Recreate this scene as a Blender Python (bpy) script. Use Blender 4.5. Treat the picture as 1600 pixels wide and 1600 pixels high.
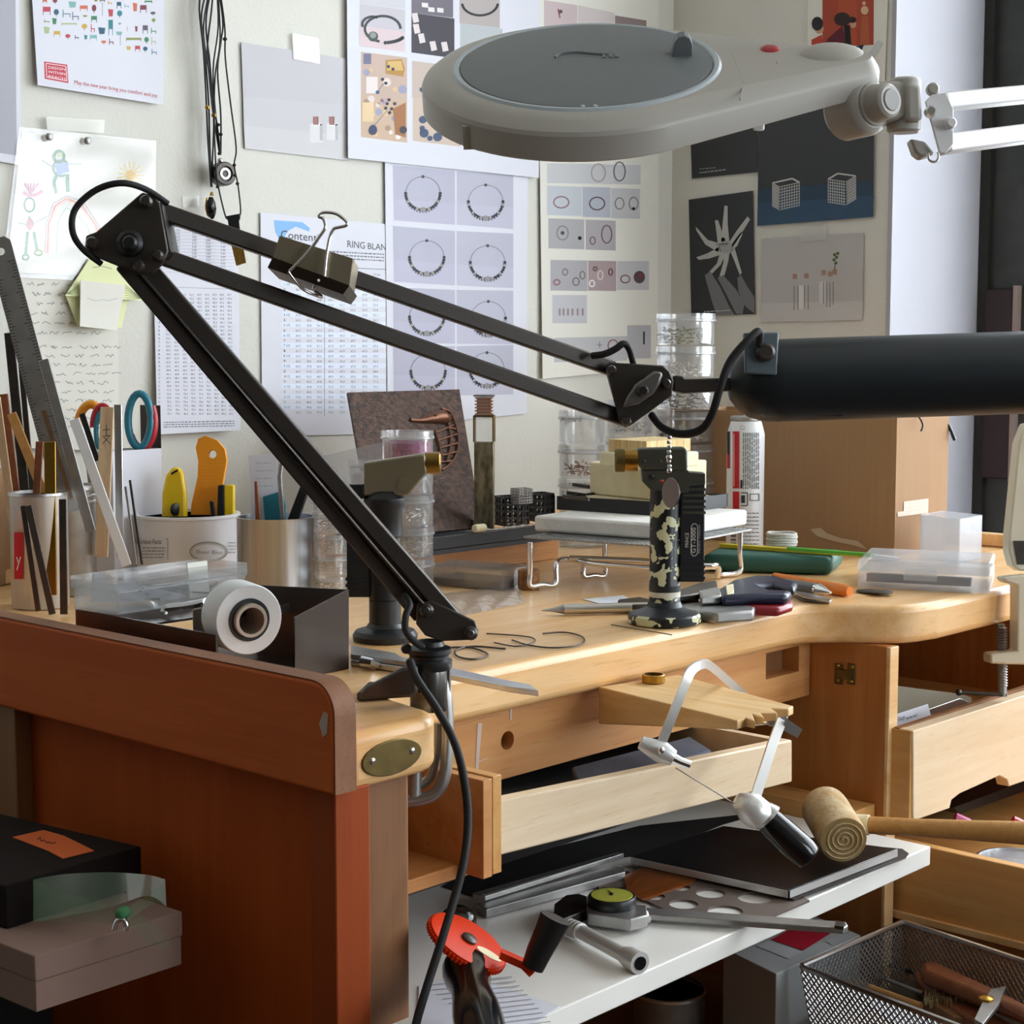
import bpy, math, random
from mathutils import Vector, Matrix
random.seed(7)
for o in list(bpy.data.objects): bpy.data.objects.remove(o)
SC = bpy.context.scene
COL = SC.collection
# ------------------------------------------------------------------ camera
F = 2620.0; P = math.atan(253 / F); A = math.radians(42.6); H = 0.24; ZT = 0.90
CAM = Vector((0, 0, ZT + H))
FH = Vector((math.cos(A), math.sin(A), 0)); RT = Vector((math.sin(A), -math.cos(A), 0)); UP = Vector((0, 0, 1))
FW = FH * math.cos(P) - UP * math.sin(P); UU = FH * math.sin(P) + UP * math.cos(P)
cd = bpy.data.cameras.new('camera'); cam = bpy.data.objects.new('camera', cd); COL.objects.link(cam)
cd.sensor_width = 36; cd.sensor_fit = 'HORIZONTAL'; cd.lens = 36 * F / 1600; cd.clip_start = 0.02
cam.matrix_world = Matrix((( RT.x, UU.x, -FW.x, CAM.x), (RT.y, UU.y, -FW.y, CAM.y), (RT.z, UU.z, -FW.z, CAM.z), (0, 0, 0, 1)))
SC.camera = cam
# ------------------------------------------------------------------ light and exposure
YW, XW = 1.60, 2.106            # back wall and right wall planes
WIN_Y0, WIN_Z0, WIN_Z1 = -1.9, 0.80, 2.35
vs = SC.view_settings
vs.view_transform = 'Standard'; vs.look = 'None'; vs.gamma = 1.0; vs.use_curve_mapping = False
vs.exposure = 1.15
w = bpy.data.worlds.new('overcast_sky'); SC.world = w; w.use_nodes = True
bg = w.node_tree.nodes['Background']; bg.inputs[0].default_value = (0.86, 0.93, 1.0, 1); bg.inputs[1].default_value = 6.0
def portal(name, loc, rot, sx, sy):
    l = bpy.data.lights.new(name, 'AREA'); l.shape = 'RECTANGLE'; l.size = sx; l.size_y = sy
    l.cycles.is_portal = True
    o = bpy.data.objects.new(name, l); COL.objects.link(o); o.location = loc; o.rotation_euler = rot
portal('window_light_portal', (XW + 0.30, (1.16 + WIN_Y0) / 2, (WIN_Z0 + WIN_Z1) / 2), (0, math.radians(90), 0), WIN_Z1 - WIN_Z0, 1.16 - WIN_Y0)
portal('fill_window_portal', (1.45, -2.62, 1.6), (math.radians(90), 0, 0), 1.1, 1.3)  # portal of the added fill window behind the camera

# ------------------------------------------------------------------ pixel helpers (1600 x 1600 frame)
def ray(u, v): return FW + RT * ((u - 800) / F) + UU * ((800 - v) / F)
def px(u, v, z=None, X=None, Y=None, d=None):
    r = ray(u, v)
    if z is not None: t = (z - CAM.z) / r.z
    elif X is not None: t = X / r.x
    elif Y is not None: t = Y / r.y
    else: t = d
    return CAM + r * t
def dep(p): return (Vector(p) - CAM).dot(FW)
def mpp(p): return dep(p) / F
def frame(u, v, yaw=0, tilt=0, **k):
    """matrix with pixel-sized units: x right, y away, z up, standing at a pixel on a plane"""
    p = px(u, v, **k); m = mpp(p)
    B0 = Matrix(((RT.x, FH.x, 0), (RT.y, FH.y, 0), (0, 0, 1))).to_4x4()
    return Matrix.Translation(p) @ B0 @ Matrix.Rotation(math.radians(yaw), 4, 'Z') @ Matrix.Rotation(math.radians(tilt), 4, 'Y') @ Matrix.Scale(m, 4)

# ------------------------------------------------------------------ materials
def lin(h):
    h = h.lstrip('#'); out = []
    for i in (0, 2, 4):
        c = int(h[i:i + 2], 16) / 255
        out.append(c / 12.92 if c <= 0.04045 else ((c + 0.055) / 1.055) ** 2.4)
    return (*out, 1)
MATS = {}
def mat(name, h, rough=0.5, metal=0.0, var=0.0, scale=40, bump=0.0, bscale=200, spec=0.5, coat=0, h2=None, aniso=None, lo=0.35, hi=0.65, detail=4):
    if name in MATS: return MATS[name]
    m = bpy.data.materials.new(name); m.use_nodes = True; nt = m.node_tree; bs = nt.nodes['Principled BSDF']
    bs.inputs['Base Color'].default_value = lin(h); bs.inputs['Roughness'].default_value = rough; bs.inputs['Metallic'].default_value = metal
    bs.inputs['Specular IOR Level'].default_value = spec; bs.inputs['Coat Weight'].default_value = coat
    tc = nt.nodes.new('ShaderNodeTexCoord')
    src = tc.outputs['Object']
    if aniso:
        mp = nt.nodes.new('ShaderNodeMapping'); mp.inputs['Scale'].default_value = aniso; nt.links.new(src, mp.inputs[0]); src = mp.outputs[0]
    if h2 or var:
        n = nt.nodes.new('ShaderNodeTexNoise'); n.inputs['Scale'].default_value = scale; n.inputs['Detail'].default_value = detail
        nt.links.new(src, n.inputs['Vector'])
        r = nt.nodes.new('ShaderNodeValToRGB'); r.color_ramp.elements[0].position = lo; r.color_ramp.elements[1].position = hi
        a = lin(h); b = lin(h2) if h2 else tuple(min(1, x * (1 + var)) for x in a[:3]) + (1,)
        if not h2: a = tuple(x * (1 - var) for x in a[:3]) + (1,)
        r.color_ramp.elements[0].color = a; r.color_ramp.elements[1].color = b
        nt.links.new(n.outputs[0], r.inputs[0]); nt.links.new(r.outputs[0], bs.inputs['Base Color'])
    if bump:
        n2 = nt.nodes.new('ShaderNodeTexNoise'); n2.inputs['Scale'].default_value = bscale; n2.inputs['Detail'].default_value = 3
        nt.links.new(src, n2.inputs['Vector'])
        bp = nt.nodes.new('ShaderNodeBump'); bp.inputs['Strength'].default_value = bump; bp.inputs['Distance'].default_value = 0.002
        nt.links.new(n2.outputs[0], bp.inputs['Height']); nt.links.new(bp.outputs[0], bs.inputs['Normal'])
    MATS[name] = m; return m
def wood(name, h, h2, axis='X', rough=0.45, fine=1.0, dark='#5a3518', coat=0.0, spec=0.5):
    """long-grain wood: stretched noise bands plus thin dark pores"""
    if name in MATS: return MATS[name]
    m = bpy.data.materials.new(name); m.use_nodes = True; nt = m.node_tree; bs = nt.nodes['Principled BSDF']
    bs.inputs['Roughness'].default_value = rough; bs.inputs['Specular IOR Level'].default_value = spec; bs.inputs['Coat Weight'].default_value = coat; bs.inputs['Coat Roughness'].default_value = 0.25
    tc = nt.nodes.new('ShaderNodeTexCoord'); mp = nt.nodes.new('ShaderNodeMapping')
    s = {'X': (1.2, 18, 18), 'Y': (18, 1.2, 18), 'Z': (18, 18, 1.2)}[axis]
    mp.inputs['Scale'].default_value = tuple(v * fine for v in s); nt.links.new(tc.outputs['Object'], mp.inputs[0])
    n = nt.nodes.new('ShaderNodeTexNoise'); n.inputs['Scale'].default_value = 3.0; n.inputs['Detail'].default_value = 5; n.inputs['Distortion'].default_value = 0.6
    nt.links.new(mp.outputs[0], n.inputs['Vector'])
    r = nt.nodes.new('ShaderNodeValToRGB'); r.color_ramp.elements[0].position = 0.3; r.color_ramp.elements[1].position = 0.7
    r.color_ramp.elements[0].color = lin(h); r.color_ramp.elements[1].color = lin(h2); nt.links.new(n.outputs[0], r.inputs[0])
    n3 = nt.nodes.new('ShaderNodeTexNoise'); n3.inputs['Scale'].default_value = 22; n3.inputs['Detail'].default_value = 2
    nt.links.new(mp.outputs[0], n3.inputs['Vector'])
    r3 = nt.nodes.new('ShaderNodeValToRGB'); r3.color_ramp.elements[0].position = 0.60; r3.color_ramp.elements[1].position = 0.78
    r3.color_ramp.elements[0].color = (0, 0, 0, 1); r3.color_ramp.elements[1].color = (0.45, 0.45, 0.45, 1); nt.links.new(n3.outputs[0], r3.inputs[0])
    mx = nt.nodes.new('ShaderNodeMixRGB'); nt.links.new(r3.outputs[0], mx.inputs[0]); nt.links.new(r.outputs[0], mx.inputs[1]); mx.inputs[2].default_value = lin(dark)
    nt.links.new(mx.outputs[0], bs.inputs['Base Color'])
    bp = nt.nodes.new('ShaderNodeBump'); bp.inputs['Strength'].default_value = 0.12; bp.inputs['Distance'].default_value = 0.001
    nt.links.new(n3.outputs[0], bp.inputs['Height']); nt.links.new(bp.outputs[0], bs.inputs['Normal'])
    MATS[name] = m; return m
def clear(name, h='#ffffff', body=0.08, rough=0.05, gl=0.12):
    """thin clear or frosted plastic: transparent, a little gloss, a little milky body"""
    if name in MATS: return MATS[name]
    m = bpy.data.materials.new(name); m.use_nodes = True; nt = m.node_tree; nt.nodes.clear()
    out = nt.nodes.new('ShaderNodeOutputMaterial'); t = nt.nodes.new('ShaderNodeBsdfTransparent'); g = nt.nodes.new('ShaderNodeBsdfGlossy'); d = nt.nodes.new('ShaderNodeBsdfDiffuse')
    tl = nt.nodes.new('ShaderNodeBsdfTranslucent'); tl.inputs[0].default_value = lin(h)
    d.inputs[0].default_value = lin(h); g.inputs['Roughness'].default_value = rough
    dd = nt.nodes.new('ShaderNodeMixShader'); dd.inputs[0].default_value = 0.4; nt.links.new(d.outputs[0], dd.inputs[1]); nt.links.new(tl.outputs[0], dd.inputs[2])
    m1 = nt.nodes.new('ShaderNodeMixShader'); m1.inputs[0].default_value = body; nt.links.new(t.outputs[0], m1.inputs[1]); nt.links.new(dd.outputs[0], m1.inputs[2])
    lw = nt.nodes.new('ShaderNodeLayerWeight'); lw.inputs[0].default_value = 0.35
    mu = nt.nodes.new('ShaderNodeMath'); mu.operation = 'MULTIPLY_ADD'; mu.inputs[1].default_value = 0.38; mu.inputs[2].default_value = gl * 0.5; nt.links.new(lw.outputs['Fresnel'], mu.inputs[0])
    m2 = nt.nodes.new('ShaderNodeMixShader'); nt.links.new(mu.outputs[0], m2.inputs[0]); nt.links.new(m1.outputs[0], m2.inputs[1]); nt.links.new(g.outputs[0], m2.inputs[2])
    nt.links.new(m2.outputs[0], out.inputs[0]); MATS[name] = m; return m
def ink():
    if 'ink' in MATS: return MATS['ink']
    m = bpy.data.materials.new('printed_ink'); m.use_nodes = True; nt = m.node_tree; bs = nt.nodes['Principled BSDF']
    a = nt.nodes.new('ShaderNodeVertexColor'); a.layer_name = 'Col'; nt.links.new(a.outputs[0], bs.inputs['Base Color'])
    bs.inputs['Roughness'].default_value = 0.5; bs.inputs['Specular IOR Level'].default_value = 0.3; MATS['ink'] = m; return m

# ------------------------------------------------------------------ mesh building
ORG = {}
I4 = Matrix.Identity(4)
class B:
    def __init__(s, M=None): s.v = []; s.f = []; s.M = M or I4
    def add(s, vs_, fs):
        n = len(s.v); s.v += [s.M @ Vector(p) for p in vs_]; s.f += [[i + n for i in f] for f in fs]; return s
    def hexa(s, p):  # 4 bottom (ccw), 4 top
        return s.add(p, [(3, 2, 1, 0), (4, 5, 6, 7), (0, 1, 5, 4), (1, 2, 6, 5), (2, 3, 7, 6), (3, 0, 4, 7)])
    def box(s, lo, hi):
        (a, b, c), (d, e, f) = lo, hi
        return s.hexa([(a, b, c), (d, b, c), (d, e, c), (a, e, c), (a, b, f), (d, b, f), (d, e, f), (a, e, f)])
    def prism(s, poly, vec):
        vec = Vector(vec); n = len(poly); p = [Vector(q) for q in poly]
        return s.add(p + [q + vec for q in p], [list(range(n))[::-1], list(range(n, 2 * n))] + [(i, (i + 1) % n, n + (i + 1) % n, n + i) for i in range(n)])
    def loft(s, rings, cap=True, closed=False):
        n = len(rings[0]); vs_ = [p for r in rings for p in r]; fs = []
        R = len(rings)
        for i in range(R if closed else R - 1):
            j = (i + 1) % R
            for k in range(n): fs.append((i * n + k, i * n + (k + 1) % n, j * n + (k + 1) % n, j * n + k))
        if cap and not closed: fs += [list(range(n))[::-1], list(range((R - 1) * n, R * n))]
        return s.add(vs_, fs)
    def tube(s, pts, r, n=8, closed=False, flat=None, upv=None):
        p = [Vector(q) for q in pts]; N = len(p); rr = r if isinstance(r, (list, tuple)) else [r] * N; rings = []
        prev = None
        for i in range(N):
            if closed: t = p[(i + 1) % N] - p[i - 1]
            else: t = p[min(i + 1, N - 1)] - p[max(i - 1, 0)]
            if t.length < 1e-9: t = Vector((0, 0, 1))
            t.normalize()
            if upv is not None: a = Vector(upv)
            elif prev is None: a = Vector((0, 0, 1)) if abs(t.z) < 0.9 else Vector((1, 0, 0))
            else: a = prev
            a = (a - t * a.dot(t))
            if a.length < 1e-6: a = t.orthogonal()
            a.normalize(); prev = a; b = t.cross(a); fy = flat if flat else 1
            off = math.pi / 4 if n == 4 else 0
            rings.append([p[i] + a * (math.cos(2 * math.pi * k / n + off) * rr[i]) + b * (math.sin(2 * math.pi * k / n + off) * rr[i] * fy) for k in range(n)])
        return s.loft(rings, closed=closed)
    def lathe(s, prof, n=32, M=None):
        M = M or I4; rings = []
        for r, z in prof: rings.append([M @ Vector((math.cos(2 * math.pi * k / n) * r, math.sin(2 * math.pi * k / n) * r, z)) for k in range(n)])
        return s.loft(rings)
    def shell(s, prof_out, prof_in, n=32, M=None):  # open vessel
        M = M or I4; rings = []
        for r, z in list(prof_out) + list(prof_in)[::-1]: rings.append([M @ Vector((math.cos(2 * math.pi * k / n) * r, math.sin(2 * math.pi * k / n) * r, z)) for k in range(n)])
        return s.loft(rings)
    def ball(s, c, r, n=12, sq=(1, 1, 1)):
        c = Vector(c); rings = []
        for i in range(1, n // 2):
            a = math.pi * i / (n // 2)
            rings.append([c + Vector((math.sin(a) * math.cos(2 * math.pi * k / n) * r * sq[0], math.sin(a) * math.sin(2 * math.pi * k / n) * r * sq[1], -math.cos(a) * r * sq[2])) for k in range(n)])
        return s.loft(rings)
    def bar(s, p0, p1, w_, t_, side):  # rectangular bar: width w_ along side, thickness t_ across
        p0, p1 = Vector(p0), Vector(p1); d = (p1 - p0).normalized(); a = Vector(side); a = (a - d * a.dot(d)).normalized() * (w_ / 2); b = d.cross(a).normalized() * (t_ / 2)
        return s.hexa([p0 - a - b, p0 + a - b, p0 + a + b, p0 - a + b, p1 - a - b, p1 + a - b, p1 + a + b, p1 - a + b])
    def build(s, name, m, parent=None, bevel=0, seg=2, smooth=35, origin=None, sub=0):
        me = bpy.data.meshes.new(name)
        if parent is not None: O = ORG[parent.name]
        elif origin is not None: O = Matrix.Translation(Vector(origin))
        else:
            xs = [v.x for v in s.v]; ys = [v.y for v in s.v]; zs = [v.z for v in s.v]
            O = Matrix.Translation(Vector(((min(xs) + max(xs)) / 2, (min(ys) + max(ys)) / 2, min(zs))))
        Oi = O.inverted()
        me.from_pydata([Oi @ v for v in s.v], [], s.f); me.validate()
        import bmesh
        bm = bmesh.new(); bm.from_mesh(me); bmesh.ops.recalc_face_normals(bm, faces=bm.faces); bm.to_mesh(me); bm.free()
        if smooth: me.shade_smooth(); me.set_sharp_from_angle(angle=math.radians(smooth))
        me.materials.append(m if not isinstance(m, str) else MATS[m])
        o = bpy.data.objects.new(name, me); COL.objects.link(o)
        if parent is not None: o.parent = parent
        else: o.matrix_world = O
        ORG[o.name] = O
        if bevel:
            bv = o.modifiers.new('bevel', 'BEVEL'); bv.width = bevel; bv.segments = seg; bv.limit_method = 'ANGLE'; bv.angle_limit = math.radians(40); bv.harden_normals = False
        if sub:
            sd = o.modifiers.new('subdivision', 'SUBSURF'); sd.levels = sub; sd.render_levels = sub
        return o
def tag(o, label, cat, group=None):
    o['label'] = label; o['category'] = cat
    if group: o['group'] = group
    return o
def root(name, label, cat, loc, group=None):
    o = bpy.data.objects.new(name, None); COL.objects.link(o); o.location = loc; o.empty_display_size = 0.02
    ORG[o.name] = Matrix.Translation(Vector(loc)); return tag(o, label, cat, group)
def struct(o): o['kind'] = 'structure'; return o
def spline(pts, n=6, closed=False):
    p = [Vector(q) for q in pts]; N = len(p); out = []
    for i in range(N if closed else N - 1):
        g = (lambda j: p[j % N]) if closed else (lambda j: p[max(0, min(N - 1, j))])
        a, b, c, d = g(i - 1), g(i), g(i + 1), g(i + 2)
        for k in range(n):
            t = k / n
            out.append(0.5 * ((2 * b) + (c - a) * t + (2 * a - 5 * b + 4 * c - d) * t * t + (3 * b - a - 3 * c + d) * t ** 3))
    if not closed: out.append(p[-1])
    return out
def pts_d(lst, d=None, **k):
    out = []
    for q in lst:
        if len(q) == 3: out.append(px(q[0], q[1], d=q[2]))
        elif d is not None: out.append(px(q[0], q[1], d=d))
        else: out.append(px(q[0], q[1], **k))
    return out
def holed(outer, holes, thick, M):
    """flat plate with holes from 2D outlines (filled curve), returns (verts, faces) in world space"""
    cu = bpy.data.curves.new('tmp', 'CURVE'); cu.dimensions = '2D'; cu.fill_mode = 'BOTH'; cu.extrude = thick / 2
    for loop in [outer] + holes:
        sp = cu.splines.new('POLY'); sp.points.add(len(loop) - 1); sp.use_cyclic_u = True
        for i, q in enumerate(loop): sp.points[i].co = (q[0], q[1], 0, 1)
    ob = bpy.data.objects.new('tmp', cu); COL.objects.link(ob); me = ob.to_mesh()
    v = [M @ x.co for x in me.vertices]; f = [tuple(p.vertices) for p in me.polygons]
    ob.to_mesh_clear(); bpy.data.objects.remove(ob); bpy.data.curves.remove(cu); return v, f
def circ(cx, cy, r, n=20, ry=None, a0=0): return [(cx + r * math.cos(2 * math.pi * k / n + a0), cy + (ry or r) * math.sin(2 * math.pi * k / n + a0)) for k in range(n)]
def plate(b, poly, d, thick):
    """outline in pixels at depth d, extruded away from the camera by its real thickness"""
    return b.prism(pts_d(poly, d), FW * thick)
def flatp(b, poly, z0, z1):
    """outline in pixels lying on a horizontal plane z1, extruded down to z0"""
    q = pts_d(poly, z=z1); return b.prism(q, (0, 0, z0 - z1))
def box3(b, left, near, right, z0, h, zpix=None):
    """upright box from the pixels of three corners of its base (or of the plane zpix)"""
    zp = z0 if zpix is None else zpix
    l, n_, r = (px(*q, z=zp) for q in (left, near, right)); f = l + r - n_
    base = [Vector((q.x, q.y, z0)) for q in (l, n_, r, f)]
    b.hexa(base + [q + Vector((0, 0, h)) for q in base]); return base
TX = {}
def glyphs(s):
    if s in TX: return TX[s]
    cu = bpy.data.curves.new('t', 'FONT'); cu.body = s; cu.resolution_u = 2; cu.size = 1
    ob = bpy.data.objects.new('t', cu); COL.objects.link(ob); me = ob.to_mesh()
    v = [(x.co.x, x.co.y) for x in me.vertices]; f = [tuple(p.vertices) for p in me.polygons]
    ob.to_mesh_clear(); bpy.data.objects.remove(ob); bpy.data.curves.remove(cu)
    TX[s] = (v, f); return TX[s]
class Print:
    """flat coloured print: fn(u, v, off) maps print coordinates to the surface"""
    def __init__(s, fn, step=0.00012): s.fn = fn; s.v = []; s.f = []; s.c = []; s.k = 1; s.step = step
    def poly(s, pts, h, lay=None):
        lay = lay or s.k; n = len(s.v); s.v += [s.fn(p[0], p[1], s.step * lay) for p in pts]; s.f.append(list(range(n, n + len(pts)))); s.c.append(lin(h))
    def rect(s, x0, y0, x1, y1, h, lay=None): s.poly([(x0, y0), (x1, y0), (x1, y1), (x0, y1)], h, lay)
    def disc(s, x, y, r, h, lay=None, ry=None, n=12): s.poly(circ(x, y, r, n, ry), h, lay)
    def line(s, pts, w_, h, lay=None):
        for a, b in zip(pts, pts[1:]):
            dx, dy = b[0] - a[0], b[1] - a[1]; L = math.hypot(dx, dy) or 1; nx, ny = -dy / L * w_ / 2, dx / L * w_ / 2
            s.poly([(a[0] + nx, a[1] + ny), (b[0] + nx, b[1] + ny), (b[0] - nx, b[1] - ny), (a[0] - nx, a[1] - ny)], h, lay)
    def ring(s, x, y, rx, ry, w_, h, a0=0, a1=360, lay=None, n=20):
        s.line([(x + rx * math.cos(math.radians(a0 + (a1 - a0) * i / n)), y + ry * math.sin(math.radians(a0 + (a1 - a0) * i / n))) for i in range(n + 1)], w_, h, lay)
    def text(s, t, p0, p1, hgt, h, lay=None, upv=(0, -1)):
        v, f = glyphs(t)
        if not v: return
        lay = lay or s.k; W = max(q[0] for q in v) or 1; n = len(s.v)
        for x, y in v:
            k = x / W; s.v.append(s.fn(p0[0] + (p1[0] - p0[0]) * k + upv[0] * y * hgt * 1.4, p0[1] + (p1[1] - p0[1]) * k + upv[1] * y * hgt * 1.4, s.step * lay))
        for q in f: s.f.append([i + n for i in q]); s.c.append(lin(h))
    def build(s, name, parent, label=None):
        me = bpy.data.meshes.new(name); O = ORG[parent.name]; Oi = O.inverted()
        me.from_pydata([Oi @ v for v in s.v], [], s.f)
        ca = me.color_attributes.new('Col', 'FLOAT_COLOR', 'CORNER'); i = 0
        for pl, c in zip(me.polygons, s.c):
            for k in pl.loop_indices: ca.data[k].color = c
        me.materials.append(ink()); o = bpy.data.objects.new(name, me); COL.objects.link(o); o.parent = parent; ORG[o.name] = O
        if label: o['label'] = label
        return o
# materials used everywhere
mat('wall_paint', '#d9d8cf', 0.85, var=0.02, scale=6, bump=0.25, bscale=260, spec=0.2)
mat('paper', '#dedfe8', 0.75, spec=0.2); mat('paper_old', '#e4e2d8', 0.8, spec=0.2)
mat('photo_paper', '#d8d6da', 0.45, spec=0.4)
mat('black_metal', '#4b4642', 0.36, 0.55, spec=0.5, bump=0.05, bscale=900)
mat('black_plastic', '#161718', 0.4); mat('black_gloss', '#0d0e10', 0.15); mat('rubber', '#141414', 0.7)
mat('tube_black', '#1a2227', 0.38)
mat('steel', '#d2d3d4', 0.28, 1.0, var=0.08, scale=30); mat('dull_steel', '#a8a7a5', 0.42, 0.85, var=0.1, scale=60)
mat('dark_steel', '#57534f', 0.42, 1.0, var=0.12, scale=60); mat('chrome', '#ececee', 0.12, 1.0); mat('bright_steel', '#e6e6e4', 0.34, 0.45)
mat('brushed', '#b6b9bd', 0.3, 1.0, var=0.12, scale=4, aniso=(60, 60, 1))
mat('brass', '#b08a3e', 0.3, 1.0); mat('old_brass', '#6d5c34', 0.45, 0.8, var=0.15, scale=80)
mat('lamp_grey', '#aeaaa2', 0.42); mat('lamp_grey_side', '#8e8c88', 0.45); mat('lamp_white', '#efeff0', 0.3); mat('cover_grey', '#6b7073', 0.5)
mat('beige_paint', '#e4ddc6', 0.4)
mat('cream_block', '#eadfb9', 0.85, var=0.05, scale=60); mat('white_board', '#e9e7e2', 0.85, var=0.04, scale=50, bump=0.3, bscale=150)
mat('card', '#a27f5c', 0.85, var=0.03, scale=8, aniso=(30, 30, 1)); mat('laminate', '#f0eee8', 0.35, var=0.015, scale=15)
clear('clear_plastic', '#ffffff', 0.10); clear('milky_plastic', '#e6ecf4', 0.28, 0.25, 0.1); clear('film', '#f0ecf0', 0.16, 0.12, 0.25); clear('smoked', '#ddd8d0', 0.14)
wood('top_wood', '#e0ab69', '#eec794', 'X', 0.38, dark='#b07c40', coat=0.15)
wood('edge_wood', '#dca868', '#ecc896', 'X', 0.4, dark='#b98a52')
wood('apron_wood', '#bf7f45', '#d29a5f', 'X', 0.5, dark='#8d5526')
wood('red_wood', '#b9561f', '#c46227', 'Y', 0.6, dark='#9c4c16', spec=.22); wood('red_panel', '#a94a18', '#b5531c', 'Z', 0.65, dark='#933c10', spec=.15)
wood('leg_wood', '#7d5330', '#90633c', 'Z', 0.55, dark='#6a4527'); wood('panel_wood', '#b06c30', '#c28145', 'Z', 0.5, dark='#8a4f1f')
wood('maple', '#e0c6a2', '#ead5b6', 'X', 0.5, dark='#c4a070', fine=1.3); wood('drawer_wood', '#c98f4e', '#d9a765', 'Y', 0.45, dark='#a06d33')
wood('stick_wood', '#d8b68c', '#e6caa6', 'Z', 0.6, fine=3); wood('handle_wood', '#c08a4a', '#cf9c5c', 'X', 0.35, fine=2)
wood('walnut', '#7a4426', '#8c5233', 'X', 0.4, fine=2)
# ================================================================== the room
YE = 1.22; XR = 2.373                                     # window jamb corner and depth of the reveal
mat('floor_boards', '#4a3322', 0.5, h2='#574030', scale=5, aniso=(1, 12, 1)); mat('ceiling_paint', '#cfcbc2', 0.9)
mat('window_frame', '#3a3c39', 0.45, var=0.15, scale=30); mat('window_inset', '#2c1512', 0.4); mat('caulk', '#a59a82', 0.9, var=0.2, scale=120)
mat('jamb_paint', '#adadb4', 0.7, bump=0.1, bscale=120)
struct(B().box((-3.0, YW, -0.02), (XW + 0.6, YW + 0.15, 2.6)).build('wall_back', 'wall_paint'))
b = B(); b.box((XW, YE, 0), (XW + 0.6, YW, 2.6)); b.box((XW, -2.7, 0), (XW + 0.6, WIN_Y0, 2.6)); b.box((XW, WIN_Y0, 0), (XW + 0.6, YE, WIN_Z0)); b.box((XW, WIN_Y0, WIN_Z1), (XW + 0.6, YE, 2.6))
struct(b.build('wall_right', 'wall_paint'))
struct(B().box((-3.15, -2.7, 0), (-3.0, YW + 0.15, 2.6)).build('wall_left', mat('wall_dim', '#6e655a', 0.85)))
b = B(); b.box((-3.0, -2.75, 0), (0.9, -2.6, 2.6)); b.box((2.0, -2.75, 0), (XW + 0.6, -2.6, 2.6)); b.box((0.9, -2.75, 0), (2.0, -2.6, 0.95)); b.box((0.9, -2.75, 2.25), (2.0, -2.6, 2.6))
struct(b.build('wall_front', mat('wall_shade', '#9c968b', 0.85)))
struct(B().box((-3.15, -2.75, -0.05), (XW + 0.6, YW + 0.15, 0)).build('floor', 'floor_boards'))
struct(B().box((-3.15, -2.75, 2.6), (XW + 0.6, YW + 0.15, 2.65)).build('ceiling', 'ceiling_paint'))
# smooth white plaster lining of the window reveal
struct(B().box((XW - 0.001, YE - 0.006, 0.8), (XR, YE + 0.001, WIN_Z1)).build('trim_1', 'jamb_paint'))
wr = root('window_1', 'tall dark framed window set back in the bright white reveal', 'window', (XR + 0.03, 0, WIN_Z0)); struct(wr)
f = B(); f.box((XR, YE - 0.17, WIN_Z0), (XR + 0.06, YE - 0.006, WIN_Z1)); f.box((XR, WIN_Y0, WIN_Z0), (XR + 0.06, WIN_Y0 + 0.1, WIN_Z1)); f.box((XR, WIN_Y0 + 0.1, WIN_Z0), (XR + 0.06, YE - 0.17, WIN_Z0 + 0.09)); f.box((XR, WIN_Y0 + 0.1, WIN_Z1 - 0.08), (XR + 0.06, YE - 0.17, WIN_Z1))
f.box((XR, -0.35, WIN_Z0 + 0.09), (XR + 0.05, -0.27, WIN_Z1 - 0.08))
f.build('window_frame', 'window_frame', wr)
B().box((XR - 0.012, YE - 0.022, WIN_Z0), (XR + 0.0, YE - 0.007, WIN_Z1)).build('edge_strip', mat('strip_dark', '#23241f', 0.5, var=0.2, scale=60), wr)
g = B()
for i in range(60):
    z = 0.86 + i * 0.025; g.ball((XR - 0.003, YE - 0.008 + random.uniform(-.002, .002), z), random.uniform(0.002, 0.006), 6, (0.8, 0.8, 3.2))
g.build('caulk_bead', 'caulk', wr)
p0, p1 = px(1546, 452, X=XR), px(1583, 748, X=XR)
b = B(); b.box((XR - 0.016, p1.y, p1.z), (XR + 0.001, p0.y, p0.z)); b.build('inset_panel', 'window_inset', wr, bevel=0.003)
B().box((XR - 0.018, p1.y - 0.005, p1.z - 0.004), (XR + 0.001, p1.y, p0.z + 0.004)).build('inset_edge', mat('lit_edge', '#9a8880', 0.5), wr)  # pale colour paints the light caught along the inset's edge
B().box((XR + 0.02, WIN_Y0 + 0.1, WIN_Z0 + 0.09), (XR + 0.024, YE - 0.17, WIN_Z1 - 0.08)).build('pane', 'clear_plastic', wr)
B().box((XW - 0.02, WIN_Y0, WIN_Z0 - 0.03), (XR, YE - 0.007, WIN_Z0 + 0.005)).build('sill', 'jamb_paint', wr)
w2 = root('fill_window', 'unseen fill window added in the wall opposite the bench', 'window', (1.45, -2.68, 0.95)); struct(w2)  # unseen window, added to fill the faces turned to the camera
f = B(); f.box((0.9, -2.72, 0.95), (0.96, -2.66, 2.25)); f.box((1.94, -2.72, 0.95), (2.0, -2.66, 2.25)); f.box((0.96, -2.72, 0.95), (1.94, -2.66, 1.01)); f.box((0.96, -2.72, 2.19), (1.94, -2.66, 2.25)); f.build('window_frame', 'window_frame', w2)
B().box((0.96, -2.70, 1.01), (1.94, -2.696, 2.19)).build('pane', 'clear_plastic', w2)

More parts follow.
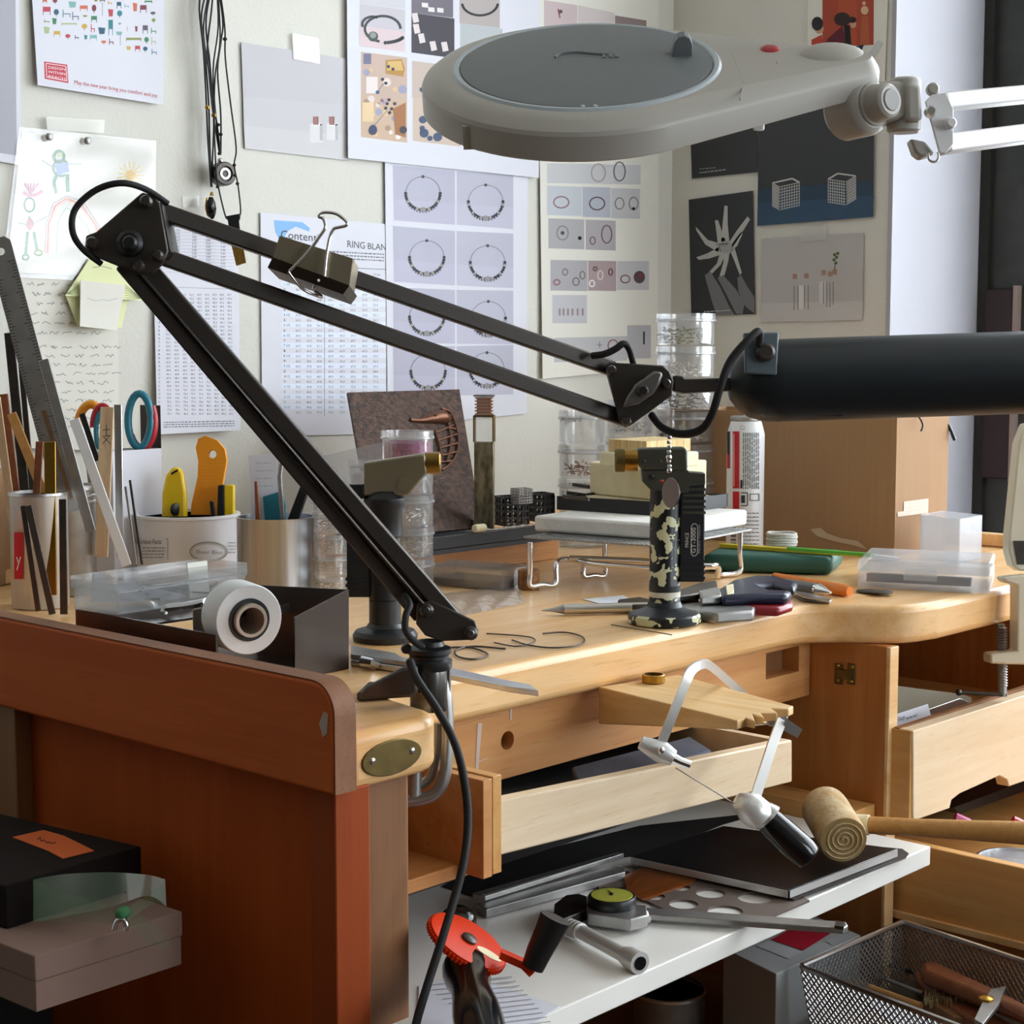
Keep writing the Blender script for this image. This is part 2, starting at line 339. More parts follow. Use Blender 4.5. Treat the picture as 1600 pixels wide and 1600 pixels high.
# ================================================================== the workbench
wb = root('jewelers_workbench', 'wooden workbench with a cut-out maple top and red-brown side', 'workbench', (1.2, 1.2, 0))
TH = 0.037; YF = 0.772; YM = 0.861; XL = 0.690; XRB = 1.92; YB = 1.56
def arc(cx, cy, r, a0, a1, n=6): return [(cx + r * math.cos(math.radians(a0 + (a1 - a0) * i / n)), cy + r * math.sin(math.radians(a0 + (a1 - a0) * i / n))) for i in range(n + 1)]
out = [(XL, YF)] + arc(0.752, YF + 0.028, 0.028, -90, 0) + arc(0.822, YM - 0.036, 0.036, 170, 95, 5)
out += [(q.x, q.y) for q in spline([(1.30, YM, 0), (1.335, YM - 0.004, 0), (1.362, 0.838, 0), (1.385, 0.806, 0), (1.41, 0.784, 0), (1.45, YF + 0.003, 0)], 4)]
out += arc(XRB - 0.05, YF + 0.05, 0.05, -88, 0) + [(XRB, YB), (XL, YB)]
B().prism([(x, y, ZT - TH) for x, y in out], (0, 0, TH)).build('worktop', 'top_wood', wb, bevel=0.007, seg=4, smooth=50)
# left side board standing proud of the top
pr = [(0.765, 0.866), (1.57, 0.866), (1.57, 0.936)] + [(y, z) for y, z in arc(0.785, 0.916, 0.02, 90, 180)]
B().prism([(0.670, y, z) for y, z in pr], (0.019, 0, 0)).build('side_board', 'red_wood', wb, bevel=0.0025)
ed_ = [(0.765, 0.867), (0.765, 0.916)] + [(y, z) for y, z in arc(0.785, 0.916, 0.02, 180, 90, 8)] + [(1.1, 0.936), (1.56, 0.936)]
eo = [(0.7644, 0.867), (0.7644, 0.916)] + [(y, z) for y, z in arc(0.785, 0.916, 0.0206, 180, 90, 8)] + [(1.1, 0.9366), (1.56, 0.9366)]
ne = len(ed_); B().add([(0.6708, y, z) for y, z in eo] + [(0.6882, y, z) for y, z in eo] + [(0.6708, y, z) for y, z in ed_] + [(0.6882, y, z) for y, z in ed_], [(i, i + 1, ne + i + 1, ne + i) for i in range(ne - 1)] + [(i, i + 1, 2 * ne + i + 1, 2 * ne + i) for i in range(ne - 1)] + [(ne + i, ne + i + 1, 3 * ne + i + 1, 3 * ne + i) for i in range(ne - 1)]).build('brown_edge', wood('edge_brown', '#7d5238', '#8f6448', 'Y', 0.6, dark='#64402a', spec=.3), wb)  # duller brown over the board's front end and top edge
B().prism([px(u, v, X=0.6702) for u, v in ((500, 1130), (507, 1112), (513, 1116), (512, 1146), (506, 1152))], (-0.0008, 0, 0)).build('worn_patch', mat('worn', '#b7a596', 0.8), wb)
sp = B(); sp.box((0.692, 0.80, 0.05), (0.702, 1.55, 0.866)); sp.build('side_panel', 'red_panel', wb)
sp = B(); sp.box((0.677, 0.772, 0.02), (0.706, 0.797, 0.866)); sp.build('stile', wood('stile_wood', '#8e3c14', '#9a4518', 'Z', 0.6, dark='#7a3210', spec=.2), wb, bevel=0.001)
B().box((0.677, 1.144, 0.02), (0.692, 1.20, 0.866)).build('stile', 'leg_wood', wb, bevel=0.001)
B().box((0.677, 1.20, 0.02), (0.690, 1.55, 0.866)).build('stile', 'leg_wood', wb, bevel=0.001)
# front left leg: narrow bead and wide post
B().box((0.6965, 0.783, 0), (0.708, 0.84, ZT - TH)).build('leg_bead', 'leg_wood', wb, bevel=0.003)
B().box((0.709, 0.785, 0), (0.753, 0.84, ZT - TH)).build('leg', 'leg_wood', wb, bevel=0.002)
# apron with a round hole and a long slot
YA = 0.875
def xz(u, v): q = px(u, v, Y=YA); return (q.x, q.z)
hc = xz(793, 1157); s0 = px(1197, 1020, Y=YA); s1 = px(1248, 1048, Y=YA)
slot = [(s0.x, 0.832), (s1.x, 0.832), (s1.x, 0.857), (s0.x, 0.857)]
MA = Matrix(((1, 0, 0, 0), (0, 0, 1, YA + 0.009), (0, 1, 0, 0), (0, 0, 0, 1)))
v, f_ = holed([(0.755, 0.806), (1.379, 0.806), (1.379, ZT - TH), (0.755, ZT - TH)], [circ(hc[0], hc[1], 0.0075, 20)[::-1], slot[::-1]], 0.018, MA)
B().add(v, f_).build('apron', 'apron_wood', wb)
B().box((s0.x - 0.01, YA + 0.018, 0.82), (s1.x + 0.01, YA + 0.022, 0.862)).build('slot_back', 'leg_wood', wb)
for u0, v0, u1, v1, ww in ((750, 1130, 745, 1205, 7), (800, 1080, 798, 1125, 4), (748, 1190, 762, 1185, 5)):
    B().prism([px(u0 - ww / 2, v0, Y=YA - .0004), px(u0 + ww / 2, v0, Y=YA - .0004), px(u1 + ww / 3, v1, Y=YA - .0004), px(u1 - ww / 3, v1, Y=YA - .0004)], (0, 0.0004, 0)).build('plaster_drip', mat('drip', '#cdb8ac', 0.9), wb)
# wedge-shaped bench pin
zp = 0.866
top = [(935, 1073), (1060, 1054), (1240, 1103), (1232, 1108), (1205, 1106), (1215, 1114), (1188, 1113), (1194, 1121), (1176, 1116), (1180, 1127), (1165, 1121), (1152, 1126)]
tp = [px(u, v_, z=zp) for u, v_ in top]
bt = [Vector((q.x, q.y, zp - max(0.006, min(0.031, 0.006 + (q.y - 0.70) / 0.155 * 0.025)))) for q in tp]
n = len(tp)
wood('pin_wood', '#d9ab6c', '#e6c48f', 'Y', 0.6, fine=1.5, dark='#b98748')
B().add(tp + bt, [list(range(n)), list(range(n, 2 * n))[::-1]] + [(i, n + i, n + (i + 1) % n, (i + 1) % n) for i in range(n)]).build('bench_pin', 'pin_wood', wb, bevel=0.001)
# oval brass plate on the left wing
c = px(611, 1183, Y=YF)
pl = B().prism([(c.x + x, YF, c.z + z) for x, z in circ(0, 0, 0.026, 28, 0.0115)], (0, -0.0016, 0)).build('name_plate', 'old_brass', wb, bevel=0.0005)
for u, v_ in ((582, 1189), (644, 1173)):
    q = px(u, v_, Y=YF - .0016); B().ball(q, 0.0024, 10, (1, 0.6, 1)).build('screw', 'steel', pl)
# right pedestal: inner panel, front strip, back, brass bracket
B().box((1.380, 0.792, 0.02), (1.394, 1.50, ZT - TH)).build('pedestal_panel', 'panel_wood', wb)
B().box((1.3785, 0.787, 0.02), (1.3945, 0.7915, ZT - TH)).build('front_strip', 'edge_wood', wb, bevel=0.001)
B().box((1.88, 0.80, 0.02), (1.90, 1.5, ZT - TH)).build('pedestal_panel', 'panel_wood', wb)
B().box((1.394, 1.48, 0.02), (1.88, 1.50, ZT - TH)).build('pedestal_back', 'panel_wood', wb)
B().box((0.704, 1.48, 0.02), (1.38, 1.50, ZT - TH)).build('back_panel', 'panel_wood', wb)
hb = root_b = B()
def yz(u, v_): q = px(u, v_, X=1.380); return (q.y, q.z)
for u in (1311, 1331):
    y, z = yz(u, 1053); hb.box((1.3785, y - 0.0045, z - 0.010), (1.380, y + 0.0045, z + 0.010))
y0, z0 = yz(1321, 1053); hb.box((1.377, y0 - 0.008, z0 - 0.0045), (1.379, y0 + 0.008, z0 + 0.0045))
ho = hb.build('bracket', 'old_brass', wb, bevel=0.0008)
for u, v_ in ((1311, 1040), (1333, 1042), (1311, 1063), (1332, 1065)):
    y, z = yz(u, v_); B().ball((1.3782, y, z), 0.0018, 8, (0.6, 1, 1)).build('screw', 'brass', ho)
# right rail rising above the top
B().box((1.90, 0.80, ZT + 0.0005), (1.917, 1.555, ZT + 0.016)).build('end_rail', 'edge_wood', wb, bevel=0.002)
B().box((1.225, 1.262, ZT + 0.0003), (1.452, 1.53, ZT + 0.0245)).build('back_step', 'apron_wood', wb, bevel=0.001)
B().box((0.72, 1.535, ZT + 0.0005), (1.90, 1.555, ZT + 0.016)).build('back_rail', 'edge_wood', wb, bevel=0.002)
# hanging drawer under the apron, sagging to the right
dr = [px(781, 1251, Y=.78), px(781, 1337, Y=.78), px(1238, 1222, Y=.78), px(1238, 1156, Y=.78)]
fr = B().prism(dr, (0, 0.012, 0)).build('drawer', 'maple', wb, bevel=0.0015)
for a_, b_ in ((0, 0.0), (0, 0.009)):
    q = px(757 + b_ * 1450, 1218, Y=.778)
    pass
l0, l1 = px(755, 1220, Y=.776), px(780, 1366, Y=.776)
B().box((l0.x, 0.776, l1.z), (l0.x + 0.009, 0.85, l0.z)).build('drawer_side', 'apron_wood', fr, bevel=0.0006)
B().box((l0.x + 0.0095, 0.776, l1.z + 0.001), (l0.x + 0.0185, 1.20, l0.z + 0.001)).build('drawer_side', 'drawer_wood', fr, bevel=0.0006)
B().prism([dr[1] + Vector((0, 0.013, 0.004)), dr[2] + Vector((0, 0.013, 0.004)), dr[2] + Vector((0, 0.4, 0.004)), dr[1] + Vector((0, 0.4, 0.004))], (0, 0, 0.004)).build('drawer_bottom', 'leg_wood', fr)
B().prism([dr[3] + Vector((-0.01, 0.013, 0)), dr[2] + Vector((-0.01, 0.013, 0)), dr[2] + Vector((-0.01, 0.4, 0)), dr[3] + Vector((-0.01, 0.4, 0))], (0.008, 0, 0)).build('drawer_side', 'maple', fr)
# rail and shelf under the drawer, dark compartment at its left
q0 = px(640, 1398, Y=.80); q1 = px(640, 1376, Y=.80)
B().box((0.754, 0.80, q0.z), (0.832, 0.93, q0.z + 0.010)).build('shelf_rail', 'apron_wood', wb, bevel=0.001)
B().box((0.754, 0.931, q0.z), (0.832, 0.94, 0.805)).build('compartment_back', mat('shade_board', '#1c1512', 0.8), wb)  # near-black colour paints the shade inside the compartment
B().box((0.845, 1.185, q0.z + 0.011), (1.378, 1.195, ZT - TH)).build('compartment_back', 'shade_board', wb)  # same painted shade behind the drawer
# white pull-out tray
ZTR = 0.6955
tr = B().box((0.735, 0.720, ZTR - 0.0175), (1.34, 1.20, ZTR)).build('pull_out_tray', 'laminate', wb, bevel=0.0012)
B().box((0.755, 0.965, ZTR + 0.001), (1.340, 0.975, q0.z - 0.001)).build('knee_shade_board', 'shade_board', wb)  # board added to keep the space under the drawer dark
B().box((1.341, 0.80, ZTR - 0.025), (1.379, 1.2, ZTR + 0.016)).build('tray_runner', 'drawer_wood', wb, bevel=0.001)
# upper right drawer, a little open, with a hand cut-out below
YD = 0.765
def dx(u, v_): return px(u, v_, Y=YD)
ol = [(1427, 1142), (1600, 1087), (1800, 1024), (1800, 1153), (1600, 1221), (1577, 1229), (1574, 1218), (1562, 1212), (1500, 1240), (1487, 1250), (1484, 1263), (1427, 1283)]
d1 = B().prism([dx(*q) for q in ol], (0, 0.014, 0)).build('drawer', 'maple', wb, bevel=0.001)
a0, a1, a2 = dx(1404, 1141), dx(1427, 1141), dx(1427, 1283)
B().box((1.396, YD + 0.002, a2.z), (a1.x - 0.0005, YD + 0.4, a1.z - 0.001)).build('drawer_side', 'drawer_wood', d1, bevel=0.001)
zt1 = dx(1427, 1142).z
B().box((a1.x, YD + 0.0145, zt1 - 0.004), (1.86, YD + 0.020, zt1 + 0.0006)).build('front_lip', 'leg_wood', d1)
B().box((1.400, YD + 0.02, zt1 - 0.06), (1.86, YD + 0.4, zt1 - 0.055)).build('drawer_bottom', 'drawer_wood', d1)
B().box((1.48, 1.10, 0.80), (1.88, 1.13, ZT - TH)).build('cross_rail', 'leg_wood', wb, bevel=0.001)
# lower right drawer pulled far out: its left side board is seen
XS = 1.402
zA = px(1455, 1325, X=XS).z
d2 = B().box((XS, 0.36, zA - 0.07), (XS + 0.012, 1.20, zA)).build('drawer', 'drawer_wood', wb, bevel=0.001)
B().box((XS - 0.005, 0.36, zA - 0.074), (XS, 1.2, zA - 0.068)).build('drawer_runner', 'edge_wood', d2)
B().box((XS + 0.012, 0.36, zA - 0.065), (1.86, 1.20, zA - 0.060)).build('drawer_bottom', 'drawer_wood', d2)
B().box((XS + 0.012, 0.36, zA - 0.06), (1.86, 0.374, zA)).build('drawer_front', 'drawer_wood', d2)
B().box((1.85, 0.374, zA - 0.06), (1.862, 1.20, zA)).build('drawer_side', 'drawer_wood', d2)
B().box((XS + 0.004, 0.42, 0.50), (XS + 0.016, 1.20, zA - 0.078)).build('drawer', 'panel_wood', wb, bevel=0.001)
B().box((0.706, 0.62, 0.48), (1.88, 1.48, 0.497)).build('lower_shelf', 'leg_wood', wb)
# ================================================================== papers and prints on the walls
def sheet(name, label, cat, wall, cor, off=0.0015, curl=0.0, m='paper', group=None, thick=0.0006, n=8, side=0.0, wob=0.0):
    """cor: pixels of tl, tr, br, bl. The sheet hangs on the wall; curl lifts its foot, side its right edge"""
    tl, tr, br, bl = cor
    def st(u, v):
        t = 0.5
        for _ in range(3):
            x0 = tl[0] + (bl[0] - tl[0]) * t; x1 = tr[0] + (br[0] - tr[0]) * t; s = (u - x0) / (x1 - x0)
            y0 = tl[1] + (tr[1] - tl[1]) * s; y1 = bl[1] + (br[1] - bl[1]) * s; t = (v - y0) / (y1 - y0)
        return s, t
    def lift(s, t):
        t = max(0, min(1, t)); s = max(0, min(1, s))
        return off + curl * t ** 2.5 + side * abs(s - 0.3) ** 2 + wob * math.sin(t * 9 + s * 3) ** 2
    def fn(u, v, o=0.0):
        s, t = st(u, v); e = lift(s, t) + thick + o
        return px(u, v, Y=YW - e) if wall == 'back' else px(u, v, X=XW - e)
    b = B(); rows = []
    for j in range(n + 1):
        for i in range(n + 1):
            s, t = i / n, j / n
            u = (tl[0] * (1 - s) + tr[0] * s) * (1 - t) + (bl[0] * (1 - s) + br[0] * s) * t
            v = (tl[1] * (1 - s) + tr[1] * s) * (1 - t) + (bl[1] * (1 - s) + br[1] * s) * t
            rows.append(fn(u, v, 0))
    N = (n + 1) ** 2; nrm = Vector((0, 1, 0)) if wall == 'back' else Vector((1, 0, 0))
    vs_ = rows + [q + nrm * thick for q in rows]; fs = []
    for j in range(n):
        for i in range(n):
            a = j * (n + 1) + i; fs.append((a, a + 1, a + n + 2, a + n + 1)); fs.append((N + a, N + a + n + 1, N + a + n + 2, N + a + 1))
    bd = [i for i in range(n + 1)] + [(j + 1) * (n + 1) - 1 for j in range(1, n + 1)] + [n * (n + 1) + i for i in range(n - 1, -1, -1)] + [j * (n + 1) for j in range(n - 1, 0, -1)]
    for a, c_ in zip(bd, bd[1:] + bd[:1]): fs.append((a, c_, N + c_, N + a))
    b.add(vs_, fs); o = b.build(name, m, smooth=60); tag(o, label, cat, group); return o, Print(fn)
def tape(parent, wall, cor, off=0.0022, m='film'):
    q = [px(u, v, Y=YW - off) if wall == 'back' else px(u, v, X=XW - off) for u, v in cor]
    B().prism(q, (0, 0.0002, 0) if wall == 'back' else (0.0002, 0, 0)).build('tape', m, parent)
clear('tape', '#f3f0e6', 0.35, 0.3, 0.1); clear('sleeve', '#f6f0f2', 0.035, 0.12, 0.06)

def scrawl(p, a, b, hgt, h, lay=2):
    L = math.hypot(b[0] - a[0], b[1] - a[1]); x = 0
    while x < L - 1:
        w_ = min(random.uniform(1.5, 6), L - x); k0, k1 = x / L, (x + w_) / L
        p.line([(a[0] + (b[0] - a[0]) * k0, a[1] + (b[1] - a[1]) * k0), (a[0] + (b[0] - a[0]) * k1, a[1] + (b[1] - a[1]) * k1)], hgt, h, lay); x += w_ + 1.2
# grey print at the left edge
o, p = sheet('photo_print', 'pale grey print with a white border at the left edge of the wall', 'print', 'back', [(-160, -70), (30, -20), (33, 258), (-160, 225)], 0.004, m='paper')
p.poly([(-150, -62), (24, -30), (26, 243), (-150, 215)], '#a9aab4'); p.build('printed_image', o)
# greeting card calendar with furniture icons
cor = [(38, -190), (258, -160), (255, 164), (59, 133)]
o, p = sheet('greeting_card', 'white card with rows of tiny chairs and a red logo square', 'card', 'back', cor, 0.004, curl=0.004)
pal = ['#b8434f', '#3f7f5a', '#7a3340', '#2f7f86', '#c9a24a', '#8a8f4a', '#c96a4a', '#2a5a70', '#a9b98a', '#5a5560', '#7fb3b0']
icons = [(73, 17, 12, 13), (88, 20, 9, 12), (104, 21, 12, 12), (113, 7, 12, 10), (131, 13, 12, 9), (147, 14, 8, 14), (118, 25, 10, 13), (133, 25, 7, 3), (147, 30, 9, 10), (160, 14, 2, 22), (172, 4, 6, 6), (173, 20, 8, 12), (186, 8, 7, 10), (187, 22, 9, 12), (198, 9, 7, 6), (211, 11, 7, 14), (224, 14, 10, 12), (239, 21, 9, 6), (73, 33, 8, 5), (85, 33, 7, 10), (108, 38, 24, 4), (132, 42, 10, 10), (145, 44, 6, 13), (159, 48, 11, 11), (173, 43, 7, 24), (187, 37, 6, 4), (199, 45, 2, 7), (213, 45, 4, 9), (227, 46, 8, 13), (240, 32, 7, 7), (240, 48, 8, 9), (73, 47, 9, 11), (89, 53, 10, 9), (106, 57, 9, 8), (120, 58, 6, 6), (134, 58, 5, 7), (146, 59, 11, 9), (162, 66, 9, 6), (174, 65, 7, 9), (188, 60, 2, 22), (209, 62, 24, 6), (229, 63, 8, 11), (240, 64, 7, 12), (201, 75, 7, 6), (215, 76, 8, 9), (227, 77, 8, 9), (241, 81, 8, 9), (186, 52, 10, 6), (70, 2, 7, 6), (86, 2, 8, 8), (160, 0, 8, 6), (150, 0, 6, 5), (232, 3, 12, 4), (192, -1, 6, 3)]
for i, (x, y, w_, h_) in enumerate(icons):
    c_ = pal[(i * 7) % len(pal)]; k = i % 4
    if w_ <= 2: p.rect(x - .5, y - h_ / 2, x + .5, y + h_ / 2, '#a9a49a')
    elif k == 0:
        p.rect(x - w_ / 2, y - h_ / 2, x + w_ / 2, y + h_ * .1, c_); p.rect(x - w_ / 2, y + h_ * .1, x - w_ / 2 + 1, y + h_ / 2, c_); p.rect(x + w_ / 2 - 1, y + h_ * .1, x + w_ / 2, y + h_ / 2, c_)
    elif k == 1: p.disc(x, y - h_ * .1, w_ / 2.2, c_, ry=h_ / 2.6); p.rect(x - .6, y + h_ * .1, x + .6, y + h_ / 2, '#8a8782')
    elif k == 2: p.rect(x - w_ / 2, y - h_ / 2, x - w_ / 2 + 1.2, y + h_ / 2, c_); p.rect(x - w_ / 2, y, x + w_ / 2, y + 1.4, c_); p.rect(x + w_ / 2 - 1.2, y, x + w_ / 2, y + h_ / 2, c_)
    else: p.poly([(x - w_ / 2, y - h_ / 2), (x + w_ / 2, y - h_ / 2.5), (x + w_ / 2.6, y + h_ / 2.2), (x - w_ / 3, y + h_ / 2)], c_)
p.build('printed_icons', o); p = Print(p.fn)
p.poly([(69, 96), (105, 101), (107, 130), (70, 123)], '#c23a4c', 1)
for a, b_ in (((72, 99), (103, 103.5)), ((103, 103.5), (104.5, 126.5)), ((104.5, 126.5), (73, 120.5)), ((73, 120.5), (72, 99))): p.line([a, b_], 1, '#f3e6e8', 2)
for i, t_ in enumerate(('DESIGN', 'WITHIN', 'REACH')): p.text(t_, (75, 107 + i * 7), (102, 110.4 + i * 7.4), 4.2, '#f3e6e8', 2)
p.build('printed_logo', o); p = Print(p.fn)
p.text('May the new year bring you comfort and joy.', (116, 131), (247, 152.5), 6.2, '#c23a4c', 2)
p.build('printed_greeting', o)
# photograph of two small bottles
o, p = sheet('photo_print', 'grey photo of two tiny copper capped bottles taped to the back wall', 'print', 'back', [(377, 66), (548, 93), (546, 251), (383, 232)], 0.002, m='photo_paper')
p.poly([(377, 66), (548, 93), (547, 165), (380, 150)], '#c0bec2', 1); p.poly([(380, 150), (547, 165), (547, 212), (381, 196)], '#c4c3c6', 1); p.poly([(381, 196), (547, 212), (546, 251), (383, 232)], '#cac9cb', 1)
for x, y, w_ in ((494, 203, 10), (519, 203, 9)):
    p.rect(x - w_, y - 9, x + w_, y + 20 - (4 if x > 500 else 0), '#d9d8d8', 2); p.rect(x + w_ - 4, y - 9, x + w_, y + 16, '#b4b2b2', 3); p.poly([(x - w_, y - 9), (x, y - 12), (x + w_, y - 8), (x, y - 5)], '#e6e5e4', 3)
    p.rect(x - 4.5, y - 21, x + 3.5, y - 8, '#9b6a5e', 4); p.rect(x + 2, y - 21, x + 3.5, y - 8, '#7c4f45', 5)
p.build('printed_image', o); tape(o, 'back', [(457, 52), (498, 60), (500, 100), (459, 92)], 0.004, MATS['tape'])
# big print with three columns of jewellery photos
def beads(p, x, y, rx, ry, h, a0=20, a1=160, n=17, r=2.6, lay=3, mid=None):
    for i in range(n):
        a = math.radians(a0 + (a1 - a0) * i / (n - 1)); p.disc(x + rx * math.cos(a), y + ry * math.sin(a), r, h, lay, n=8)
    if mid: p.disc(x, y + ry, r * 1.9, mid, lay + 1, n=10)
o, p = sheet('jewellery_print', 'large white sheet with three columns of colour jewellery photos', 'print', 'back', [(541, -160), (846, -120), (842, 278), (544, 247)], 0.005, curl=0.002)
def quad(x0, y0, x1, y1, dy, h, lay=1): p.poly([(x0, y0), (x1, y0 + dy), (x1, y1 + dy), (x0, y1)], h, lay)
quad(562, -60, 633, 6, 8, '#c9c9ce'); quad(562, 6, 633, 72, 9, '#c3bfc6'); quad(562, 40, 633, 72, 9, '#d6c3c6', 2)
quad(564, 81, 636, 148, 9, '#c4ab9c'); quad(564, 148, 636, 214, 9, '#c7ac94')
random.seed(21)
for i in range(26): x, y = random.uniform(568, 632), random.uniform(88, 215); p.disc(x, y, random.uniform(2, 7), random.choice(['#ddd0c8', '#b9a3ae', '#d8b88c', '#a88a70', '#e6ded8', '#9a9ab4']), 2, n=9)
quad(643, -60, 708, 20, 8, '#6d6872'); quad(643, 20, 710, 82, 9, '#3b3640'); quad(644, 95, 716, 152, 9, '#c3b2a8'); quad(645, 152, 720, 220, 9, '#c9b6a6')
quad(718, -60, 781, 36, 8, '#b2a9a6'); quad(719, 36, 785, 96, 9, '#b5bbbe'); quad(730, 105, 800, 225, 9, '#b5a398')
p.ring(598, 45, 28, 20, 4, '#2c3336', 100, 360, 3); p.disc(583, 57, 8, '#3d4a48', 4); p.disc(583, 55, 5, '#8d938c', 5); beads(p, 596, 55, 35, 12, '#262c30', 20, 80, 9, 3)
p.ring(582, 38, 16, 12, 4, '#33383c', 160, 300, 3)
for i, (x, y) in enumerate(((648, 28), (650, 45), (658, 60), (676, 72), (694, 73))): p.poly([(x - 5, y - 7), (x + 4, y - 8), (x + 7, y + 6), (x - 2, y + 8)], '#ddd2d2', 4)
for i, (x, y) in enumerate(((664, 8), (674, 15), (688, 16))): p.poly([(x - 5, y - 4), (x + 5, y - 3), (x + 5, y + 4), (x - 5, y + 3)], '#e6e0dd', 4)
beads(p, 750, 4, 28, 20, '#1d1d20', 10, 170, 22, 2.2)
p.poly([(603, 94), (628, 92), (633, 108), (630, 120), (603, 115)], '#b2863c', 3); p.poly([(606, 96), (627, 95), (630, 110), (604, 110)], '#d2b06a', 4)
for x, y in ((607, 104), (614, 108), (598, 124), (603, 130), (608, 156), (605, 162), (603, 169), (612, 170), (609, 176), (617, 162)): p.disc(x, y, 2.6, '#20283c', 5, n=8)
p.disc(590, 144, 3, '#3c5a7c', 5); p.disc(583, 203, 6.5, '#26365e', 5, ry=8); p.line([(590, 144), (600, 130)], 1, '#8d8a90', 4); p.line([(585, 196), (606, 172)], 1, '#8d8a90', 4)
p.poly([(614, 170), (634, 160), (634, 215), (618, 210)], '#a06a3c', 3); p.disc(630, 203, 6, '#34303c', 4); p.rect(568, 84, 580, 100, '#6d6f8c', 3); p.rect(572, 120, 590, 146, '#e3d9d6', 3); p.rect(566, 160, 584, 190, '#e0c49a', 3)
for x, y, r in ((660, 140, 4), (661, 187, 6), (660, 200, 4), (663, 208, 7), (672, 216, 4), (684, 214, 7)): p.disc(x, y, r, '#3a4c6c', 5)
p.build('printed_photos', o)
# sheet of eight bracelets
o, p = sheet('bracelet_print', 'sheet with two columns of dark beaded bracelet photos', 'print', 'back', [(601, 200), (825, 222), (823, 646), (606, 668)], 0.003)
rows = [(258, 344, 266, 351), (353, 440, 360, 446), (449, 536, 452, 537), (539, 612, 540, 618)]
for j, (a, b_, c_, e) in enumerate(rows):
    p.poly([(614, a), (711, c_ + 1), (711, e), (616, b_)], '#b4b3c4', 1); p.poly([(713.5, c_ + 1), (802, c_ + 8 - j * 3), (802, e + 7 - j * 3), (714, e)], '#b7b7c6', 1)
    p.poly([(616, (a + b_) / 2 + 10), (711, (c_ + e) / 2 + 10), (711, e), (616, b_)], '#bab8cb', 2); p.poly([(714, (c_ + e) / 2 + 10), (802, (c_ + e) / 2 + 16), (802, e + 7 - j * 3), (714, e)], '#bdbccc', 2)
for j, (x, y, k) in enumerate(((661, 302, 0), (759, 315, 1), (667, 402, 0), (762, 410, 1), (667, 495, 0), (763, 497, 1), (669, 580, 0), (761, 577, 1))):
    ry = 26; p.ring(x, y, 27, ry, 1.0, '#77757e', 180, 360, 3); p.disc(x, y - ry, 2.6, '#3c3a40', 4, n=6)
    beads(p, x, y, 27, ry, '#23232b', 0, 180, 21, 2.5, 4, '#8d8b8c'); beads(p, x, y + 3, 27, ry, '#6b6a78', 40, 140, 11, 1.8, 3)
    if j % 2: beads(p, x, y, 27, ry, '#9b9aa2', 10, 170, 6, 2.2, 5)
    else: beads(p, x, y, 27, ry, '#a09884', 30, 150, 4, 2.4, 5)
p.build('printed_photos', o)
# ring blank chart
o, p = sheet('ring_chart', 'white chart of ring blank lengths with a pale blue crescent logo', 'chart', 'back', [(407, 332), (622, 352), (620, 677), (410, 682)], 0.002)
p.poly([(428, 344), (472, 347), (484, 356), (483, 362), (462, 354), (448, 362), (445, 372), (438, 378), (430, 362)], '#7fb4e6', 1)
p.text('Contenti', (438, 372), (498, 378), 13, '#2c3440', 2); p.text('Ring Blanks'.upper()[:4], (542, 386), (570, 389), 11, '#4a4a52', 2); p.text('BLANK', (574, 389), (612, 392), 10, '#4a4a52', 2)
for i in range(3): scrawl(p, (516, 393 + i * 5), (600, 397.5 + i * 5), 1.8, '#70707a', 2)
p.line([(440, 414), (604, 421)], .8, '#55555c', 2); p.line([(604, 415), (604, 610)], .8, '#77777f', 2); p.line([(507, 440), (507, 650)], .7, '#8d97ad', 2); p.text('1.0 mm', (582, 430), (594, 431), 3.4, '#4a4a55', 2)
for i in range(27):
    y = 438 + i * 8.0
    if i % 2: p.rect(440, y - 6.4, 604, y + 1.4, '#dfe7f6', 1)
    p.text(('%d' % (1 + i // 2)) + (' 1/2' if i % 2 else ''), (443, y), (446 if i % 2 == 0 else 453, y), 4, '#33333a', 2)
    for j, x in enumerate((462, 479, 495, 513, 531, 548, 566, 583)): p.text('%.1f' % (44.2 + i * 1.25 + j * .3 - (26 if j == 1 else 0)), (x, y + .2), (x + 7.5, y + .3), 3.6, '#80848f', 2)
p.build('printed_table', o)
# ring size table hanging behind the lamp
o, p = sheet('size_table', 'long white table of small numbers hanging behind the lamp arm', 'chart', 'back', [(238, 345), (372, 352), (376, 672), (246, 679)], 0.0025, curl=0.010)
p.text('Size   Millimeters', (258, 354), (290, 356), 3.2, '#44444c', 2)
for i in range(13):
    y = 361 + i * 5.2; p.line([(252, y + 1.4), (366, y + 3)], .4, '#a5a8b4', 1)
    for x in (274, 300, 322, 345): p.text('%.2f' % (4.2 + i * .23), (x, y), (x + 7, y + .3), 3, '#6b6f7c', 2)
p.line([(250, 448), (370, 452)], .6, '#8d8f9a', 1)
for i in range(31):
    y = 462 + i * 6.2; ofs = i * .35
    p.text('%d' % (i // 2 + 1), (247, y), (250, y), 3.2, '#6a6a74', 2)
    for j, x in enumerate((258, 271, 284, 296, 308, 320, 332, 343, 355)): p.text('%.1f' % (40.1 + i * 1.3 + j * .7), (x + ofs * .3, y), (x + 6.5 + ofs * .3, y + .2), 3.2, '#737885', 2)
for i in range(3): scrawl(p, (256, 660 + i * 3.6), (366, 658 + i * 3.6), 1.5, '#777b86', 2)
p.build('printed_table', o)
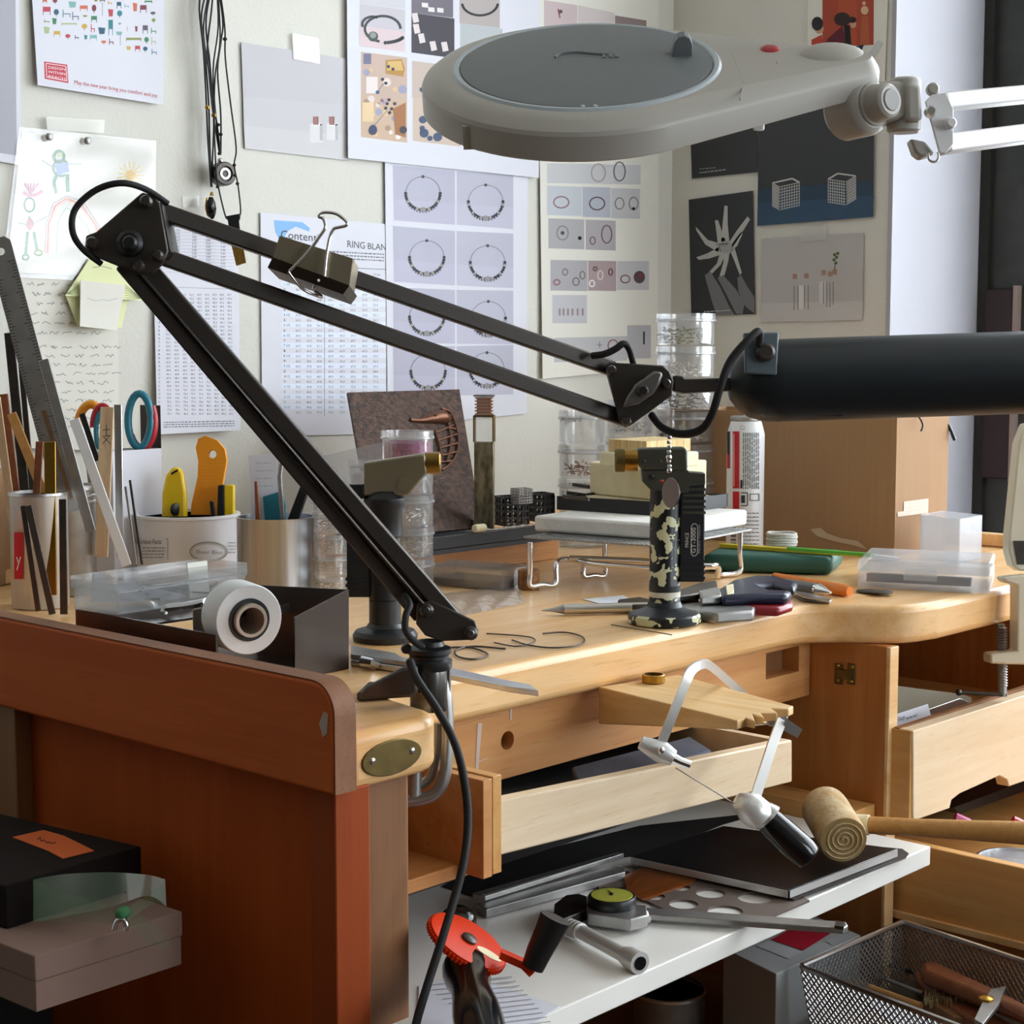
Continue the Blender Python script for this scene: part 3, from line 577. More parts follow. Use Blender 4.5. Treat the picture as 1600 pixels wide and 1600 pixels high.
# handwritten letter
o, p = sheet('handwritten_letter', 'thin white handwritten letter hanging behind the steel rulers', 'letter', 'back', [(18, 432), (184, 440), (186, 705), (30, 700)], 0.002, curl=0.004, m='paper_old')
random.seed(3)
for i in range(16):
    y = 444 + i * 15.2 if i < 6 else 458 + i * 14; x = 42 + (i % 3) * 8 + max(0, i - 7) * 6
    while x < (150 if i == 5 else 180):
        L = random.uniform(9, 17); pts_ = [(x + k * L / 6, y + random.uniform(-3, 3)) for k in range(7)]; p.line(pts_, .8, '#7a7876', 2); x += L + random.uniform(3, 12)
p.build('handwriting', o)
# child's drawing in a clear sleeve
dr_, p = sheet('child_drawing', "child's crayon drawing of green figures, rainbow and yellow sun", 'drawing', 'back', [(34, 206), (240, 224), (236, 436), (10, 425)], 0.002, m='paper_old')
gr = '#2f8058'
p.ring(92, 245, 8, 9, 5, gr, lay=2); p.disc(94, 242, 4, '#c9d6a0', 3); p.poly([(84, 256), (106, 254), (108, 268), (90, 274)], '#5f7fc4', 3); p.ring(96, 263, 13, 12, 4, gr, 60, 320, 2)
p.line([(88, 275), (84, 285), (88, 302)], 5, gr, 2); p.line([(105, 272), (106, 300)], 6, gr, 2); p.line([(64, 250), (84, 262)], 1.2, '#7a9a90', 2); p.line([(106, 256), (128, 256)], 1.2, '#7a9a90', 2)
p.ring(46, 320, 8, 11, 2.5, gr, lay=2); p.line([(36, 300), (46, 306), (58, 304), (66, 298)], 5, '#cf6f8c', 2)
for x in (38, 43, 48, 54, 60): p.line([(48, 304), (x, 286)], 2.4, '#d27f98', 2)
p.disc(47, 350, 6, '#b8606a', 3, ry=9); p.line([(46, 338), (46, 360)], 3, gr, 2); p.line([(43, 362), (40, 398)], 4.5, gr, 2); p.line([(53, 362), (58, 392)], 4.5, gr, 2); p.ring(40, 402, 5, 4, 3, gr, lay=2); p.ring(60, 395, 6, 4, 3, '#7f9f4a', lay=2)
p.line([(28, 348), (46, 352), (74, 338)], 1.2, '#7a9a90', 2)
arcp = lambda k: [(74 + k, 396), (76 + k, 350), (86 + k * .7, 322 + k), (104, 310 + k), (128 - k * .7, 320 + k), (150 - k, 352), (164 - k, 396)]
for k, h_ in ((0, '#e2856a'), (3, '#eec0a8'), (-4, '#9a9aa2'), (14, '#8fbfa2')): p.line(arcp(k), 2.6 if k == 0 else 1.2, h_, 2)
p.disc(204, 274, 8, '#dfb23c', 3)
for a in range(0, 360, 24): p.line([(204, 274), (204 + 22 * math.cos(math.radians(a)), 274 + 22 * math.sin(math.radians(a)))], 2, '#e6cf7a', 2)
p.build('crayon_marks', dr_)
sl, p = sheet('plastic_sleeve', 'crinkled clear plastic sleeve over the drawing pinned to the wall', 'sleeve', 'back', [(30, 198), (244, 220), (242, 444), (2, 432)], 0.0045, m='sleeve', thick=0.0003, n=20, wob=0.0012)
for u, v_ in ((77, 214), (137, 220)):
    q = px(u, v_, Y=YW - 0.010); B().ball(q, 0.0045, 10, (1, 0.6, 1)).build('pin', 'dull_steel', sl)
tape(sl, 'back', [(72, 182), (164, 188), (162, 208), (74, 203)], 0.006, MATS['tape'])
# sticky notes
o, p = sheet('sticky_note', 'pale yellow note with pencil rays behind the white note', 'note', 'back', [(140, 404), (222, 420), (224, 470), (102, 462)], 0.007, curl=0.006, m=mat('note_yellow', '#e3e6b4', 0.8))
p.line([(145, 418), (160, 416), (175, 420)], 1, '#8d9078', 2)
for k in range(7): p.line([(104, 459), (124, 445 + k * 3)], .7, '#7f8a60', 2); p.line([(222, 466), (195, 445 + k * 4)], .7, '#7f8a60', 2)
p.build('pencil_marks', o)['kind'] = 'stuff'
o, p = sheet('sticky_note', 'yellow note with folded edges under the white pencil note', 'note', 'back', [(102, 460), (200, 470), (190, 512), (122, 510)], 0.0075, curl=0.004, m='note_yellow')
o, p = sheet('sticky_note', 'small white note with a faint pencil doodle above the handwritten letter', 'note', 'back', [(126, 438), (196, 446), (182, 516), (125, 510)], 0.016, curl=0.008, m='paper_old')
p.line([(136, 466), (150, 470), (160, 468), (168, 470), (184, 466)], .8, '#aeb0b4', 2); p.build('pencil_marks', o)['kind'] = 'stuff'
B().prism([px(u, v_, Y=YW - 0.001) for u, v_ in ((285, 307), (311, 306), (311, 323), (286, 324))], (0, 0.0004, 0)).build('tape_piece', MATS['tape'])
tag(bpy.data.objects['tape_piece'], 'small square of tape on the wall left of the hanging cords', 'tape')
# small jewellery sheets near the corner
o, p = sheet('jewellery_print', 'cream sheet with pale pink photos high up in the corner', 'print', 'back', [(836, -160), (1030, -130), (1027, 215), (842, 200)], 0.002, m='paper_old')
p.poly([(850, 0), (902, 8), (902, 60), (850, 55)], '#c9b8ba', 1); p.poly([(903, 8), (960, 20), (960, 66), (903, 60)], '#cfc6c4', 1); p.poly([(961, 24), (1010, 32), (1010, 66), (961, 60)], '#8f7f80', 1); p.line([(875, 28), (872, 14)], 2, '#7d3a3c', 2); p.disc(876, 18, 3, '#5a4a50', 3); p.build('printed_photos', o)
o, p = sheet('jewellery_print', 'white sheet with rows of small ring and necklace photos in the corner', 'print', 'back', [(843, 205), (1029, 225), (1028, 575), (848, 592)], 0.004, m='paper_old', curl=0.003)
def q4(x0, y0, x1, y1, h, s=0): p.poly([(x0, y0), (x1, y0 + s), (x1, y1 + s * .8), (x0, y1)], h, 1)
q4(855, 255, 1001, 286, '#c8c8ca', 3); q4(855, 290, 909, 336, '#c3c7ce', 2); q4(910, 292, 954, 339, '#b5b9c4', 1); q4(955, 294, 1000, 341, '#c4c4c6', 1)
q4(857, 341, 913, 388, '#b0aeb0', 2); q4(915, 343, 962, 390, '#b0acae', 2); q4(860, 406, 918, 454, '#b0aeb2', 1); q4(919, 407, 963, 454, '#ac9a9c', 1); q4(964, 408, 1014, 453, '#c2c1c3', 0)
q4(863, 461, 917, 505, '#c3c3c8', 0); q4(866, 528, 980, 566, '#bcbcbe', -3); q4(980, 508, 1017, 560, '#b5b5b9', 0)
for x, y, rx, ry, h_ in ((877, 316, 12, 9, '#8d6a6c'), (933, 318, 12, 10, '#5c4a50'), (968, 318, 7, 9, '#8f8888'), (990, 318, 7, 10, '#8f8888'), (879, 364, 9, 11, '#86868a'), (948, 366, 8, 14, '#7a5a5c'), (926, 376, 4, 6, '#7d6468'), (935, 270, 11, 14, '#a89c9c'), (968, 268, 9, 15, '#77707a'), (883, 425, 4, 5, '#8a7a7e'), (900, 440, 5, 6, '#85777a'), (870, 441, 5, 4, '#94636a'), (910, 430, 4, 6, '#85777a'), (977, 436, 7, 6, '#8a5a5e'), (938, 430, 4, 7, '#d8c8c8'), (925, 443, 4, 5, '#efe9e6'), (930, 420, 3, 3, '#6e4a4e'), (954, 425, 3, 5, '#6e4a4e'), (958, 540, 8, 9, '#8c5a5e')): p.ring(x, y, rx, ry, 2, h_, lay=3, n=12)
p.disc(879, 364, 3, '#3f4a44', 4); p.disc(906, 372, 3, '#1b1b22', 4); p.disc(999, 433, 9, '#5c4a4e', 3, ry=10); p.disc(1001, 430, 3, '#8c3c40', 4); p.disc(990, 326, 2.5, '#2a2426', 4)
for x in (873, 879, 886, 893, 901, 909): p.rect(x, 482, x + 3, 493, '#a08c90', 3)
p.rect(1005, 518, 1007.5, 538, '#26262a', 3); p.line([(933, 539), (941, 539)], 1.2, '#77737a', 3); p.line([(937, 534), (937, 544)], 1.2, '#77737a', 3)
p.build('printed_photos', o)
# ------------------------------------------------------------ right wall prints
o, p = sheet('photo_print', 'colour photo of readers seated in front of a red panel', 'print', 'right', [(1262, -120), (1392, -128), (1382, 128), (1262, 140)], 0.002, m='paper_old')
p.poly([(1285, -110), (1366, -115), (1365, 70), (1285, 74)], '#a8432c', 1); p.poly([(1310, -110), (1340, -112), (1338, 70), (1310, 72)], '#b4502f', 2)
p.disc(1351, 16, 6, '#d8b48c', 3, ry=7); p.poly([(1346, 25), (1356, 25), (1359, 70), (1344, 70)], '#b05a36', 3); p.disc(1350, 5, 3, '#d8b48c', 3)
p.poly([(1268, 62), (1284, 54), (1290, 98), (1268, 96)], '#b9402e', 3); p.disc(1280, 45, 7, '#c99a80', 4, ry=8); p.disc(1277, 37, 9, '#20222a', 5, ry=11); p.rect(1268, 82, 1276, 97, '#6a7488', 4)
p.poly([(1292, 62), (1316, 40), (1330, 90), (1345, 95), (1330, 112), (1285, 108)], '#5c1626', 4); p.disc(1316, 30, 13, '#33201e', 5, ry=11); p.poly([(1318, 38), (1328, 40), (1330, 70), (1340, 78), (1324, 88)], '#15161a', 5); p.disc(1333, 38, 5, '#c69a84', 5, ry=6); p.disc(1332, 31, 6, '#2b1f1e', 6, ry=5)
p.poly([(1325, 100), (1362, 98), (1372, 126), (1330, 126)], '#77737c', 4); p.poly([(1342, 106), (1354, 108), (1380, 68), (1372, 62)], '#c9cccc', 6); p.poly([(1325, 74), (1350, 70), (1342, 88)], '#1d2430', 5); p.disc(1347, 84, 5, '#a9827a', 6, ry=4)
p.build('printed_image', o)
o, p = sheet('photo_print', 'black photo print mostly hidden behind the magnifier head', 'print', 'right', [(1076, 130), (1184, 118), (1183, 269), (1081, 279)], 0.002, m=mat('print_black', '#26292a', 0.4))
scrawl(p, (1093, 264), (1118, 262), 1.2, '#a8a8a4'); scrawl(p, (1093, 270), (1134, 265), 1.6, '#b8b8b4'); p.build('printed_text', o)
o, p = sheet('photo_print', 'black and white photo of a starfish held up by fingertips', 'print', 'right', [(1076, 312), (1176, 298), (1180, 491), (1080, 494)], 0.002, m='print_black')
st_ = '#b9bab6'
for pts_ in (([(1127, 380), (1129, 350), (1132, 321), (1137, 322), (1137, 350), (1140, 380)]), ([(1122, 385), (1119, 360), (1117, 344), (1122, 344), (1128, 362), (1136, 382)]), ([(1137, 382), (1150, 362), (1168, 338), (1172, 343), (1158, 366), (1142, 390)]), ([(1142, 384), (1158, 362), (1160, 366), (1152, 384), (1138, 398)]), ([(1124, 380), (1106, 375), (1087, 354), (1088, 360), (1102, 382), (1122, 394)]), ([(1123, 386), (1105, 396), (1088, 402), (1092, 406), (1108, 404), (1126, 398)]), ([(1126, 392), (1120, 412), (1105, 428), (1112, 428), (1126, 414), (1134, 396)]), ([(1132, 392), (1130, 412), (1124, 432), (1132, 430), (1138, 408), (1140, 394)]), ([(1140, 390), (1146, 404), (1156, 430), (1159, 426), (1152, 402), (1148, 388)])): p.poly(pts_, st_, 2)
p.disc(1134, 386, 10, '#a5a6a3', 3)
for pts_ in ([(1101, 430), (1110, 424), (1126, 450), (1140, 480), (1148, 492), (1120, 493), (1112, 470)], [(1121, 434), (1130, 430), (1150, 452), (1164, 474), (1160, 491), (1150, 490), (1136, 462)], [(1152, 434), (1158, 430), (1166, 445), (1179, 465), (1179, 490), (1166, 480), (1154, 456)]): p.poly(pts_, '#77787a', 3)
scrawl(p, (1120, 382), (1137, 381), 2, '#5a5a58', 5); scrawl(p, (1100, 487), (1140, 485), 1.2, '#c8c8c4', 6); p.build('printed_image', o)
o, p = sheet('photo_print', 'dark photo of two white lattice cubes on a blue ground', 'print', 'right', [(1186, 175), (1366, 160), (1364, 339), (1183, 353)], 0.0035, m='print_black')
p.poly([(1184, 296), (1365, 283), (1364, 339), (1183, 353)], '#2d4356', 1); p.poly([(1184, 318), (1365, 306), (1364, 339), (1183, 353)], '#34506a', 2)
for (l, n_, r), t_ in ((((1207, 286), (1218, 292), (1249, 285)), 0), (((1294, 280), (1322, 284), (1337, 275)), 1)):
    hh = 36
    for a, b_ in ((l, n_), (n_, r)):
        for i in range(9):
            k = i / 8; x = a[0] + (b_[0] - a[0]) * k; y = a[1] + (b_[1] - a[1]) * k; p.line([(x, y), (x, y + hh)], .9, '#c9c9c6', 3)
            p.line([(a[0], a[1] + hh * k), (b_[0], b_[1] + hh * k)], 1.0, '#c4c4c1', 3)
    bk = (l[0] + r[0] - n_[0], l[1] + r[1] - n_[1]); p.line([l, bk, r], 2.4, '#c4c4c1', 3)
p.build('printed_image', o)
o, p = sheet('photo_print', 'pale grey photo of glass bottles with a tiny plant', 'print', 'right', [(1190, 373), (1349, 363.5), (1347, 500), (1189, 503.5)], 0.002, m='photo_paper')
p.poly([(1190, 373), (1349, 363.5), (1348, 470), (1189, 474)], '#b9b7b4', 1); p.poly([(1189, 474), (1348, 470), (1347, 500), (1189, 503.5)], '#c6c4c1', 1)
for x, y in ((1242, 432), (1260, 431), (1287, 426), (1297, 428), (1304, 425)): p.rect(x - 3.5, y - 4, x + 3.5, y + 4, '#a98a78', 3)
for x, a, b_ in ((1240, 447, 484), (1246, 447, 484), (1256, 446, 483), (1262, 446, 484), (1286, 441, 475), (1291, 441, 480), (1296, 441, 480), (1301, 440, 476)): p.rect(x, a, x + 1.6, b_, '#8d8b8a', 3)
p.rect(1248, 446, 1256, 483, '#d9d8d6', 2); p.rect(1280, 440, 1290, 474, '#d0cecc', 2)
p.line([(1304, 423), (1305, 410)], 1.2, '#4a5a3c', 3)
for x, y in ((1303, 406), (1307, 402), (1304, 398), (1309, 396), (1306, 411)): p.disc(x, y, 2.6, '#55683f', 4, n=7)
p.build('printed_image', o); tape(o, 'right', [(1250, 356), (1290, 352), (1291, 374), (1251, 378)], 0.004, MATS['tape'])
# ------------------------------------------------------------ cord necklaces hanging from a nail
nail = px(338, -40, Y=YW - 0.012)
def cordline(pts_, r=0.0011, Y=YW - 0.014): return spline([px(u, v_, Y=Y - (i % 3) * 0.002) for i, (u, v_) in enumerate(pts_)], 5)
nk = root('cord_necklace', 'black cord necklace with a steel ball bearing pendant', 'necklace', px(345, 275, Y=YW - .014), 'black cord necklaces on the wall')
b = B(); b.tube(cordline([(337, -40), (341, 40), (333, 110), (338, 190), (343, 240)]), 0.0010, 6); b.tube(cordline([(333, -40), (318, 40), (326, 110), (332, 170), (343, 240)]), 0.0010, 6); b.tube(cordline([(336, -40), (330, 20), (324, 80), (330, 140), (340, 200), (344, 240)]), 0.0011, 6); b.tube(cordline([(338, -40), (348, 30), (346, 60), (340, 110), (345, 180), (345, 240)]), 0.0011, 6); b.build('cord', 'rubber', nk)
k = B()
for u, v_ in ((341, 195), (345, 210), (351, 61), (343, 240)): k.ball(px(u, v_, Y=YW - .017), 0.0024, 8)
k.build('knots', 'rubber', nk)['kind'] = 'stuff'
fb = frame(348, 272, yaw=38, d=dep(px(348, 272, Y=YW - .02))) @ Matrix.Rotation(math.radians(90), 4, 'X')
B(fb).shell([(17, -11), (18.5, -9), (18.5, 9), (17, 11)], [(12, -11), (12, 11)], 28).build('bearing_ring', 'dark_steel', nk)
B(fb).shell([(9, -9), (9, 9)], [(5.5, -9), (5.5, 9)], 24).build('bearing_core', 'steel', nk)
B(fb).lathe([(5.5, -7), (12, -7), (12, 7), (5.5, 7)], 24).build('bearing_shield', 'black_metal', nk)
B().ball(px(344, 251, Y=YW - .017), 0.0036, 10).build('bail', 'chrome', nk)
nk = root('cord_necklace', 'black cord necklace with a striped gold and black drop', 'necklace', px(330, 320, Y=YW - .014), 'black cord necklaces on the wall')
b = B(); b.tube(cordline([(333, -40), (315, 20), (321, 90), (326, 160), (328, 230), (331, 292)]), 0.0011, 6); b.tube(cordline([(334, -40), (312, 0), (318, 80), (322, 150), (325, 220), (330, 292)]), 0.0011, 6); b.tube(cordline([(336, -40), (322, 30), (328, 100), (334, 180), (332, 250), (330, 292)]), 0.0011, 6); b.build('cord', 'rubber', nk)
for u, v_ in ((324, 168), (334, 180)): B().ball(px(u, v_, Y=YW - .018), 0.0030, 10).build('bead', 'brass', nk)
fb = frame(330, 322, d=dep(px(330, 322, Y=YW - .018)))
B(fb).tube([(1, 0, 22), (1, 0, 16)], [1.5, 3.5], 8).build('bail', 'brass', nk)
B(fb).tube([(0, 0, 14), (-1, 0, 6), (-1, 0, -4), (0, 0, -14), (2, 0, -20)], [3, 8, 9, 7, 2], 10).build('drop', 'black_gloss', nk)
B(fb).tube([(-5, -6, 12), (-7, -7, 0), (-5, -6, -14)], 1.6, 6).build('gold_stripe', 'brass', nk)
nk = root('cord_necklace', 'black cord necklace with a dark bar pendant of gold mesh', 'necklace', px(368, 370, Y=YW - .014), 'black cord necklaces on the wall')
b = B(); b.tube(cordline([(340, -40), (351, 40), (352, 90), (360, 160), (369, 230), (366, 258), (372, 290), (376, 330), (372, 340)], Y=YW - .042), 0.0010, 6); b.tube(cordline([(339, -40), (344, 60), (336, 120), (335, 200), (338, 270), (342, 296), (350, 330), (354, 342)], Y=YW - .042), 0.0010, 6); b.build('cord', 'rubber', nk)
k = B()
for u, v_ in ((366, 258), (367, 274), (371, 287), (340, 292), (352, 61)): k.ball(px(u, v_, Y=YW - .046), 0.0022, 8)
k.build('knots', 'rubber', nk)['kind'] = 'stuff'
plate(B(), [(352, 338), (374, 334), (375, 340), (373, 345), (376, 372), (360, 374), (356, 345)], dep(px(360, 350, Y=YW - .046)), 0.004).build('bar', 'black_plastic', nk)
plate(B(), [(359, 372), (377, 369), (384, 410), (369, 415)], dep(px(360, 390, Y=YW - .046)), 0.004).build('mesh_bar', mat('gold_mesh', '#6b4a18', 0.45, 0.8, h2='#c29a4a', scale=900), nk)
# ================================================================== black architect lamp clamped to the left wing
D0, D1, D2 = 1.15, 1.05, 1.17
lm = root('architect_lamp', 'black jointed desk lamp clamped to the left wing of the bench', 'lamp', px(672, 1090, d=D0))
def bolt(parent, u, v, r, d, m='black_metal', name='bolt', L=0.006):
    M = Matrix.Translation(px(u, v, d=d)) @ Matrix(((RT.x, UU.x, -FW.x, 0), (RT.y, UU.y, -FW.y, 0), (RT.z, UU.z, -FW.z, 0), (0, 0, 0, 1)))
    R = r * d / F; return B(M).lathe([(R, 0), (R, L * .7), (R * .7, L)], 16).build(name, m, parent)
# clamp: pad lying on the wing, C-shaped iron below, screw
b = B(); pad = [(557, 1098), (575, 1074), (630, 1050), (640, 1052), (640, 1092), (565, 1099)]
b = B(); zp_ = ZT + .0006
pq = [px(u, v, z=zp_) for u, v in ((557, 1096), (640, 1090), (655, 1075), (575, 1078))]
pk = [px(626, 1040, d=D0 - .02), px(652, 1036, d=D0 - .02)]
b.hexa([q for q in pq] + [q + Vector((0, 0, 0.006)) for q in pq]); cl = b.build('clamp_pad', 'black_metal', lm, bevel=0.0015)
plate(B(), [(560, 1088), (572, 1074), (628, 1044), (652, 1040), (652, 1084), (640, 1090), (566, 1092)], D0 - .028, 0.014).build('clamp_wing', 'black_metal', lm, bevel=0.002)
cpts = [(690, 1045, D0), (698, 1100, D0), (699, 1170, D0), (694, 1215, D0), (680, 1240, D0), (655, 1250, D0), (630, 1252, D0)]
b = B().tube(spline(pts_d(cpts), 5), 0.0062, 12, flat=0.7, upv=FW); b.build('clamp_frame', 'dull_steel', lm, smooth=60)
b = B().tube(spline(pts_d([(683, 1130, D0 + .004), (681, 1180, D0 + .004), (672, 1215, D0 + .004), (650, 1230, D0 + .004)]), 5), 0.0035, 8); b.build('clamp_inner_rib', 'dull_steel', lm)
b = B().tube(pts_d([(650, 1175, D0), (648, 1250, D0)]), 0.0045, 12); b.build('clamp_screw', 'dull_steel', lm)
MB_ = frame(671, 1108, d=D0)
B(MB_).lathe([(30, 0), (31, 4), (29, 60), (28, 66)], 24).build('socket', mat('gun_metal', '#6e6c69', 0.25, 1.0), lm)
plate(B(), [(693, 1042), (704, 1046), (704, 1130), (694, 1138)], D0 - .004, 0.012).build('socket_plate', 'black_metal', lm, bevel=0.001)
B(MB_).lathe([(34, 64), (36, 68), (36, 78), (31, 82), (31, 86), (35, 90), (35, 97), (24, 101), (22, 108)], 28).build('collar', 'black_plastic', lm)
bolt(lm, 635, 1013, 8, D0 - .02, 'black_plastic', 'collar_knob')
# shoe
sh = plate(B(), [(651, 942), (675, 938), (742, 970), (748, 985), (738, 1000), (690, 1002), (664, 993), (650, 975)], D0 - .016, 0.003).build('shoe_plate', 'black_metal', lm, bevel=0.001)
plate(B(), [(651, 942), (675, 938), (742, 970), (748, 985), (738, 1000), (690, 1002), (664, 993), (650, 975)], D0 + .010, 0.003).build('shoe_plate', 'black_metal', lm, bevel=0.001)
for u, v in ((667, 953), (736, 989)): bolt(sh, u, v, 11, D0 - .016); bolt(sh, u, v, 6, D0 - .021)
# lower arm: two parallel channels
def beam(name, a, b_, w_, t_, m='black_metal'):
    p0, p1 = px(*a[:2], d=a[2]), px(*b_[:2], d=b_[2]); mm = (a[2] + b_[2]) / 2 / F
    d_ = (p1 - p0).normalized(); side = d_.cross(FW)
    return B().bar(p0, p1, w_ * mm, t_, side).build(name, m, lm, bevel=0.0012)
beam('lower_arm', (190, 412, D1), (655, 962, D0 - .004), 22, 0.010)
beam('lower_arm', (213, 398, D1 + .004), (726, 985, D0), 26, 0.012)
beam('arm_web', (201, 405, D1 + .002), (690, 973, D0 - .002), 30, 0.003)
beam('arm_rib', (203, 407, D1 - .004), (686, 972, D0 - .010), 5, 0.006)
# elbow
ep = [(222, 300), (242, 306), (250, 318), (263, 392), (255, 412), (238, 428), (215, 428), (150, 402), (132, 386), (134, 368), (150, 362)]
el = plate(B(), ep, D1 - .016, 0.003).build('elbow_plate', 'black_metal', lm, bevel=0.001)
plate(B(), ep, D1 + .012, 0.003).build('elbow_plate', 'black_metal', lm, bevel=0.001)
plate(B(), [(244, 312), (252, 318), (266, 392), (259, 402)], D1 - .015, 0.03).build('elbow_web', 'dark_steel', lm)
for u, v, r in ((230, 316, 10), (146, 381, 10), (205, 381, 21), (248, 400, 9), (219, 416, 9)): bolt(el, u, v, r, D1 - .016, 'black_plastic' if r > 15 else 'black_metal')
bolt(el, 205, 381, 12, D1 - .022, 'black_plastic', 'elbow_knob')
# upper arm
beam('upper_arm', (244, 328, D1), (957, 576, D2), 25, 0.011)
beam('upper_arm', (256, 402, D1), (978, 655, D2), 25, 0.011)
hp = [(946, 571), (952, 566), (1036, 571), (1046, 580), (1053, 596), (1050, 618), (985, 665), (976, 668), (968, 660)]
hd = plate(B(), hp, D2 - .016, 0.003).build('head_plate', 'black_metal', lm, bevel=0.001)
plate(B(), hp, D2 + .012, 0.003).build('head_plate', 'black_metal', lm, bevel=0.001)
plate(B(), [(948, 572), (956, 572), (984, 660), (974, 664)], D2 - .013, 0.025).build('head_web', 'black_metal', lm)
for u, v in ((955, 579), (978, 658), (1040, 600)): bolt(hd, u, v, 8, D2 - .016)
plate(B(), [(974, 636), (981, 618), (993, 600), (1022, 580), (1032, 580), (1036, 586), (1031, 600), (1022, 614), (1000, 630)], D2 - .032, 0.014).build('wing_knob', mat('knob_metal', '#7d7b78', 0.3, 0.7), lm, bevel=0.003)
bolt(hd, 1004, 611, 9, D2 - .034, 'black_plastic', 'knob_cap')
# rod and tubular head
b = B(); plate(b, [(1053, 586), (1068, 588), (1070, 592), (1142, 590), (1142, 610), (1068, 614), (1053, 610)], D2 - .006, 0.012); b.build('head_rod', 'black_metal', lm, bevel=0.0015)
def axis_m(u0, v0, u1, v1, d): 
    p0, p1 = px(u0, v0, d=d), px(u1, v1, d=d); z = (p1 - p0).normalized(); x = UU - z * UU.dot(z); x.normalize(); y = z.cross(x)
    return Matrix(((x.x, y.x, z.x, p0.x), (x.y, y.y, z.y, p0.y), (x.z, y.z, z.z, p0.z), (0, 0, 0, 1))) @ Matrix.Scale(d / F, 4)
HM = axis_m(1138, 597, 1600, 582, D2)
B(HM).lathe([(18, 0), (28, 2), (44, 14), (56, 30), (63, 52), (65, 76), (65, 78)], 40).build('head_cap', 'tube_black', lm)
B(HM).lathe([(62, 76), (64.5, 78), (64.5, 960), (60, 966)], 48).build('head_shade', 'tube_black', lm)
B(HM).lathe([(63, 960), (65, 963), (64, 1010), (50, 1030), (30, 1034)], 40).build('head_end', 'tube_black', lm)
plate(B(), [(1162, 520), (1217, 519), (1214, 586), (1165, 583)], D2 - .0315, 0.006).build('head_badge', mat('badge_grey', '#5e6b73', 0.45), lm, bevel=0.001)
bolt(lm, 1195, 551, 15, D2 - .0315, 'black_metal', 'badge_screw')
plate(B(), [(1198, 640), (1318, 642), (1317, 651), (1200, 650)], D2 - .012, 0.02).build('switch_bar', 'tube_black', lm, bevel=0.001)
# power cable in its visible runs
def cable(name, pts_, r, n=6): return B().tube(spline(pts_d(pts_), n), r * D1 / F, 8).build(name, 'rubber', lm, smooth=80)
cable('cable', [(158, 412, D1 - .01), (128, 388, D1 - .02), (113, 360, D1 - .03), (118, 326, D1 - .03), (150, 297, D1 - .03), (190, 286, D1 - .03), (228, 296, D1 - .02), (262, 318, D1 - .01)], 5)
cable('cable', [(925, 556, D2 - .02), (945, 553, D2 - .024), (962, 545, D2 - .025), (974, 537, D2 - .025), (983, 545, D2 - .02), (990, 570, D2)], 6)
cable('cable', [(1018, 648, D2), (1035, 668, D2 - .01), (1062, 678, D2 - .02), (1094, 672, D2 - .03), (1112, 648, D2 - .04), (1124, 610, D2 - .045), (1140, 566, D2 - .045), (1168, 532, D2 - .045), (1186, 518, D2 - .04), (1186, 540, D2 - .035)], 7)
cable('cable', [(632, 930, D0 - .02), (640, 945, D0 - .03), (634, 962, D0 - .035), (634, 985, D0 - .035), (648, 1003, D0 - .03), (660, 1010, D0 - .02)], 6)
cable('cable', [(640, 1032, D0 - .035), (652, 1062, D0 - .04), (684, 1110, D0 - .045), (712, 1165, D0 - .045), (727, 1230, D0 - .045), (731, 1290, D0 - .05), (724, 1350, D0 - .06), (708, 1410, D0 - .07), (690, 1470, D0 - .08), (666, 1545, D0 - .09), (648, 1610, D0 - .10), (640, 1680, D0 - .12)], 7)
# binder clip gripping the upper arm
bc = root('binder_clip', 'olive steel binder clip gripping the black lamp arm', 'clip', px(485, 440, d=1.07))
bd = 1.07
cf = B(); 
fr_ = [(437, 368), (552, 405), (543, 462), (420, 412)]
plate(cf, [(437, 368), (552, 404), (546, 446), (426, 402)], bd - .018, 0.0008); cf.build('clip_face', mat('clip_sheen', '#9a917a', 0.4, 0.7), bc, bevel=0.0002)  # lightened olive paints the bright reflection on the clip faces
plate(B(), [(426, 402), (546, 446), (536, 460), (418, 418)], bd - .018, 0.052).build('clip_spine', mat('clip_dark', '#3a2e26', 0.35, 0.7), bc)
plate(B(), [(545, 404), (553, 406), (546, 446), (536, 460), (533, 456)], bd - .017, 0.033).build('clip_end', 'clip_sheen', bc)
plate(B(), [(437, 368), (552, 404), (546, 446), (426, 402)], bd + .034, 0.0008).build('clip_face', 'clip_sheen', bc)
wd = lambda l: B().tube(spline(pts_d([(u, v, bd - .022) for u, v in l]), 5), 2.6 * bd / F, 8)
wd([(452, 424), (478, 398), (499, 370), (508, 355), (505, 342), (498, 338), (506, 332), (525, 334), (540, 345), (541, 352), (530, 355), (521, 358), (515, 372), (510, 400), (507, 432)]).build('wire_handle', 'chrome', bc, smooth=80)
B().tube(spline(pts_d([(450, 424, bd - .02), (465, 444, bd - .015), (480, 456, bd - .01), (503, 464, bd - .005), (490, 452, bd - .005), (498, 438, bd - .02)]), 5), 2.4 * bd / F, 8).build('wire_handle', 'chrome', bc, smooth=80)
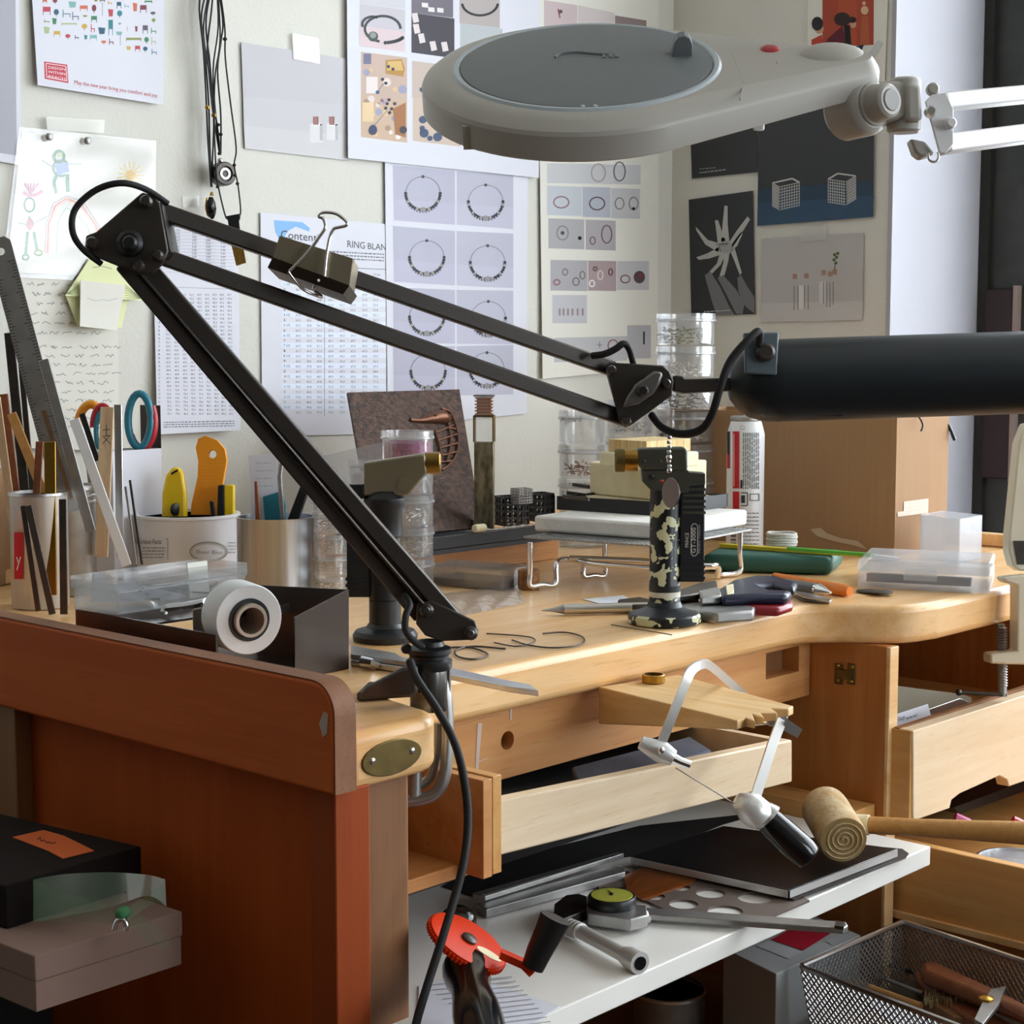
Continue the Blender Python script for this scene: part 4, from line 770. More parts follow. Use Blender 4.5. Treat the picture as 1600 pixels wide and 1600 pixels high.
# disc charm hanging from the lamp cable on a fine chain
ch = root('disc_charm', 'silver disc charm on a fine chain hanging from the lamp cable', 'charm', px(1046, 798, d=1.165))
k = B()
for i in range(9): k.ball(px(1045 + (i % 2), 676 + i * 7.5, d=1.165), 0.0016, 8)
o = k.build('chain', 'steel', ch); o['kind'] = 'stuff'
for u, v, r in ((1045, 715, 5), (1046, 735, 4)): B().ball(px(u, v, d=1.163), r * 1.165 / F, 10).build('bead', 'chrome', ch)
Mc = Matrix.Translation(px(1048, 770, d=1.165)) @ Matrix(((RT.x, UU.x, -FW.x, 0), (RT.y, UU.y, -FW.y, 0), (RT.z, UU.z, -FW.z, 0), (0, 0, 0, 1))) @ Matrix.Rotation(math.radians(-62), 4, 'Y') @ Matrix.Scale(1.165 / F, 4)
B(Mc).lathe([(23, -1), (24, 0), (23, 1.5)], 28).build('disc', mat('disc_silver', '#8a7b77', 0.5, 0.3), ch)
B(Mc).lathe([(21, -4), (22, -3), (21, -1.6)], 28).build('disc', 'black_gloss', ch)
B().ball(px(1034, 752, d=1.163), 0.0014, 8).build('red_bead', mat('bead_red', '#c03a2a', 0.3), ch)

# ================================================================== magnifier lamp
DM = 1.20
mg = root('magnifier_lamp', 'grey round magnifier lamp on white arms clamped at the right wing', 'lamp', px(1600, 960, d=1.70))
ta = math.radians(27.5)
nrm = UP * math.cos(ta) - FH * math.sin(ta); yax = nrm.cross(RT)
c0 = px(908, 114, d=DM)
MM = Matrix(((RT.x, yax.x, nrm.x, c0.x), (RT.y, yax.y, nrm.y, c0.y), (RT.z, yax.z, nrm.z, c0.z), (0, 0, 0, 1))) @ Matrix.Rotation(math.radians(-2), 4, 'Y') @ Matrix.Scale(DM / F, 4)
def tear(R, r2, L, n=48, yc=0):
    al = math.acos((R - r2) / L); pts_ = []
    for i in range(n + 1):
        a = al + (2 * math.pi - 2 * al) * i / n; pts_.append((R * math.cos(a), R * math.sin(a) + 0))
    for i in range(13):
        a = -al + 2 * al * i / 12; pts_.append((L + r2 * math.cos(a), r2 * math.sin(a) + yc))
    return pts_
rings = []
for R, r2, z in ((247, 38, -50), (250, 40, -47), (250, 40, -11), (247, 38, -5), (232, 31, 6), (214, 26, 12)): rings.append([(x, y, z if x < 215 or z > -20 else z + min(1, (x - 215) / 120) * (-40 - z)) for x, y in tear(R, r2, 425)])
B(MM).loft([[MQ for MQ in r] for r in rings]).build('head_shell', 'lamp_grey', mg, smooth=24)
B(MM).lathe([(196, 12), (200, 15.5), (206, 15.5), (210, 12)], 72, Matrix.Translation((8, 0, 0))).build('bezel', mat('bezel_glint', '#a9b2b8', 0.3), mg)  # pale blue ring paints the highlight around the lens cover
B(MM).lathe([(197, 12), (196, 15), (180, 17), (60, 20), (1, 20.5)], 72, Matrix.Translation((8, 0, 0))).build('lens_cover', 'cover_grey', mg)
b = B(MM); t_ = [(138, -30, 19), (168, -30, 19), (168, 40, 19), (138, 40, 19)]
b.prism([(x, 150, 18) for x in ()] or [(142, 34, 16), (146, 34, 40), (152, 34, 48), (162, 34, 50), (170, 34, 46), (174, 34, 36), (174, 34, 16)], (0, -26, 0)); b.build('cover_tab', 'cover_grey', mg, bevel=1.5 * DM / F)
b = B(MM); b.tube(spline([(-40, 16, 20.5), (-30, 32, 20.5), (-5, 36, 20.5), (20, 26, 20.5), (42, 20, 20.5)], 5), 3, 6, flat=.6)
em = b.build('embossed_mark', mat('emboss', '#6f7375', 0.5), mg)
for x in (34, 44, 54): B(MM).box((x, 6, 19.6), (x + 5, 30, 22)).build('embossed_bar', 'emboss', em)
for x in (-14, 4): B(MM).ball((x + 10, -196, 14), 4, 8).build('hinge_pin', 'chrome', mg)
b = B(MM).ball((300, 48, 11), 16, 14, (1.0, 1.1, .4)); b.build('red_button', mat('red_plastic', '#a81f22', 0.3), mg)
bpy.data.objects['red_button']['label'] = 'red switch button'
b = B(MM).ball((392, 20, 2), 52, 20, (1.1, 0.9, .42)); b.build('dome_button', 'lamp_grey', mg)
b = B(MM).tube([(300, -20, -20), (370, -14, -24), (425, -8, -26)], [34, 30, 28], 14, flat=.7); b.build('neck_underside', 'lamp_grey', mg)
# seam and white clip on the shell
b = B(MM); b.tube([(228, -170, 8), (240, -110, 11), (238, 60, 11), (228, 110, 10)], 1.2, 6); b.build('shell_seam', 'lamp_grey_side', mg)
b = B(MM); b.box((258, -110, -64), (275, -94, -30)); b.build('latch', 'lamp_white', mg, bevel=3 * DM / F)
b = B(MM); b.box((-182, -182, -50), (-160, -172, -14)); b.build('shell_rib', 'lamp_grey', mg)
# knuckle
KM = Matrix.Translation(px(1347, 168, d=DM)) @ Matrix(((RT.x, UU.x, -FW.x, 0), (RT.y, UU.y, -FW.y, 0), (RT.z, UU.z, -FW.z, 0), (0, 0, 0, 1))) @ Matrix.Rotation(math.radians(35), 4, 'Y') @ Matrix.Scale(DM / F, 4)
B(KM).lathe([(38, -46), (45, -38), (46, 8), (43, 18), (36, 24)], 32).build('knuckle', 'lamp_grey', mg)
B(KM).lathe([(34, 22), (33, 28), (30, 30), (26, 56), (22, 60)], 32).build('knuckle_knob', 'lamp_grey', mg)
B(KM).lathe([(18, 59), (16, 62)], 24).build('knob_cap', 'lamp_grey_side', mg)
KM2 = frame(1412, 208, d=DM + .01)
B(KM2).lathe([(22, 0), (27, 4), (27, 24), (25, 28), (25, 80), (20, 84)], 28).build('swivel_post', 'lamp_grey', mg)
plate(B(), [(1352, 126), (1420, 124), (1420, 186), (1375, 190)], DM - .004, 0.02).build('swivel_link', 'lamp_grey', mg, bevel=0.003)
plate(B(), [(1416, 128), (1440, 132), (1442, 188), (1416, 190)], DM - .008, 0.02).build('swivel_block', 'lamp_grey', mg, bevel=0.003)
# bracket and parallel arms running off to the right
DA = DM + .01
B().prism(pts_d([(1446, 158), (1456, 148), (1478, 144), (1490, 170), (1490, 225), (1478, 240), (1468, 238)], DA - .012), FW * 0.003).build('arm_bracket', 'lamp_white', mg, bevel=0.0006)
B().prism(pts_d([(1446, 158), (1456, 148), (1478, 144), (1490, 170), (1490, 225), (1478, 240), (1468, 238)], DA + .010), FW * 0.003).build('arm_bracket', 'lamp_white', mg, bevel=0.0006)
def warm(a, b_, w_): 
    p0, p1 = px(*a[:2], d=a[2]), px(*b_[:2], d=b_[2]); d_ = (p1 - p0).normalized(); return B().bar(p0, p1, w_ * DA / F, 0.012, d_.cross(FW)).build('arm', 'lamp_white', mg, bevel=0.0012)
E1 = (1890, 108, 1.42)
warm((1472, 160, DA), (1890, 120, 1.42), 26); warm((1474, 226, DA), (1890, 172, 1.42), 29)
bolt(mg, 1452, 176, 9, DA - .013, 'chrome'); bolt(mg, 1456, 141, 10, DA - .006, 'lamp_grey'); bolt(mg, 1484, 194, 9, DA - .013, 'lamp_white')
B().tube(spline(pts_d([(1450, 240), (1452, 250), (1460, 253), (1466, 248), (1464, 238)], DA - .012), 4), 0.0009, 6).build('spring_clip', 'steel', mg)
plate(B(), [(1422, 216), (1446, 220), (1462, 240), (1440, 246), (1430, 238)], DA - .006, 0.014).build('lower_knob', 'lamp_grey', mg, bevel=0.002)
plate(B(), [(1870, 90), (1920, 86), (1925, 196), (1880, 200)], 1.41, 0.03).build('elbow_plate', 'lamp_white', mg, bevel=0.002)
DC = 1.70
def warm2(a, b_): 
    p0, p1 = px(*a[:2], d=a[2]), px(*b_[:2], d=b_[2]); return B().bar(p0, p1, 0.016, 0.012, RT).build('arm', 'lamp_white', mg, bevel=0.0012)
warm2((1893, 150, 1.43), (1622, 705, DC)); 
plate(B(), [(1592, 690), (1604, 660), (1640, 660), (1640, 892), (1594, 892), (1583, 884), (1577, 862), (1577, 838)], DC - .012, 0.024).build('base_bracket', 'beige_paint', mg, bevel=0.002)
plate(B(), [(1584, 845), (1602, 845), (1602, 882), (1590, 882)], DC - .0135, 0.002).build('bracket_slot', 'dark_steel', mg)
# C clamp around the bench edge
cq = [(1568, 902), (1640, 895), (1640, 1040), (1548, 1037), (1548, 1022), (1590, 1018), (1590, 915), (1572, 910)]
plate(B(), cq, DC - .026, 0.028).build('clamp_frame', 'beige_paint', mg, bevel=0.002)
b = B().tube(pts_d([(1563, 975), (1567, 1088)], DC), 6.5 * DC / F, 12); b.build('clamp_screw', 'dull_steel', mg)
B().tube(pts_d([(1497, 1082), (1572, 1086)], DC - .002), 3.2 * DC / F, 10).build('clamp_handle', 'dark_steel', mg)
B().ball(px(1498, 1082, d=DC - .002), 5.5 * DC / F, 10).build('handle_ball', 'dark_steel', mg)
th = B()
for i in range(24): th.lathe([(6.5, 0), (8, 1), (6.5, 2)], 10, Matrix.Translation((0, 0, i * 4)))
ts = B(frame(1567, 1072, d=DC)); 
for i in range(22): ts.lathe([(6.2, 0), (7.6, 1.2), (6.2, 2.4)], 10, Matrix.Translation((-i * .15, 0, i * 4.3)))
ts.build('screw_thread', 'dull_steel', mg)['kind'] = 'stuff'
# ================================================================== left half of the bench top
def cylfn(M, R):
    """map pixels onto an upright cylinder standing at matrix M (pixel units), radius R pixels"""
    c = M.translation; rr = R * M.to_scale()[0]
    def fn(u, v, o=0.0):
        r = ray(u, v); ox, oy = CAM.x - c.x, CAM.y - c.y; a = r.x ** 2 + r.y ** 2; b_ = ox * r.x + oy * r.y; cc = ox * ox + oy * oy - (rr + o) ** 2
        disc = max(0, b_ * b_ - a * cc); t = (-b_ - math.sqrt(disc)) / a; return CAM + r * t
    return fn
def can(name, label, cat, u, v, R, h, m, inner='dark_steel', z=ZT, rim=None, group=None):
    M = frame(u, v, z=z + .0006); o = root(name, label, cat, M.translation, group)
    B(M).shell([(R * .96, 0), (R, 3), (R, h - 3), (R * 1.015, h)], [(R * .9, 3), (R * .95, h)], 40).build('body', m, o)
    if rim: B(M).shell([(R * 1.0, h - 4), (R * 1.04, h - 3), (R * 1.04, h + 1)], [(R * .95, h - 4), (R * .95, h + 1)], 40).build('rim', rim, o)
    return o, M
mat('can_silver', '#c9c6c2', 0.35, 0.6, var=0.05, scale=20); mat('tin_white', '#e8eaf0', 0.25)
ca, M = can('coffee_tin', 'silver coffee tin with a red label full of files and sticks', 'tin', 64, 947, 44, 178, 'can_silver', rim='steel')
p = Print(cylfn(M, 44), .0005); [p.poly([(22 + i, 832), (23 + i, 832), (23 + i, 905), (22 + i, 905)], '#c8232c', 2) for i in range(14)]; p.text('y', (25, 884), (33, 884), 22, '#f4eeee', 3); p.build('red_label', ca)
cb, MBb = can('steel_can', 'grey steel can with a ribbed rim behind the coffee tin', 'can', 104, 926, 47, 168, 'dull_steel', rim='steel')
for k in (140, 150, 160): B(MBb).lathe([(47, k), (48.6, k + 2), (48.6, k + 4), (47, k + 6)], 40).build('rib', 'steel', cb)
gm = frame(192, 895, z=ZT); gl = root('drinking_glass', 'small clear glass holding pale sticks beside the white tin', 'glass', gm.translation)
B(gm).shell([(22, 0), (24, 3), (27, 100)], [(20, 5), (25.5, 100)], 32).build('body', 'clear_plastic', gl)
def stick(name, label, cat, a, b_, w_, m, zb, t_=None, group='tools standing in the tins', tip=None):
    """flat tool leaning in a tin: a top pixel, b_ foot pixel, both at depth zb"""
    p0, p1 = px(*a, d=zb + .0), px(*b_, d=zb); mm = zb / F; d_ = (p1 - p0).normalized()
    o = B().bar(p0, p1, w_ * mm, (t_ or max(2.5, w_ * .25)) * mm, d_.cross(FW)).build(name, m, bevel=0.0006)
    return tag(o, label, cat, group)
r_ = root('steel_ruler', 'wide steel ruler with a hanging hole leaning out of the coffee tin', 'ruler', px(100, 790, d=1.60), 'tools standing in the tins')
dR = 1.60; a_, e_ = Vector((-4, 372)), Vector((110, 800)); dv = (e_ - a_).normalized(); nv = Vector((-dv.y, dv.x)); Lr = (e_ - a_).length
Mr = Matrix.Translation(px(a_.x, a_.y, d=dR)) @ Matrix(((RT.x, UU.x, -FW.x, 0), (RT.y, UU.y, -FW.y, 0), (RT.z, UU.z, -FW.z, 0), (0, 0, 0, 1))) @ Matrix.Rotation(math.atan2(-dv.y, dv.x), 4, 'Z') @ Matrix.Scale(dR / F, 4)
v_, f_ = holed([(8, -19), (0, -11), (0, 11), (8, 19), (Lr, 19), (Lr, -19)], [circ(22, 0, 6, 14)[::-1]], 2.5, Mr); B().add(v_, f_).build('blade', 'dull_steel', r_)
p = Print(lambda x, y, o: Mr @ Vector((x, y, 1.3 + o * 2000)))
for i in range(60): p.rect(40 + i * 5, 11 if i % 5 else 6, 41 + i * 5, 18, '#3a3836', 1); p.rect(40 + i * 5, -18, 41 + i * 5, -12 if i % 5 else -8, '#3a3836', 1)
p.build('graduations', r_)
S = [('flat_file', 'narrow dark flat file standing at the far left of the coffee tin', 'file', (14, 520), (52, 900), 15, 'dark_steel', 1.63),
 ('triangular_file', 'blue-black triangular file leaning between the rulers', 'file', (32, 560), (58, 850), 9, 'black_metal', 1.61),
 ('steel_bar', 'square grey steel bar leaning to the right out of the steel can', 'bar', (68, 562), (142, 830), 16, 'dull_steel', 1.585),
 ('wooden_stick', 'brown wooden stick leaning right at the left edge', 'stick', (18, 646), (72, 780), 15, 'handle_wood', 1.59),
 ('wooden_stick', 'pale sharpened stick at the far left edge of the tins', 'stick', (-6, 620), (22, 830), 13, 'stick_wood', 1.64),
 ('wooden_stick', 'thin brown stick between the golden strip and steel bar', 'stick', (68, 640), (112, 780), 9, 'handle_wood', 1.60),
 ('wooden_stick', 'reddish brown stick behind the dark files at the left', 'stick', (4, 616), (30, 830), 17, 'walnut', 1.66),
 ('brass_strip', 'shining golden brass strip standing upright in the coffee tin', 'strip', (78, 690), (80, 930), 18, 'brass', 1.55),
 ('flat_file', 'ribbed dark file crossing the front of the coffee tin', 'file', (36, 790), (60, 955), 9, 'dark_steel', 1.52),
 ('flat_file', 'plain black file crossing the front of the coffee tin', 'file', (44, 790), (82, 960), 11, 'black_metal', 1.515),
 ('flat_file', 'tall dark file in front of the steel can', 'file', (98, 780), (100, 960), 12, 'dark_steel', 1.52),
 ('tweezers', 'bright white metal tweezers leaning right beside the glass', 'tweezers', (116, 655), (198, 884), 16, 'lamp_white', 1.62),
 ('marker_pen', 'black and olive pen among the sticks behind the tweezers', 'pen', (128, 646), (152, 720), 9, 'black_plastic', 1.66),
 ('wooden_stick', 'pale wooden stick with a handwritten character near its top', 'stick', (168, 636), (158, 870), 21, 'stick_wood', 1.65),
 ('steel_strip', 'thin bright steel strip beside the marked wooden stick', 'strip', (184, 632), (188, 870), 12, 'steel', 1.64),
 ('needle_file', 'slim needle file leaning against the white tin', 'file', (196, 760), (213, 882), 4, 'dull_steel', 1.62),
 ('needle_file', 'slim needle file nearest the white tin', 'file', (203, 750), (222, 882), 4, 'dark_steel', 1.62),
 ('wooden_stick', 'dark bamboo strip standing behind the golden strip', 'stick', (62, 690), (50, 900), 12, 'walnut', 1.57)]
for s in S: stick(*s)
ws = [o for o in COL.objects if o.get('label', '').startswith('pale wooden stick with')][0]
p = Print(lambda u, v, o: px(u, v, d=1.642 - o))
for l in ([(160, 672), (172, 671)], [(166, 664), (166, 682)], [(160, 682), (172, 680), (160, 694)], [(162, 683), (173, 694)]): p.line(l, 1.2, '#4d4a46', 2)
p.build('handwritten_character', ws)
b = B(); box3(b, (-90, 905), (-10, 918), (22, 911), ZT + .0005, .118); tag(b.build('tan_box', 'card', bevel=.001), 'tan cardboard box at the far left edge behind the tins', 'box')
# white box with scissors
wbx = root('paper_box', 'white paper box with a dark inside holding the scissors', 'box', px(205, 860, z=ZT))
b = B(); base = box3(b, (150, 908), (180, 912), (256, 901), ZT + .0006, 0.001); H_ = 0.118
hh = px(200, 704, d=dep(base[1])).z - ZT
bb = B(); 
def wall4(b, q, h0, h1, t=0.0015):
    for i in range(4):
        a, c_ = q[i], q[(i + 1) % 4]; n_ = Vector((-(c_ - a).y, (c_ - a).x, 0)).normalized() * t
        b.hexa([Vector((x.x, x.y, h0)) for x in (a, c_, c_ + n_, a + n_)] + [Vector((x.x, x.y, h1)) for x in (a, c_, c_ + n_, a + n_)])
wall4(bb, base, ZT + .0006, ZT + hh); bb.build('box_walls', 'paper', wbx)
b.build('box_bottom', 'paper', wbx)
a, c_ = base[2], base[3]; B().hexa([Vector((x.x, x.y, ZT + .0006)) for x in (a, c_, c_ + Vector((0, .002, 0)), a + Vector((0, .002, 0)))] + [Vector((x.x, x.y, ZT + hh + .045)) for x in (a, c_, c_ + Vector((0, .002, 0)), a + Vector((0, .002, 0)))]).build('box_back', 'black_plastic', wbx)
dS = dep(base[1]) + 0.030
sc_ = root('scissors', 'scissors with teal and red loop handles in the white box', 'scissors', px(222, 720, d=dS), 'scissors in the white box')
lp = lambda cx, cy, rx, ry, a0, a1, d, n=24, tilt=0: [px(cx + rx * math.cos(math.radians(a)) , cy + ry * math.sin(math.radians(a)), d=d) for a in [a0 + (a1 - a0) * i / n for i in range(n + 1)]]
mat('teal_plastic', '#2b7c92', 0.35); mat('scissor_red', '#b3222f', 0.35); mat('orange_plastic', '#f09a1e', 0.4, bump=0.1, bscale=600); mat('yellow_plastic', '#f0c816', 0.35)
B().tube(lp(218, 657, 18, 42, 0, 360, dS)[:-1], 6 * dS / F, 10, closed=True).build('inner_grip', 'teal_plastic', sc_, smooth=80)
B().tube(lp(221, 660, 20, 40, -38, 150, dS + .002), 6.5 * dS / F, 10).build('outer_grip', 'scissor_red', sc_, smooth=80)
B().tube(lp(160, 668, 15, 34, 180, 330, dS + .01), 5 * dS / F, 10).build('outer_grip', 'scissor_red', sc_, smooth=80)
B().tube(lp(161, 674, 11, 32, 0, 360, dS + .008)[:-1], 4 * dS / F, 8, closed=True).build('inner_grip', 'teal_plastic', sc_, smooth=80)
plate(B(), [(192, 700), (214, 700), (208, 800), (200, 800)], dS + .004, 0.002).build('blade', 'steel', sc_)
s2 = root('scissors', 'orange handled scissors half hidden behind the sticks', 'scissors', px(140, 700, d=dS + .03), 'scissors in the white box')
B().tube(lp(142, 668, 20, 36, 170, 350, dS + .03), 7 * dS / F, 10).build('grip', 'orange_plastic', s2, smooth=80)
plate(B(), [(130, 690), (150, 690), (146, 760), (138, 760)], dS + .03, 0.002).build('blade', 'steel', s2)
# white ice cream tin
tn, M = can('white_tin', 'round white tin printed with an oval name and nutrition facts', 'tin', 295, 906, 78, 104, 'tin_white', rim='tin_white')
p = Print(cylfn(M, 78), .0005)
p.ring(326, 862, 29, 15, 2, '#9b968a', 0, 360, 2, 32); p.ring(326, 862, 26, 12.5, .8, '#b8b2a4', 0, 360, 2, 32); p.text('Sheer Bliss', (306, 865), (347, 866), 6, '#7d776c', 3)
p.text('Nutrition Facts', (210, 850), (252, 850), 7.5, '#33363c', 2); p.line([(218, 842), (262, 842), (262, 874)], .8, '#555861', 2)
for i in range(4): scrawl(p, (222, 856 + i * 5), (258, 856 + i * 5), 1.4, '#6f727c')
for i in range(4): scrawl(p, (356, 848 + i * 5), (369, 848 + i * 5), 1.2, '#8a8c94')
p.build('printed_label', tn)
dT = dep(M.translation)
kn = root('utility_knife', 'yellow utility knife standing in the white tin', 'knife', px(272, 800, d=dT - .01), 'tools in the white tin')
plate(B(), [(251, 850), (253, 770), (259, 742), (268, 731), (277, 729), (285, 737), (290, 770), (291, 850)], dT - .01, 0.012).build('body', 'yellow_plastic', kn, bevel=0.003)
B().ball(px(275, 796, d=dT - .011), 11 * dT / F, 12, (1, .3, 1)).build('lock_wheel', 'black_plastic', kn); plate(B(), [(267, 739), (278, 733), (278, 736), (268, 742)], dT - .0108, 0.001).build('slot', 'black_plastic', kn)
ok = root('scraper_handle', 'orange textured handle with a hanging hole in the white tin', 'handle', px(320, 800, d=dT), 'tools in the white tin')
outl = [(u, -v_) for u, v_ in [(298, 850), (300, 790), (310, 745), (311, 720), (307, 700), (311, 686), (322, 681), (340, 688), (352, 702), (355, 720), (348, 760), (338, 850)]][::-1]
Mh = Matrix.Translation(px(0, 0, d=dT + .012)) @ Matrix(((RT.x, UU.x, -FW.x, 0), (RT.y, UU.y, -FW.y, 0), (RT.z, UU.z, -FW.z, 0), (0, 0, 0, 1))) @ Matrix.Scale((dT + .012) / F, 4)
v_, f_ = holed(outl, [circ(333, -710, 6.5, 16)[::-1]], 14, Mh); B().add(v_, f_).build('grip', 'orange_plastic', ok)
k = B()
for i in range(9):
    for j in range(20):
        u = 312 + i * 4 + (j % 2) * 2 - j * .35; v2 = 722 + j * 5
        k.ball(Mh @ Vector((u, -v2, 7.2)), 0.7 * dT / F, 6, (1, 1, 1))
k.build('grip_dots', mat('dot_orange', '#f7b64e', 0.5), ok)['kind'] = 'stuff'
st2 = root('small_cutter', 'small yellow and black snap cutter in the white tin', 'cutter', px(352, 800, d=dT - .01), 'tools in the white tin')
plate(B(), [(350, 757), (366, 757), (366, 812), (350, 812)], dT - .012, 0.008).build('yellow_body', 'yellow_plastic', st2, bevel=0.002); plate(B(), [(340, 758), (350, 757), (350, 812), (339, 812)], dT - .011, 0.007).build('black_slide', 'black_plastic', st2, bevel=0.001)
tag(plate(B(), [(327, 782), (334, 784), (338, 814), (330, 814)], dT - .014, 0.004).build('black_pick', 'black_plastic', bevel=0.001), 'short black pick tip between the orange handle and cutter', 'pick', 'tools in the white tin')
# brushed steel cup
cu_, M = can('steel_cup', 'brushed steel cup holding tweezers, pens and a white card', 'cup', 433, 926, 61, 120, 'brushed')
dU = dep(M.translation)
ex = [('paper_card', 'small white card with faint pencil notes sticking out of the steel cup', 'card', [(388, 712), (432, 709), (440, 860), (396, 860)], 'paper', .012, .0006),
 ('black_marker', 'black pen leaning in the steel cup', 'pen', [(470, 757), (482, 768), (452, 850), (436, 846)], 'black_plastic', -.005, .008),
 ('tweezers', 'curved grey tweezers standing in the steel cup', 'tweezers', [(437, 720), (443, 720), (440, 745), (448, 850), (440, 850), (433, 745)], 'dull_steel', -.012, .003),
 ('copper_pencil', 'pointed copper tipped pencil at the left of the steel cup', 'pencil', [(397, 752), (402, 752), (411, 850), (400, 850)], 'walnut', -.018, .005),
 ('teal_tool', 'teal handled tool lying low in the steel cup', 'tool', [(410, 776), (440, 767), (446, 790), (446, 840), (416, 840)], 'teal_plastic', .004, .008)]
for nm, lb, ct, po, m, dd, tk in ex: tag(plate(B(), po, dU + dd, tk).build(nm, m, bevel=min(.001, tk / 4)), lb, ct, 'things in the steel cup')
o = [x for x in COL.objects if x.name.startswith('paper_card')][0]; p = Print(lambda u, v, e: px(u, v, d=dU + .0118 - e)); 
for i in range(4): scrawl(p, (400, 724 + i * 12), (426, 723 + i * 12), .8, '#9aa0a6')
p.build('pencil_notes', o)
tag(plate(B(), [(488, 716), (600, 690), (602, 716), (500, 790), (480, 786)], 1.79, 0.0006).build('plastic_film', 'film'), 'sheet of clear film leaning behind the steel cup', 'film')
# steel tray and clear box beside the board
ty = root('steel_tray', 'dark sheet steel tray inside the left edge of the bench', 'tray', px(400, 1010, z=ZT))
XA = 0.712; ZQ = ZT + 0.042
yA, yB = px(118, 958, X=XA).y, px(545, 1046, z=ZT).y
B().box((XA, yB, ZT + .0008), (XA + .0016, yA, ZQ)).build('side_wall', mat('sheet_steel', '#4c433d', 0.32, 0.85, var=0.1, scale=20), ty)
B().box((XA, yB, ZT + .0004), (px(545, 1046, z=ZT).x, yA, ZT + .002)).build('tray_floor', 'sheet_steel', ty)
ZS = ZQ - 0.004
B().box((XA + .0016, 1.03, ZS - .0016), (0.86, yA, ZS)).build('upper_floor', 'sheet_steel', ty)
fq = [px(461, 965, Y=yB + .0), px(545, 921, Y=yB), px(545, 1046, Y=yB)]
fx1 = px(545, 1046, z=ZT)
yP = px(545, 1046, z=ZT).y; fq = [px(461, 965, Y=yP), px(545, 921, Y=yP), px(545, 1046, Y=yP), px(461, 1062, Y=yP)]
for q in fq: q.z = max(q.z, ZT + .0008)
B().prism(fq, (0, 0.0016, 0)).build('end_wall', 'sheet_steel', ty)
a, b_ = fq[1], fq[2]; B().hexa([Vector((a.x, a.y + .002, ZT + .001)), Vector((a.x - .0016, a.y + .002, ZT + .001)), Vector((a.x - .0016, a.y + .11, ZT + .001)), Vector((a.x, a.y + .11, ZT + .001)), Vector((a.x, a.y + .002, a.z)), Vector((a.x - .0016, a.y + .002, a.z)), Vector((a.x - .0016, a.y + .11, a.z - .007)), Vector((a.x, a.y + .11, a.z - .007))]).build('side_wall', 'sheet_steel', ty)
B().prism([px(430, 948, d=1.30), px(530, 922, d=1.33), px(530, 932, d=1.33), px(430, 964, d=1.30)], FW * .002).build('bright_edge', 'steel', ty)
# tape roll
dP = 1.20
tp_ = root('tape_roll', 'roll of white tape with a dark core standing in the steel tray', 'tape', px(365, 1026, d=dP))
Mt = Matrix.Translation(px(388, 968, d=dP)) @ Matrix(((RT.x, UU.x, -FW.x, 0), (RT.y, UU.y, -FW.y, 0), (RT.z, UU.z, -FW.z, 0), (0, 0, 0, 1))) @ Matrix.Rotation(math.radians(32), 4, 'Y') @ Matrix.Rotation(math.radians(6), 4, 'X') @ Matrix.Scale(dP / F, 4)
B(Mt).shell([(55, -58), (56, -54), (56, 0), (54, 3)], [(34, -58), (34, 3)], 48).build('tape_winding', mat('tape_white', '#dfe3e4', 0.35, spec=0.6), tp_)
B(Mt).shell([(33.8, -58), (33.8, 5)], [(27, -58), (27, 5)], 40).build('dark_core', 'black_plastic', tp_)
B(Mt).shell([(26.8, -60), (26.8, 12), (26, 14)], [(21, -60), (21, 14)], 40).build('inner_tube', mat('core_pale', '#b7a99a', 0.4, 0.4), tp_)
b = B(); b.tube(spline(pts_d([(255, 958, 1.28), (262, 950, 1.28), (285, 947, 1.27), (305, 944, 1.26), (322, 940, 1.25)]), 5), .003, 8); tag(b.build('wire_loop', 'chrome'), 'bright loop of thick wire left of the tape roll', 'wire')
plate(B(), [(300, 952), (345, 945), (348, 1012), (302, 1004)], 1.235, .02).build('steel_block', mat('block_metal', '#8d8279', 0.35, 0.7), tp_, bevel=.001)
# clear plastic box with lid on the tray
bx = root('clear_box', 'clear lidded plastic box of metal scraps on the steel tray', 'box', px(185, 960, z=ZQ))
b = B(); base = box3(b, (116, 952), (184, 961), (383, 930), ZQ + .001, 0.001); top_h = 57 * dep(base[1]) / F
b.build('box_bottom', 'milky_plastic', bx)
bb = B(); wall4(bb, base, ZQ + .002, ZQ + top_h - .008); bb.build('box_walls', mat('dummy', '#ffffff') and clear('box_clear', '#f4f7f8', 0.13, 0.12, 0.14), bx)
ce = sum(base, Vector()) / 4; lq = [ce + (q - ce) * 1.03 for q in base]
b = B(); b.hexa([Vector((q.x, q.y, ZQ + top_h - .003)) for q in lq] + [Vector((q.x, q.y, ZQ + top_h)) for q in lq]); wall4(b, lq, ZQ + top_h - .010, ZQ + top_h - .003); b.build('lid', 'box_clear', bx)
def inbox(s, t, z): return base[1] + (base[0] - base[1]) * s + (base[2] - base[1]) * t + Vector((0, 0, z))
B().prism([inbox(.2, .62, .002), inbox(.2, .78, .002), inbox(.25, .78, .03), inbox(.25, .62, .03)], (0, .0015, 0)).build('paper_scrap', 'paper_old', bx)
B().prism([inbox(.9, .1, .004), inbox(.1, .5, .004), inbox(.1, .55, .006), inbox(.85, .1, .028)], (0, .001, 0)).build('paper_scrap', 'paper', bx)
b = B()
for i in range(26): b.tube([inbox(random.uniform(.1, .9), random.uniform(.25, .9), random.uniform(.003, .01)), inbox(random.uniform(.1, .9), random.uniform(.25, .9), random.uniform(.003, .016))], .0008, 5)
b.build('wire_scraps', 'dull_steel', bx)['kind'] = 'stuff'
